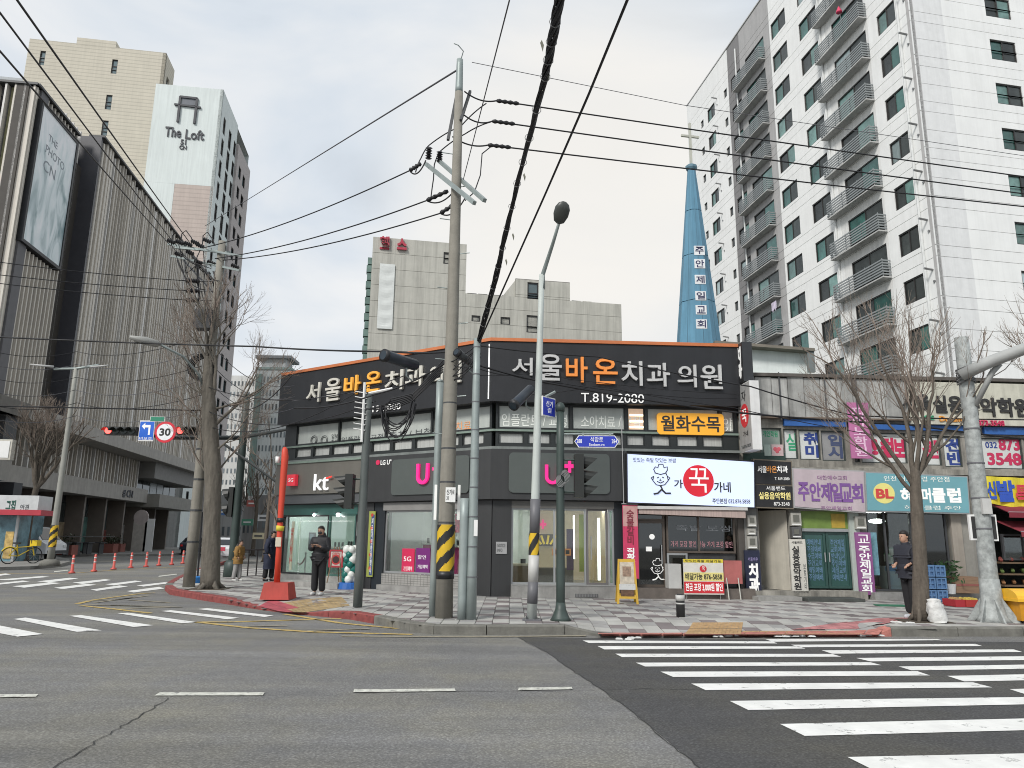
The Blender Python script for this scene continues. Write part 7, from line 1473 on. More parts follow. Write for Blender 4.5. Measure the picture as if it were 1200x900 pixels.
p=at(194,506.5,mp2.y-3.4);r=at(206.5,506.5,mp2.y-3.4).x-p.x;t_=thing('speed_sign',tuple(p),'round speed limit sign reading 30 with a red ring','sign')
MB().tube([p,p+Vector((0,-.03,0))],r,28).build('plate',M('sign_red',(.6,.03,.05),.4,emit=.1),t_);MB().tube([p+Vector((0,-.03,0)),p+Vector((0,-.036,0))],r*.78,28).build('face',M('sign_white_face',(.75,.76,.78),.4,emit=.1),t_)
f=Face((p.x,p.y),0);text(f,'30',(-r*.52,p.z-r*.36,r*.52,p.z+r*.36),.038,BLK,t_,bold=.03)
t_,f,a,c=plaque('green_sign',(176,494,194,488.5),mp2.y-4.2,M('sign_green',(.03,.25,.15),.4),'small green plate above the turn and speed signs',())
A_,B_,C_=L3(243,468,-.2),L3(215,418,-1.2),L3(188,404,-2.0);D_=L3(152,395,-2.6)
t=thing('street_lamp',tuple(B_),'curved lamp arm with flat grey head reaching left from the crowded utility pole','street lamp');MB().smooth().tube([A_,A_.lerp(B_,.5)+Vector((.1,0,.1)),B_,C_],.035,8).build('arm',GALV,t);d=(D_-C_).normalized()
MB().smooth().tube([C_,C_+d*.1,C_.lerp(D_,.5),D_],[.04,.10,.12,.05],8).build('lamp_head',M('lamp_head_grey',(.3,.3,.28),.5),t)
fp_=G(58,663,.15);zt_=at(90,432,fp_.y).z;t=thing('street_lamp',tuple(fp_),'pale concrete lamp post with hazard wrap on the far corner before the mall','street lamp')
vtube(MB(),fp_,.15,zt_,.16,.095,12).build('post',M('pale_concrete_post',(.30,.30,.27),.8,streak=.2),t);hazard(fp_,1.0,2.0,.17,t,24);MB().smooth().lathe((fp_.x,fp_.y,.15),[(.45,0),(.40,.2),(.24,.3)],12).build('foot',KST,t)
q=Vector((fp_.x,fp_.y,zt_));MB().smooth().tube([q+Vector((-.9,-.3,-.1)),q,q+Vector((1.3,-.4,.1))],.06,8).build('arm',GALV,t);
for s_ in (-1,1):MB().smooth().tube([q+Vector((s_*.9,-.35,0)),q+Vector((s_*1.9,-.6,.05))],[.06,.035],8).build('lamp_head',M('lamp_head_pale',(.4,.4,.39),.5),t)
rp_,_=pole_at(1165,728);zt_=at(1129,396,rp_.y).z;print('right mast',rp_,zt_)
t=thing('signal_mast',tuple(rp_),'thick pale grey mast with flaking paint at the right, carrying a heavy arm','signal mast');MOT=M('flaking_grey_paint',(.34,.36,.35),.7,var=.35,vs=9,bump=.3,streak=.2)
k_=8;MB().smooth().tube([(rp_.x,rp_.y,.15+(zt_-.15)*i/k_)for i in range(k_+1)],[.165-.03*(i/k_)for i in range(k_+1)],20).build('post',MOT,t)
m=MB();m.smooth().lathe((rp_.x,rp_.y,.15),[(.34,0),(.27,.08),(.20,.40),(.168,.8)],10);m.build('root_foot',MOT,t)
for k_ in range(7):a=k_*.9;MB().prism([(rp_.x+.2*math.cos(a),rp_.y+.2*math.sin(a),.15),(rp_.x+.46*math.cos(a+.1),rp_.y+.46*math.sin(a+.1),.15),(rp_.x+.17*math.cos(a),rp_.y+.17*math.sin(a),.62)],(.03*math.sin(a),-.03*math.cos(a),0)).build('foot_rib',MOT,t)
for z in (1.9,2.5,3.2,3.9):MB().tube([(rp_.x,rp_.y,z),(rp_.x,rp_.y,z+.03)],.172-.004*z,16).build('strap',STS,t)
g0,g1,g2=at(1126,440,rp_.y-.15),at(1160,424,rp_.y-.5),at(1205,407,rp_.y-1.0);g3=g2+(g2-g1)*3
MB().smooth().tube([g0,g1,g2,g3],[.12,.12,.115,.09],14).build('arm',M('arm_pale_grey',(.38,.39,.38),.55,var=.1),t);MB().smooth().tube([at(1143,475,rp_.y-.1),at(1163,436,rp_.y-.4),at(1172,426,rp_.y-.5)],.055,10).build('brace',MATS['arm_pale_grey'],t)
m=MB()
for k_ in range(7):c_=Vector((rp_.x,rp_.y,g0.z-.12+.05*k_));m.tube([c_+Vector((.17*math.cos(j*.6),.17*math.sin(j*.6),.03*math.sin(j+k_)))for j in range(11)],.014,5)
m.build('cable_wrap',M('grey_cable',(.2,.2,.2)),t)
MB().box((rp_.x+.0,rp_.y-.18,2.35),(.18,.06,.3)).build('junction_box',M('pale_box',(.5,.5,.48)),t)
for (x0,y0,x1,y1,l_)in ((1138,633,1148,603,'left'),(1161,634,1167,603,'right')):
    a,c=at(x0,y0,rp_.y-.0),at(x1,y1,rp_.y);s=thing('small_board',(a.x,a.y,a.z),'narrow white framed board on the %s side of the thick grey mast'%l_,'board');MB().hexa([(a.x,a.y,a.z),(c.x,a.y,a.z),(c.x,a.y,c.z),(a.x,a.y,c.z),(a.x,a.y+.05,a.z),(c.x,a.y+.05,a.z),(c.x,a.y+.05,c.z),(a.x,a.y+.05,c.z)]).build('frame',WHITE,s);MB().box(((a.x+c.x)/2,a.y-.005,(a.z+c.z)/2),((c.x-a.x)*.6,.012,(c.z-a.z)*.85)).build('panel',M('dark_board_panel',(.03,.03,.03)),s)
wire([at(1040,300,20),at(1136,404,rp_.y),],.008,'thin wire reaching the top of the thick grey mast',mat=CABG)if False else None
q0=G(318,702,.15);t=thing('red_base_post',tuple(q0),'red orange inflatable-looking post on a red block base beside the kt shop','post');RO=M('orange_red_tube',(.60,.06,.03),.5,var=.08);
m=MB();w0,w1,h_=.34,.28,.38;c_=G(321,703,.15);m.hexa([(c_.x-w0,c_.y-.0,.15),(c_.x+w0,c_.y,.15),(c_.x+w1,c_.y+.05,.15+h_),(c_.x-w1,c_.y+.05,.15+h_),(c_.x-w0,c_.y+.66,.15),(c_.x+w0,c_.y+.66,.15),(c_.x+w1,c_.y+.6,.15+h_),(c_.x-w1,c_.y+.6,.15+h_)]);m.build('base_block',M('red_base_paint',(.42,.06,.045),.7,var=.15,streak=.2),t)
Y_=c_.y+.33;pth=[at(324.5,683,Y_),at(327,640,Y_),at(329,600,Y_),at(332,560,Y_),at(334,535,Y_),at(333.8,527,Y_),at(333.5,524,Y_)]
MB().smooth().tube(pth,[.075,.068,.068,.08,.085,.072,.035],12).build('post',RO,t);q=at(327.8,622,Y_);MB().smooth().tube([q,q+Vector((.01,0,.12))],.095,12).build('yellow_band',M('yellow_band',(.6,.5,.05)),t);q=at(326.5,635,Y_);MB().box((q.x+.02,q.y-.09,q.z),(.13,.03,.22)).build('sticker',M('pale_sticker',(.55,.5,.4)),t);q=at(328.7,612,Y_);MB().smooth().tube([q,q+Vector((0,0,.10))],.09,12).build('black_band',BLACK,t)
q=at(331,541,Y_);MB().smooth().tube([q+Vector((-.12,-.02,-.03)),q+Vector((-.12,-.02,.12))],.05,8).build('small_lamp',WHITE,t)
q=G(798,730,pz(3,13.5));q.z=.10
t=thing('bollard',tuple(q),'short black and white bollard at the crossing before the restaurant','bollard');zt_=at(798,696,q.y).z
m=MB();m.smooth().tube([(q.x,q.y,q.z-.05),(q.x,q.y,zt_-.05),(q.x,q.y,zt_)],[.085,.085,.06],14);m.build('post',HBL,t)
for f0,f1 in ((.60,.66),(.74,.96)):MB().smooth().tube([(q.x,q.y,q.z+(zt_-q.z)*f0),(q.x,q.y,q.z+(zt_-q.z)*f1)],.089,14).build('white_band',WHT,t)
RP=M('delineator_red',(.55,.09,.07),.5,var=.1);RW=M('delineator_white',(.6,.6,.58),.5)
d0=G(84,672);t0_=None
def delin():
    t=thing('delineator_post',(0,0,0),'','bollard','red delineator posts along the centre line');MB().smooth().lathe((0,0,0),[(.13,0),(.13,.05),(.06,.09),(.05,.72),(.02,.75)],10).build('post',RP,t);
    for z in (.38,.56):MB().smooth().lathe((0,0,z),[(.056,0),(.056,.05)],10).build('reflective_band',RW,t)
    return t
nl=('nearest, left end of the row','second from the left end of the row','third from the left','fourth from the left','fifth from the left, middle of the row','sixth from the left','seventh from the left','second from the far end, before the tree','last at the far end beside the tree')
xs_=((84,672),(110,670),(133,667.5),(153,665.8),(171,664.5),(186,663),(201,662),(214,660.6),(225,659.6));proto=delin()
for i,((x,y),nm)in enumerate(zip(xs_,nl)):
    o=proto if i == 0 else copy_tree(proto);p=G(x,y);o.location=(p.x,p.y,.008);o.scale=(1.0,1.0,1.0);o['label']='red delineator post on the far road, '+nm
q=G(1190,731,.15);t=thing('waste_bin',tuple(q),'yellow orange plastic grit bin with a domed lid at the right edge','bin');OB=M('bin_orange',(.66,.30,.02),.45,var=.18,vs=3,streak=.25);f=Face((q.x-.25,q.y),2)
a0=at(1171,731,q.y).x-(q.x-.25)+.40;z1=at(1180,703,q.y).z;z2=at(1190,691,q.y+.2).z
m=MB();m.hexa([f.P(a0+.04,.2,0),f.P(a0+1.0,.2,0),f.P(a0+1.06,z1,.05),f.P(a0,z1,.05),f.P(a0+.04,.2,-.5),f.P(a0+1.0,.2,-.5),f.P(a0+1.06,z1,-.52),f.P(a0,z1,-.52)]);m.build('tub',OB,t)
m=MB();k_=10;vs=[]
for i in range(k_+1):an=math.pi*i/k_;vs += [f.P(a0-.04,z1+.02+(z2-z1)*math.sin(an),-.24+.32*math.cos(an)),f.P(a0+1.1,z1+.02+(z2-z1)*math.sin(an),-.24+.32*math.cos(an))]
m.add(vs,[(2*i,2*i+1,2*i+3,2*i+2)for i in range(k_)]+[tuple(range(0,2*k_+2,2)),tuple(range(1,2*k_+2,2))]);m.build('lid',M('bin_yellow_lid',(.80,.45,.03),.4),t);MB().fbox(f,a0-.05,a0+1.11,z1-.03,z1+.02,-.57,.09).build('rim',MATS['bin_yellow_lid'],t)
text(f,'제설함',(a0+.12,.45,a0+.55,.60),.03,M('faded_brown_print',(.35,.2,.02)),t)
for u in (a0+.1,a0+.9):MB().fbox(f,u,u+.08,.15,.2,-.45,-.05).build('foot',BLACK,t)
q=G(1098,730,.15);t=thing('rubbish_bag',tuple(q),'full white rubbish sack slumped at the foot of the right tree','bag');m=MB();m.smooth();hb2=at(1097,702,q.y).z-.15;rs=random.Random(3);n_=18;L9=[(0,.85),(.12,1.05),(.3,1.0),(.48,1.02),(.62,.86),(.76,.92),(.86,.62),(.95,.70),(1.0,.32)]
vs=[(q.x+.16*r*(1+.20*rs.uniform(-1,1))*math.cos(2*math.pi*j/n_)+.06*(.6-z),q.y+.14*r*(1+.20*rs.uniform(-1,1))*math.sin(2*math.pi*j/n_),.16+hb2*z)for z,r in L9 for j in range(n_)]
m.add(vs,[(i*n_+j,i*n_+(j+1)%n_,(i+1)*n_+(j+1)%n_,(i+1)*n_+j)for i in range(len(L9)-1)for j in range(n_)]+[tuple(range(n_)),tuple(range(len(vs)-n_,len(vs)))]);m.build('sack',M('white_sack',(.62,.62,.60),.55,bump=1.0,bs=14,var=.12),t);MB().tube([(q.x+.03,q.y,.16+hb2*.76),(q.x+.03,q.y,.16+hb2*.81)],.07,10).build('tie',M('tie_white',(.5,.5,.48)),t)
q=G(1120,706,.15);t=thing('blue_crate_rack',tuple(at(1100,706,q.y)),'stack of light blue plastic crates covering a trolley right of the right tree','crates');BC=M('blue_plastic',(.13,.25,.45),.5,var=.12)
Yc=q.y+.0;f=Face((at(1086,706,Yc).x,Yc),0);wdt=at(1112,706,Yc).x-at(1086,706,Yc).x;top=at(1095,660,Yc).z;rws=3
for r in range(rws):
    for c_ in range(2):
        u0=wdt*(.02+.5*c_);z0=.17+(top-.2)*r/rws;m=MB();w2,h2=wdt*.46,(top-.2)/rws*.92;frame(m,f,u0,u0+w2,z0,z0+h2,.035,-.5,.02,(u0+w2/2,),(z0+h2*.5,));m.fbox(f,u0+.03,u0+w2-.03,z0+.03,z0+h2-.03,-.45,-.02);m.build('crate',BC,t)
t=thing('cardboard_box',tuple(G(1130,706,.15)),'brown striped cardboard box beside the blue crates','box');p=at(1121,703,20.0);MB().hexa([(p.x,20.0,.36),(p.x+.62,20.0,.36),(p.x+.62,20.0,.78),(p.x,20.0,.78),(p.x,20.4,.36),(p.x+.62,20.4,.36),(p.x+.62,20.4,.78),(p.x,20.4,.78)]).build('carton',M('cardboard',(.30,.19,.12),.8,var=.2,stretch=(1,1,9)),t)
MB().box((p.x+.31,19.995,.57),(.62,.008,.05)).build('tape',M('tape_red',(.35,.12,.1)),t)
t=thing('plant_pot',tuple(at(1115,690,20.0)),'leafy potted plant between the blue crates and the shop wall','plant');p=at(1114,690,20.0);MB().lathe((p.x,p.y,.34),[(.10,0),(.14,.25)],10).build('pot',WHITE,t);m=MB();rs=random.Random(8)
for i in range(70):
    c_=Vector((p.x+rs.gauss(0,.13),p.y+rs.gauss(0,.1),.75+rs.uniform(-.15,.45)));d=Vector((rs.uniform(-1,1),rs.uniform(-1,1),rs.uniform(-.3,1))).normalized()*.09;s_=d.cross(Vector((.3,.9,.2))).normalized()*.03;m.poly([c_-d,c_+s_,c_+d,c_-s_])
m.build('foliage',M('plant_leaf',(.04,.09,.03),.5,var=.3),t)
for k_,(x0,x1,l_,c_)in enumerate(((1120,1132,'left red produce crate with goods on the ground by the wall',(.45,.03,.04)),(1132.5,1150,'right red produce crate holding yellow fruit near the grey mast',(.5,.05,.04)))):
    Yb=18.2;a,b_=at(x0,709,Yb),at(x1,709,Yb);t=thing('produce_crate',(a.x,Yb,.15),l_,'crate','red produce crates on the pavement');m=MB();f=Face((a.x,Yb),3);w_=b_.x-a.x
    m.fbox(f,0,w_,.16,.18,-.5,0);m.fbox(f,0,w_,.18,.32,-.02,0);m.fbox(f,0,w_,.18,.32,-.5,-.48);m.fbox(f,0,.02,.18,.32,-.48,-.02);m.fbox(f,w_-.02,w_,.18,.32,-.48,-.02);m.build('crate_body',M('crate_red_%d'%k_,c_,.5),t)
    m=MB();rs=random.Random(k_)
    for i in range(22):m.ball((a.x+.05+rs.random()*(w_-.1),Yb+.06+rs.random()*.36,.32),.045,6)
    m.build('fruit',M('fruit_%d'%k_,(.6,.45,.08)if k_ else (.5,.3,.12),.5,var=.4,vs=12),t,kind='stuff')
t=thing('green_mat',tuple(G(1042,706,.15)),'small green doormat on the pavement before the club shop','mat');a,b_=G(1030,710,.16),G(1056,709,.16);MB().box(((a.x+b_.x)/2,a.y+.1,.166),(b_.x-a.x,.35,.02)).build('mat',M('green_mat',(.03,.16,.09),.9),t)
q=G(231,683,.15);t=thing('blue_tub',tuple(q),'small blue plastic tub with a black handle between left pole and tree','tub');MB().smooth().lathe((q.x,q.y,.15),[(.17,0),(.22,.16),(.24,.18),(.22,.2)],14).build('tub',M('tub_blue',(.02,.18,.50),.4),t);MB().tube([q,at(237,600,q.y+.1)],.03,6).build('pole_handle',BLACK,t)
m=MB();rs=random.Random(2)
for (x,y)in ((733,749.5),(740,748),(846,746.5),(855,745.5),(915,746.5),(925,746),(935,745.5),(944,746),(1010,745.5),(1025,745),(1052,729.5),(1060,730)):
    p=G(x,y,.02 if x<1040 else .16)
    for k_ in range(3):c_=p+Vector((rs.uniform(-.12,.12),rs.uniform(-.04,.04),0));s_=rs.uniform(.03,.07);m.hexa([(c_.x-s_,c_.y-s_*.5,c_.z),(c_.x+s_,c_.y-s_*.4,c_.z),(c_.x+s_*.8,c_.y-s_*.3,c_.z+.02),(c_.x-s_*.6,c_.y-s_*.4,c_.z+.03),(c_.x-s_,c_.y+s_*.5,c_.z),(c_.x+s_,c_.y+s_*.6,c_.z),(c_.x+s_*.7,c_.y+s_*.5,c_.z+.02),(c_.x-s_*.8,c_.y+s_*.4,c_.z+.02)])
tag(m.build('litter',M('pale_litter',(.6,.6,.58),.8,var=.2)),'scraps of pale litter along the kerb at the crossing','litter',None,'stuff')
BG_=M('balloon_green',(.01,.14,.115),.25,var=.05);BW_=M('balloon_white',(.68,.70,.66),.3,var=.03)
def balloons(px,py0,py1,Y,lab,n,base=True,seed=1):
    p=at(px,py0,Y);q=at(px,py1,Y);rs=random.Random(seed);t=thing('balloon_column',(p.x,p.y,p.z),lab,'balloons','balloon columns beside the kt shop');MB().tube([(p.x,p.y,.16),(p.x,p.y,q.z)],.015,6).build('stand',DGREY,t)
    for i in range(n):
        z=p.z+.1+(q.z-p.z-.2)*(i//4)/((n-1)//4);a=(i%4)*math.pi/2+(i//4)*.6;r=rs.uniform(.095,.125);m=MB();m.smooth().ball((p.x+.115*math.cos(a),p.y+.115*math.sin(a),z),r,12,sz=1.1);m.build('balloon',BG_ if rs.random()<.5 else BW_,t)
    if base:MB().lathe((p.x,p.y,.15),[(.33,0),(.30,.16),(.26,.18)],16).build('base',M('balloon_base_blue',(.02,.11,.38),.4),t)
b0=G(409,690,.15);balloons(409,683,640,b0.y,'green and white balloon column on a blue base right of the kt entrance',28,True,1);b1_=G(333,682,.15);balloons(333.5,680,640,b1_.y+.5,'green and white balloon column partly hidden behind the red post',28,False,5)
e0=G(394,689,.15);Ye=e0.y;t=thing('easel_sign',tuple(e0),'easel with a red and white round-pictured board before the kt door','sign');a,c=at(386,664,Ye),at(403,645,Ye);f=Face((a.x,Ye),-8);w_=c.x-a.x
MB().fbox(f,0,w_,a.z,c.z,0,.03).build('board',M('cream_board',(.50,.46,.42),.5,var=.1),t);frame(MB(),f,-.02,w_+.02,a.z-.02,c.z+.02,.05,0,.045).build('red_border',M('red_border',(.35,.03,.04)),t)
for r,mt_,o in ((.15,M('red_ring',(.45,.04,.04)),.034),(.10,M('dark_ring',(.04,.02,.02)),.040)):MB().prism([tuple(f.P(w_/2+r*math.cos(k_*.35),(a.z+c.z)/2-.03+r*math.sin(k_*.35),.03))for k_ in range(18)],tuple(f.N*(o-.03))).build('round_picture',mt_,t)
text(f,'OPEN',(.08,c.z-.13,w_-.08,c.z-.06),.034,M('red_small_letter',(.5,.03,.03)),t)
for u,o in ((.02,.10),(w_-.02,.10),(w_/2,-.35)):MB().tube([f.P(w_/2+(u-w_/2)*.4,c.z+.1,0),f.P(w_/2+(u-w_/2)*1.3,.15,o)],.016,6).build('leg',M('easel_wood',(.22,.15,.09),.6),t)
st_p=[]
for i,(x,y,l_)in enumerate(((356,684,'chrome rope post at the left of the kt step'),(343,681,'chrome rope post at the far left of the kt shop, half hidden'))):
    p=G(x,y,.15);st_p.append(p);t=thing('rope_post',tuple(p),l_,'post','rope posts at the kt step');MB().smooth().lathe((p.x,p.y,.15),[(.15,0),(.14,.03),(.025,.05),(.022,.9),(.04,.93),(.03,.97)],12).build('post',ALU,t)
a,b_=st_p[0]+Vector((0,0,.85)),st_p[1]+Vector((0,0,.85));wire([a,b_],.022,'dark red rope hanging between the chrome posts at the kt shop','barrier rope',M('rope_red',(.25,.03,.04),.8),sag=.28,name='barrier_rope',cat='rope')
g0=G(288,675,.15);g1=G(318,674,.15);t=thing('guard_railing',tuple(g0),'dark metal guard railing on the side street pavement behind the child','railing');RM=M('railing_dark',(.06,.05,.05),.5)
ge=Vector((g0.x+2.2,g0.y+3.2,.15));g0=Vector((g0.x-.2,g0.y-.2,.15));m=MB();m.tube([g0+Vector((0,0,.95)),ge+Vector((0,0,.95))],.03,6);m.build('rail',RM,t)
for i in range(12):q=g0.lerp(ge,i/11);MB().tube([q,q+Vector((0,0,.95))],.025,6).build('baluster',RM,t)
def bicycle(p,s=1.0):
    t=thing('bicycle',tuple(p),'yellow share bicycle leaning by the bare tree on the far left corner','bicycle');YB2=M('bike_yellow',(.70,.50,.02),.4)
    f=Face((p.x,p.y),62)
    def W(u,z,o=0):return f.P(u*s,p.z+z*s,o*s)
    for u in (-.52,.52):
        wh2=MB();wh2.smooth().tube([W(u+.33*math.cos(j*.3142),.34+.33*math.sin(j*.3142))for j in range(21)],.022*s,6,cap=False);w2=wh2.build('wheel',BLACK,t)
        m=MB()
        for j in range(8):m.tube([W(u,.34),W(u+.32*math.cos(j*.785),.34+.32*math.sin(j*.785))],.004*s,3)
        m.build('spokes',ALU,w2)
    m=MB()
    for a,b_ in (((-.52,.34),(-.15,.32)),((-.15,.32),(-.25,.80)),((-.25,.68),(.35,.72)),((-.15,.32),(.38,.62)),((-.25,.68),(-.52,.34)),((.36,.85),(.52,.34))):m.tube([W(*a),W(*b_)],.022*s,6)
    m.build('frame',YB2,t);MB().tube([W(.36,.80),W(.33,1.0)],.018*s,6).build('stem',BLACK,t);MB().tube([W(.33,1.0,-.25),W(.36,1.02),W(.33,1.0,.25)],.016*s,6).build('handlebar',BLACK,t);MB().box(tuple(W(-.27,.86)),(.26*s,.14*s,.06*s)).build('saddle',BLACK,t)
    MB().box(tuple(W(.52,.86)),(.3*s,.32*s,.24*s)).build('basket',YB2,t);MB().smooth().tube([W(-.52+.36*math.cos(j*.3+.2),.34+.36*math.sin(j*.3+.2))for j in range(9)],.03*s,5).build('mudguard',YB2,t)
q=G(24,660.5,.15);bicycle(q,1.15)
def car(p,rz,L_,W_,H_,paint,lab,van=False,name='parked_car',cat='car'):
    t=thing(name,(p.x,p.y,0),lab,cat);c,s=math.cos(rz),math.sin(rz)
    def T_(x,y,z):return (p.x+x*c-y*s,p.y+x*s+y*c,z)
    if van:prof=[(-.5,.28),(-.5,.62),(-.485,.96),(-.44,1.0),(.22,1.0),(.30,.97),(.42,.62),(.49,.52),(.5,.25)]
    else:prof=[(-.5,.30),(-.5,.58),(-.47,.66),(-.40,.72),(-.34,.95),(-.26,1.0),(.05,1.0),(.14,.96),(.27,.66),(.42,.60),(.49,.50),(.5,.26)]
    n_=len(prof);m=MB();m.smooth(False);vs=[]
    for y,k_ in ((-.5,1),(-.46,1.0),(.46,1.0),(.5,1)):
        for i,(x,z)in enumerate(prof):
            inset=0
            yy=y*W_
            if z>.7:yy=y*W_*(1-.28*(z-.7)/.3*(.5 if van else 1))
            vs.append(T_(x*L_*(1 if abs(y)<.48 else .985),yy,z*H_*(1 if abs(y)<.48 else .985)))
    fs=[(r*n_+i,r*n_+i+1,(r+1)*n_+i+1,(r+1)*n_+i)for r in range(3)for i in range(n_-1)]+[tuple(range(n_))[::-1],tuple(range(3*n_,4*n_))]+[(r*n_,(r+1)*n_,(r+1)*n_+n_-1,r*n_+n_-1)for r in range(3)]
    m.add(vs,fs).build('body',paint,t)
    DGL=M('car_dark_glass',(.02,.025,.03),.08,spec=.8)
    def side(pts,nm,mt_):
        for sg_ in (-1,1):
            q=[T_(x*L_,sg_*(W_*.5*(1-.28*(max(z,.7)-.7)/.3*(.5 if van else 1))+.006),z*H_)for x,z in pts];q2=[T_(x*L_,sg_*(W_*.5*(1-.28*(max(z,.7)-.7)/.3*(.5 if van else 1))-.02),z*H_)for x,z in pts];k_=len(pts)
            MB().add(q+q2,[tuple(range(k_))]+[(i,(i+1)%k_,k_+(i+1)%k_,k_+i)for i in range(k_)]).build(nm,mt_,t)
    if van:side([(.12,.64),(.36,.64),(.27,.93),(.12,.93)],'side_window',DGL);side([(-.2,.64),(.09,.64),(.09,.93),(-.2,.93)],'side_window',DGL)
    else:side([(-.38,.70),(-.02,.70),(-.02,.94),(-.27,.95),(-.32,.92)],'side_window',DGL);side([(.0,.70),(.22,.70),(.12,.92),(.0,.94)],'side_window',DGL)
    if van:ws=[(.31,.955),(.415,.635)];
    else:ws=[(.145,.945),(.265,.68)]
    def endglass(a,b_,k0,k1,nm,mt_):
        d=.012
        MB().hexa([T_(b_[0]*L_+d*2,-W_*k1,b_[1]*H_+d),T_(b_[0]*L_+d*2,W_*k1,b_[1]*H_+d),T_(a[0]*L_+d*2,W_*k0,a[1]*H_+d),T_(a[0]*L_+d*2,-W_*k0,a[1]*H_+d),T_(b_[0]*L_-.03,-W_*k1,b_[1]*H_),T_(b_[0]*L_-.03,W_*k1,b_[1]*H_),T_(a[0]*L_-.03,W_*k0,a[1]*H_),T_(a[0]*L_-.03,-W_*k0,a[1]*H_)]).build(nm,mt_,t)
    endglass(ws[0],ws[1],.36,.43,'windscreen',DGL)
    b0_,b1_=((-.492,.95),(-.505,.66))if van else ((-.345,.93),(-.405,.73));
    MB().hexa([T_(b1_[0]*L_-.03,-W_*.40,b1_[1]*H_),T_(b1_[0]*L_-.03,W_*.40,b1_[1]*H_),T_(b0_[0]*L_-.03,W_*.35,b0_[1]*H_),T_(b0_[0]*L_-.03,-W_*.35,b0_[1]*H_),T_(b1_[0]*L_+.05,-W_*.40,b1_[1]*H_),T_(b1_[0]*L_+.05,W_*.40,b1_[1]*H_),T_(b0_[0]*L_+.05,W_*.35,b0_[1]*H_),T_(b0_[0]*L_+.05,-W_*.35,b0_[1]*H_)]).build('rear_window',DGL,t)
    for sg_ in (-1,1):
        q=T_(-.5*L_,sg_*W_*.38,.52*H_);MB().box(q,(.12,.3,.14)).build('tail_light',M('tail_light_red',(.5,.02,.02),.3,emit=.1),t);q=T_(.487*L_,sg_*W_*.37,.46*H_);MB().box(q,(.14,.28,.13)).build('headlight',M('headlight_clear',(.6,.62,.62),.15),t)
        for x in (-.31,.31):
            o=MB();a,b_=Vector(T_(x*L_,sg_*(W_*.5-.16),.31)),Vector(T_(x*L_,sg_*(W_*.5+.012),.31));o.smooth().tube([a,b_],.31,18);wo=o.build('wheel',M('tyre_black',(.02,.02,.02),.8),t);o=MB();o.tube([b_,Vector(T_(x*L_,sg_*(W_*.5+.022),.31))],.19,12);o.build('rim',ALU,wo)
    q=T_(-.505*L_,0,.46*H_);MB().box(q,(.04,.5,.12)).build('number_plate',WHITE,t);MB().box(T_(-.5*L_,0,.30*H_),(.1,W_*.95,.18)).build('bumper',DGREY if van else paint,t);MB().box(T_(.5*L_,0,.30*H_),(.1,W_*.9,.16)).build('bumper',DGREY,t)
    return t
CWH=M('car_white_paint',(.66,.67,.68),.25,var=.02,spec=.6);p=G(252,661.0);
ct=car(p+Vector((-.3,2.2,0)),math.radians(106),4.5,1.85,1.5,CWH,'white hatchback with a red stripe seen from behind, beyond the green mast')
MB().box((p.x-.0,p.y-.36,.86),(1.3,.04,.22)).build('red_stripe',M('car_red_stripe',(.5,.05,.08)),ct)
p=at(30,660,45);van=car(Vector((-28.5,43.9,.15)),math.radians(-2),4.9,1.9,2.0,CWH,'white van parked at the far left before the mall, behind the leaning tree',True,'parked_van','van')
for i,(x,cc,l_,Y)in enumerate(((247,(.05,.05,.055),'black car far up the side street left of the white hatchback',62),(254,(.4,.4,.41),'silver car far up the side street beside the black one',75),(232,(.03,.04,.06),'dark car beyond the delineator posts left of the tree trunk',66))):
    q=at(x,650,Y);car(Vector((q.x,Y,0)),math.radians(95),4.4,1.8,1.5,M('car_paint_%s'%'abc'[i],cc,.3),l_)
for i,(x,Y,l_)in enumerate(((127,62,'brick red planter with a round bush by the mall entrance'),(136,66,'second brick red planter right of the first'),(78,54,'low dark planter with red flowers left of the mall entrance'))):
    p=at(x,642,Y);p.z=.15;t=thing('planter',tuple(p),l_,'planter');MB().box((p.x,p.y,.5),(1.2,.8,.7)).build('box',M('planter_brick',(.25,.09,.07),.8),t);m=MB();rs=random.Random(i)
    for k_ in range(140):c_=Vector((p.x+rs.gauss(0,.3),p.y+rs.gauss(0,.2),1.15+rs.gauss(0,.2)));d=Vector((rs.uniform(-1,1),rs.uniform(-1,1),rs.uniform(-1,1))).normalized()*.1;s_=d.cross(Vector((.3,.5,.8))).normalized()*.05;m.poly([c_-d,c_+s_,c_+d,c_-s_])
    m.build('foliage',M('bush_leaf',(.05,.07,.035),.6,var=.3),t)
p=at(163,630,66);t=thing('standing_banner',(p.x,p.y,.15),'tall pale banner figure with a round top before the mall glazing','banner');MB().box((p.x,p.y,1.5),(1.2,.08,2.6)).build('board',M('pale_figure',(.45,.42,.38),.6,var=.2),t);MB().tube([(p.x,p.y-.05,3.1),(p.x,p.y+.05,3.1)],.65,16).build('round_head',M('pinkish_round',(.48,.42,.40),.6),t)
p=at(173,640,66);t=thing('standing_banner',(p.x,p.y,.15),'narrow white banner right of the round-topped one','banner');MB().box((p.x,p.y,1.6),(.8,.08,2.8)).build('board',WHITE,t)
for i in range(4):
    p=at(66+i*14,651,53+i*1.5);t=thing('terrace_table',(p.x,p.y,.15),('dark table at the left end of the mall terrace','second dark table on the mall terrace','third dark table on the mall terrace','dark table at the right end of the mall terrace')[i],'table','dark tables on the mall terrace');MB().box((p.x,p.y,1.0),(1.5,.8,.06)).build('table_top',DGREY,t)
    for dx in (-.6,.6):MB().box((p.x+dx,p.y,.58),(.08,.6,.8)).build('leg',DGREY,t)
    MB().box((p.x,p.y+.8,1.45),(2.2,.05,.05)).build('rail',GREY,t)
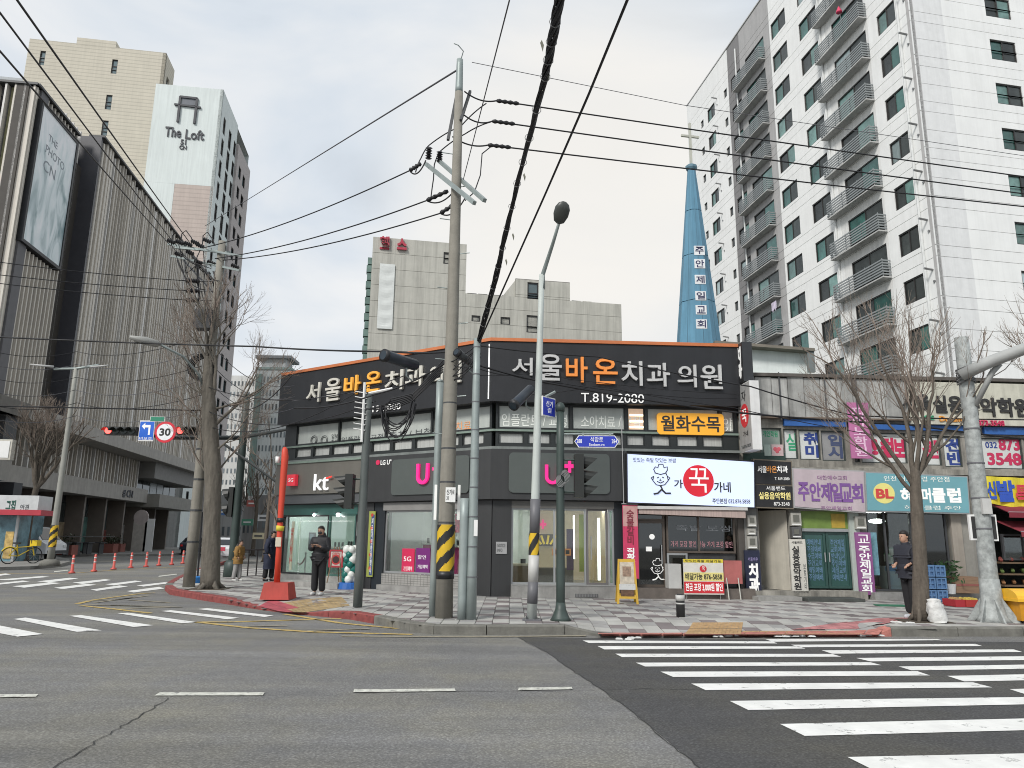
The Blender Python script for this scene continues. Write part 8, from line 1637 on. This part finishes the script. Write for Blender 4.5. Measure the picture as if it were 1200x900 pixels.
# ================================================================ BARE TREES
BARK=M('bark_grey_brown',(.105,.088,.07),.95,var=.3,vs=5,bump=.8,bs=18,stretch=(3,3,.6));BARK2=M('bark_pale',(.125,.112,.092),.95,var=.35,vs=4,bump=.8,bs=14,stretch=(3,3,.5));TWG=M('twig_brown',(.21,.17,.14),.9,var=.2)
def grow(rs,mb,p,d,L_,r,lev,maxlev,up,spread,env,jit=.12):
    if env and lev>1 and not env(p):L_ *= .4
    k_=4 if lev<3 else 3;pts=[p];q=p.copy();dd=d.copy()
    for i in range(k_):
        dd=(dd+Vector((rs.gauss(0,jit),rs.gauss(0,jit),rs.gauss(0,jit)*.6))+Vector((0,0,up*.25))).normalized();q=q+dd*L_/k_;pts.append(q.copy())
    r1=r*.60 if lev<maxlev else .002;n_=8 if r>.06 else (5 if r>.02 else 3)
    mb[0 if r>.022 else 1].smooth(r>.02).tube(pts,[r+(r1-r)*i/k_ for i in range(k_+1)],n_,cap=lev == maxlev)
    if lev >= maxlev:return
    nch=rs.choice((2,3))if lev else rs.choice((3,4));
    if lev >= 2:nch=rs.choice((3,3,4))
    for c_ in range(nch):
        f=1.0 if c_ == 0 else rs.uniform(.35,1.0);base=pts[min(k_,max(1,round(f*k_)))];ax=Vector((rs.gauss(0,1),rs.gauss(0,1),rs.gauss(0,.6)));ax=(ax -dd*ax.dot(dd)).normalized()
        sp_=spread*(.35 if c_ == 0 else rs.uniform(.7,1.25));nd=(dd*math.cos(sp_)+ax*math.sin(sp_)).normalized()
        grow(rs,mb,base,nd,L_*rs.uniform(.62,.84),r1*rs.uniform(.72,.98)if c_ else r1,lev+1,maxlev,up,spread,env,jit)
def bare_tree(name,base,trunk_pts,radii,limbs,lab,seed,maxlev=4,up=.45,spread=.55,env=None,bark=BARK,L0=1.0,r0=None):
    rs=random.Random(seed);t=thing(name,tuple(base),lab,'tree');pts=[];rad=[]
    for i in range(len(trunk_pts)-1):
        for j in range(5):f=j/5;pts.append(trunk_pts[i].lerp(trunk_pts[i+1],f));rad.append((radii[i]+(radii[i+1]-radii[i])*f)*rs.uniform(.95,1.06))
    pts.append(trunk_pts[-1]);rad.append(radii[-1]*.92);pts.append(trunk_pts[-1]+(trunk_pts[-1]-trunk_pts[-2]).normalized()*radii[-1]*1.1);rad.append(radii[-1]*.35);m=MB();m.smooth().tube(pts,rad,12)
    for k_ in range(5):a=k_*1.3+seed;b_=trunk_pts[0];r=radii[0];m.tube([b_+Vector((r*1.5*math.cos(a),r*1.5*math.sin(a),-.02)),b_+Vector((r*.75*math.cos(a),r*.75*math.sin(a),.12)),b_+Vector((r*.6*math.cos(a),r*.6*math.sin(a),.4))],[r*.22,r*.32,r*.15],6)
    m.build('trunk',bark,t);mb=[MB(),MB()]
    for (p,d,L_,r)in limbs:grow(rs,mb,Vector(p),Vector(d).normalized(),L_,r,0,maxlev,up,spread,env)
    o=mb[0].build('limbs',bark,t);o['kind']='stuff';o=mb[1].build('crown',TWG,t);print(name,len(mb[1].f),'twig faces');return t
b_=G(1080,728,.15);Y=b_.y;T_=lambda x,y,d=0:at(x,y,Y+d)
tp=[b_,T_(1078,650),T_(1074,590),T_(1072,552)]
lim=[(T_(1071,570),T_(1030,500,-.2)-T_(1071,570),1.5,.055),(T_(1072,565),T_(1095,480,.2)-T_(1072,565),1.5,.06),(T_(1073,560),T_(1125,480,.1)-T_(1073,560),1.45,.052),(T_(1071,560),T_(1060,480,.4)-T_(1071,560),1.5,.06),(T_(1072,580),T_(1000,510,.3)-T_(1072,580),1.3,.045),(T_(1072,566),T_(1080,480,-.6)-T_(1072,566),1.45,.055)]
cen=T_(1050,450);env=lambda p:((p.x-cen.x)/1.75)**2+((p.y-cen.y)/1.6)**2+((p.z-cen.z)/2.2)**2<1
bare_tree('street_tree',b_,tp,[.16,.13,.115,.095],lim,'bare pruned street tree with a vase-shaped crown before the club shop',14,5,.40,.50,env)
MB().box((b_.x,b_.y,.155),(.9,.7,.016)).build('tree_pit',M('tree_pit_soil',(.07,.055,.04),.95,var=.4,vs=12,bump=.5),pav)
b_=G(1290,722,.15);Y=b_.y;tp=[b_,at(1285,620,Y),at(1275,530,Y)]
bare_tree('street_tree',b_,tp,[.2,.17,.15],[(at(1275,535,Y),at(1215,440,Y)-at(1275,535,Y),1.5,.08),(at(1275,535,Y),at(1250,400,Y)-at(1275,535,Y),1.4,.08),(at(1275,535,Y),at(1320,420,Y+.5)-at(1275,535,Y),1.4,.08)],'bare street tree just outside the right edge, its twigs showing beside the thick grey mast',5,5,.35,.5)
b_=G(246,690,.15);Y=b_.y;T_=lambda x,y,d=0:at(x,y,Y+d)
tp=[b_,T_(248,620),T_(250,560),T_(246,500),T_(244,455),T_(243,420)]
lim=[(T_(250,500),T_(290,440,.2)-T_(250,500),1.2,.06),(T_(248,470),T_(272,395,.2)-T_(248,470),1.35,.065),(T_(246,450),T_(258,380,-.3)-T_(246,450),1.3,.06),(T_(244,425),T_(225,385,.3)-T_(244,425),.95,.05),(T_(243,470),T_(215,430,-.3)-T_(243,470),.95,.045),(T_(246,560),T_(210,515,-.4)-T_(246,560),.9,.04),(T_(247,510),T_(205,470,.1)-T_(247,510),.95,.04),(T_(250,560),T_(275,500,.2)-T_(250,560),.9,.035),(T_(252,530),T_(285,500,-.2)-T_(252,530),.9,.035),(T_(243,425),T_(246,360,-.2)-T_(243,425),1.15,.06),(T_(247,480),T_(292,470,.3)-T_(247,480),1.0,.04),(T_(246,540),T_(215,480,.5)-T_(246,540),.9,.04)]
cen=T_(250,455);env2=lambda p:((p.x-cen.x)/2.2)**2+((p.y-cen.y)/2.2)**2+((p.z-cen.z)/3.0)**2<1
bare_tree('street_tree',b_,tp,[.27,.24,.23,.22,.17,.11],lim,'thick grey-barked bare tree on the left pavement in front of the crowded pole',3,5,.34,.52,env2,BARK2)
MB().box((b_.x,b_.y,.155),(1.0,1.0,.016)).build('tree_pit',MATS['tree_pit_soil'],pav)
b_=G(28,657,.15);Y=b_.y;T_=lambda x,y,d=0:at(x,y,Y+d)
tp=[b_,T_(33,620),T_(38,590),T_(43,570)];cen=T_(52,535);env3=lambda p:((p.x-cen.x)/2.6)**2+((p.y-cen.y)/2.6)**2+((p.z-cen.z)/3)**2<1
bare_tree('street_tree',b_,tp,[.22,.17,.15,.15],[(T_(43,572),T_(20,520,0)-T_(43,572),1.9,.13),(T_(43,572),T_(45,500,.3)-T_(43,572),2.0,.13),(T_(43,572),T_(85,540,-.3)-T_(43,572),2.0,.12),(T_(43,572),T_(65,505,-.6)-T_(43,572),2.0,.12),(T_(43,572),T_(35,515,-.9)-T_(43,572),1.9,.12)],'reddish bare tree on the far corner before the mall, beside the yellow bicycle',9,5,.3,.55,env3)
for i,(x,yb,yt,Y,l_)in enumerate(((310,648,470,46,'tall thin bare tree up the side street beyond the red post'),(296,648,520,60,'thin bare tree far up the side street, left of the tall one'),(284,645,540,80,'small bare tree at the far end of the side street'),(323,650,560,40,'small bare tree close to the kt shop wall'))):
    a,c=at(x,yb,Y),at(x,yt,Y);a.z=.1;H=c.z;tp=[a,a+Vector((.05,0,H*.35)),a+Vector((0,0,H*.62))];r=.10*Y/46
    lm=[(a+Vector((0,0,H*(.3+.06*k_))),(math.cos(k_*2.2),math.sin(k_*2.2),1.3),H*.16,r*.45)for k_ in range(6)]
    bare_tree('side_street_tree',a,tp,[r*1.3,r,r*.6],lm,l_,20+i,3,.45,.5)
# ================================================================ PEOPLE
SKIN=M('skin',(.45,.27,.19),.55,var=.04)
def skin_mesh(name,verts,edges,radii,mat,parent,sub=1,root=0,loc=Vector((0,0,0))):
    me=bpy.data.meshes.new(name);me.from_pydata([tuple(v)for v in verts],edges,[]);o=bpy.data.objects.new(name,me);COL.objects.link(o)
    md=o.modifiers.new('s','SKIN');
    if not me.skin_vertices:
        try:me.skin_vertices.new()
        except Exception:pass
    sv=me.skin_vertices[0].data
    for i,r in enumerate(radii):sv[i].radius=(r if isinstance(r,tuple)else (r,r));sv[i].use_root=(i == root)
    md.use_smooth_shade=True;ss=o.modifiers.new('u','SUBSURF');ss.levels=sub;ss.render_levels=sub
    bpy.context.view_layer.update();dg=bpy.context.evaluated_depsgraph_get();m2=bpy.data.meshes.new_from_object(o.evaluated_get(dg));bpy.data.objects.remove(o)
    L0=wloc(parent)
    for v in m2.vertices:v.co=v.co -L0
    for p in m2.polygons:p.use_smooth=True
    m2.materials.clear();m2.materials.append(mat);m2.name=name;ob=bpy.data.objects.new(name,m2);COL.objects.link(ob);ob.parent=parent;return ob
def person(base,H,yaw,lab,coat,trousers,shoes,hair,arms,coat_len=.45,hunch=0,stride=.0,hood=None,mask=None,holds=None,fat=1.0):
    """arms: ((elbow L),(hand L),(elbow R),(hand R)) in body space, fractions of H; body faces -Y before yaw"""
    t=thing('person',tuple(base),lab,'person');cy_,sy_=math.cos(yaw),math.sin(yaw)
    def W(p):x,y,z=p[0]*H,p[1]*H,p[2]*H;y -= hunch*H*max(0,p[2]-.5)*1.0;return Vector((base.x+x*cy_-y*sy_,base.y+x*sy_+y*cy_,base.z+z))
    eL,hL,eR,hR=arms;st=stride
    V=[(0,0,.53),(0,.0,.62),(0,.0,.72),(0,.0,.80),(0,-.005,.86),(0,-.01,.91),(0,-.01,.965),
         (.055,0,.50),(.06,-.01-st*.5,.28),(.062,.01-st,.045),(.065,-.055-st,.018),(-.055,0,.50),(-.06,.0+st*.5,.28),(-.062,.015+st,.045),(-.065,-.05+st,.018),
         (.10,0,.80),eL,hL,(-.10,0,.80),eR,hR]
    E=[(0,1),(1,2),(2,3),(3,4),(4,5),(5,6),(0,7),(7,8),(8,9),(9,10),(0,11),(11,12),(12,13),(13,14),(3,15),(15,16),(16,17),(3,18),(18,19),(19,20)]
    R=[.07,.05,.055,.05,.030,.050,.045,.040,.030,.022,.02,.040,.030,.022,.02,.028,.020,.015,.028,.020,.015]
    skin_mesh('body',[W(v)for v in V],E,[r*H for r in R],SKIN,t)
    V2=[(0,.0,.56),(0,0,.62),(0,0,.70),(0,0,.785),(0,0,.848),(.105,0,.795),eL,(Vector(hL)*.80+Vector(eL)*.20),(-.105,0,.795),eR,(Vector(hR)*.80+Vector(eR)*.20)]
    E2=[(0,1),(1,2),(2,3),(3,4),(3,5),(5,6),(6,7),(3,8),(8,9),(9,10)];k_=fat
    R2=[(.112*k_,.092*k_),(.102*k_,.084*k_),(.108*k_,.086*k_),(.098*k_,.078*k_),.052,.060*k_,.052*k_,.040*k_,.060*k_,.052*k_,.040*k_]
    skin_mesh('coat',[W(v)for v in V2],E2,[(r[0]*H,r[1]*H)if isinstance(r,tuple)else r*H for r in R2],coat,t,2,1)
    m=MB();m.smooth();n_=18;vs=[];k3=14
    for i in range(k3+1):
        z=.64+(coat_len-.64)*i/k3;rx=(.088+.030*min(1,i/4))*fat+.003*math.cos(i*math.pi);ry=rx*.80
        for j in range(n_):a=2*math.pi*j/n_;vs.append(W((rx*math.cos(a)*(1+.03*math.sin(3*a+i)),ry*math.sin(a),z)))
    m.add(vs,[(i*n_+j,i*n_+(j+1)%n_,(i+1)*n_+(j+1)%n_,(i+1)*n_+j)for i in range(k3)for j in range(n_)]);m.build('coat_skirt',coat,t)
    V3=[(0,0,.545),V[7],V[8],(V[9][0],V[9][1],.05),V[11],V[12],(V[13][0],V[13][1],.05)];skin_mesh('trousers',[W(v)for v in V3],[(0,1),(1,2),(2,3),(0,4),(4,5),(5,6)],[.088*H,.068*H,.056*H,.052*H,.068*H,.056*H,.052*H],trousers,t,2)
    for s_,i in ((1,9),(-1,13)):
        a=W((V[i][0],V[i][1]+.02,.03));b2=W((V[i][0]*1.05,V[i][1]-.085,.022));m=MB();m.smooth().tube([a+(a-b2)*.1,a,a.lerp(b2,.5),b2,b2+(b2-a)*.12],[.012*H,.028*H,.026*H,.024*H,.010*H],10);m.build('shoe',shoes,t)
    hc=W((0,-.012,.935));m=MB();n_=14;vs=[];pr=[(-.068,.018),(-.058,.034),(-.035,.046),(-.005,.050),(.025,.050),(.05,.038),(.066,.015)]
    def HW(x,y,z):return Vector((hc.x+(x*cy_-y*sy_)*H,hc.y+(x*sy_+y*cy_)*H,hc.z+z*H))
    for z,r in pr:
        for j in range(n_):a=2*math.pi*j/n_;vs.append(HW(r*.86*math.cos(a),r*math.sin(a)*1.05-(.006 if z<-.02 else 0),z))
    m.smooth().add(vs,[(i*n_+j,i*n_+(j+1)%n_,(i+1)*n_+(j+1)%n_,(i+1)*n_+j)for i in range(len(pr)-1)for j in range(n_)]+[tuple(range(n_)),tuple(range((len(pr)-1)*n_,len(pr)*n_))])
    m.tube([HW(0,-.052,.008),HW(0,-.062,-.012),HW(0,-.050,-.016)],[.003*H,.007*H,.004*H],6);
    for s_ in (-1,1):m.ball(HW(s_*.045,.004,-.004),.012*H,6)
    hd_=m.build('head',SKIN,t)
    for s_ in (-1,1):MB().ball(HW(s_*.018,-.049,.008),.006*H,6).build('eye',BLACK,hd_)
    MB().box(tuple(HW(0,-.049,-.032)),(.02*H,.006,.004*H)).build('mouth',M('lip',(.35,.1,.09)),hd_)
    if mask:MB().smooth().ball(HW(0,-.030,-.028),.036*H,10,sz=.8).build('face_mask',mask,hd_)
    m=MB();vs=[];hp=[(-.02,.050),(.01,.057),(.035,.056),(.058,.044),(.076,.018)]
    for z,r in hp:
        for j in range(n_):a=2*math.pi*j/n_;yy=r*math.sin(a)*1.06+.006;front=math.sin(a)<-.35;vs.append(HW(r*.90*math.cos(a),yy if not (front and z<.03)else yy*.72,z if not (front and z<.03)else .03))
    m.smooth().add(vs,[(i*n_+j,i*n_+(j+1)%n_,(i+1)*n_+(j+1)%n_,(i+1)*n_+j)for i in range(len(hp)-1)for j in range(n_)]+[tuple(range(n_)),tuple(range((len(hp)-1)*n_,len(hp)*n_))]);m.ball(HW(0,.03,-.01),.042*H,8).build('hair',hair,t)
    MB().smooth().tube([W((0,.0,.815)),W((0,-.004,.85)),W((0,-.006,.875))],[.062*H,.052*H,.046*H],12,cap=False).build('collar',coat,t)
    if hood:MB().smooth().tube([W((0,.05,.80)),W((0,.065,.85)),W((0,.05,.90))],[.05*H,.058*H,.04*H],10).build('hood',hood,t);MB().smooth().tube([W((.05*math.cos(a),.03+.045*math.sin(a),.845))for a in [j*.5-.4 for j in range(8)]],.018*H,6).build('collar',hood,t)
    for hnd,el,s_ in ((hL,eL,1),(hR,eR,-1)):
        h0,e0=Vector(hnd),Vector(el);d=(h0-e0).normalized();sd_=d.cross(Vector((0,0,1)));sd_=(sd_.normalized()if sd_.length>.01 else Vector((1,0,0)));nn=sd_.cross(d);m=MB();m.smooth()
        m.tube([W(h0-d*.012),W(h0),W(h0+d*.028),W(h0+d*.045)],[.013*H,.016*H,.017*H,.012*H],8)
        for k2 in range(4):o_=sd_*(-.015+.010*k2);L_=(.030,.037,.039,.033)[k2];m.tube([W(h0+d*.040+o_),W(h0+d*(.040+L_*.5)+o_-nn*.004),W(h0+d*(.040+L_)+o_-nn*.014)],[.0058*H,.0055*H,.0045*H],5)
        m.tube([W(h0+d*.012+sd_*s_*-.012),W(h0+d*.028+sd_*s_*-.030),W(h0+d*.045+sd_*s_*-.034)],[.0068*H,.0062*H,.005*H],5);m.build('hand',SKIN,t)
    return t,W
PUF=M('black_puffer',(.012,.012,.015),.6,var=.3,vs=8,bump=.3,bs=6);BTR=M('black_trousers',(.014,.014,.016),.8);WSH=M('white_shoe',(.6,.6,.58),.5);HBK=M('black_hair',(.015,.012,.011),.6)
p=G(372,697.5,.15)
t,W=person(p,1.72,math.radians(-12),'person in black puffer jacket and black trousers holding a phone before the kt shop',PUF,BTR,WSH,HBK,((.135,-.03,.655),(.045,-.155,.715),(-.135,-.03,.66),(-.045,-.15,.72)),.50,0,0,PUF,M('dark_mask',(.04,.04,.045)),None,1.08)
ph=W((0,-.185,.745));f=Face((ph.x,ph.y),0);o=MB().box((ph.x,ph.y,ph.z),(.145,.012,.075)).build('phone',BLACK,None);tag(o,'dark phone held sideways in both hands of the person before the kt shop','phone')
NVY=M('navy_coat',(.018,.024,.05),.75,var=.15,bump=.3,bs=12);p=G(314,681,.15)
person(p,1.62,math.radians(65),'person in a long navy padded coat walking away, half hidden by the red post',NVY,BTR,BLACK,HBK,((.135,.0,.64),(.11,-.06,.53),(-.135,.0,.64),(-.10,-.07,.53)),.24,.12,.03,NVY,None,None,1.12)
p=G(277,681,.15);BRN=M('mustard_brown_coat',(.30,.17,.05),.8,var=.15);GTR=M('light_grey_trousers',(.35,.34,.33),.85)
person(p,1.32,math.radians(75),'child in a mustard brown jacket and light grey trousers walking on the side street pavement',BRN,GTR,WSH,HBK,((.13,.0,.66),(.10,-.08,.60),(-.13,.0,.66),(-.10,-.06,.58)),.42,.08,.04,M('dark_backpack_collar',(.05,.04,.035)),None,None,1.15)
p=G(1067,728,.15);p=Vector((p.x+.30,p.y+.45,.15));t,W=person(p,1.70,math.radians(-70),'person in a dark jacket with face turned right, standing behind the right tree',M('dark_blue_black_jacket',(.02,.022,.032),.7,bump=.3),BTR,M('white_blue_shoe',(.5,.52,.55)),HBK,((.12,-.01,.66),(.10,-.09,.62),(-.12,.0,.66),(-.10,-.08,.62)),.46,.05,.02,BLACK,None,None,1.15)
t=thing('shopping_bag',tuple(Vector((p.x+.02,p.y-.25,.2))),'bright blue carrier bag hanging at the leg of the person behind the right tree','bag');q=Vector((p.x+.06,p.y-.28,.62));MB().hexa([(q.x-.12,q.y,q.z-.42),(q.x+.14,q.y,q.z-.42),(q.x+.10,q.y,q.z),(q.x-.08,q.y,q.z),(q.x-.12,q.y+.12,q.z-.42),(q.x+.14,q.y+.12,q.z-.42),(q.x+.10,q.y+.08,q.z),(q.x-.08,q.y+.08,q.z)]).build('bag_body',M('bag_blue',(.05,.35,.70),.5,var=.15),t);MB().tube([(q.x-.06,q.y+.04,q.z),(q.x+.01,q.y+.04,q.z+.18),(q.x+.08,q.y+.04,q.z)],.008,5).build('handle',MATS['bag_blue'],t)
flush_text()
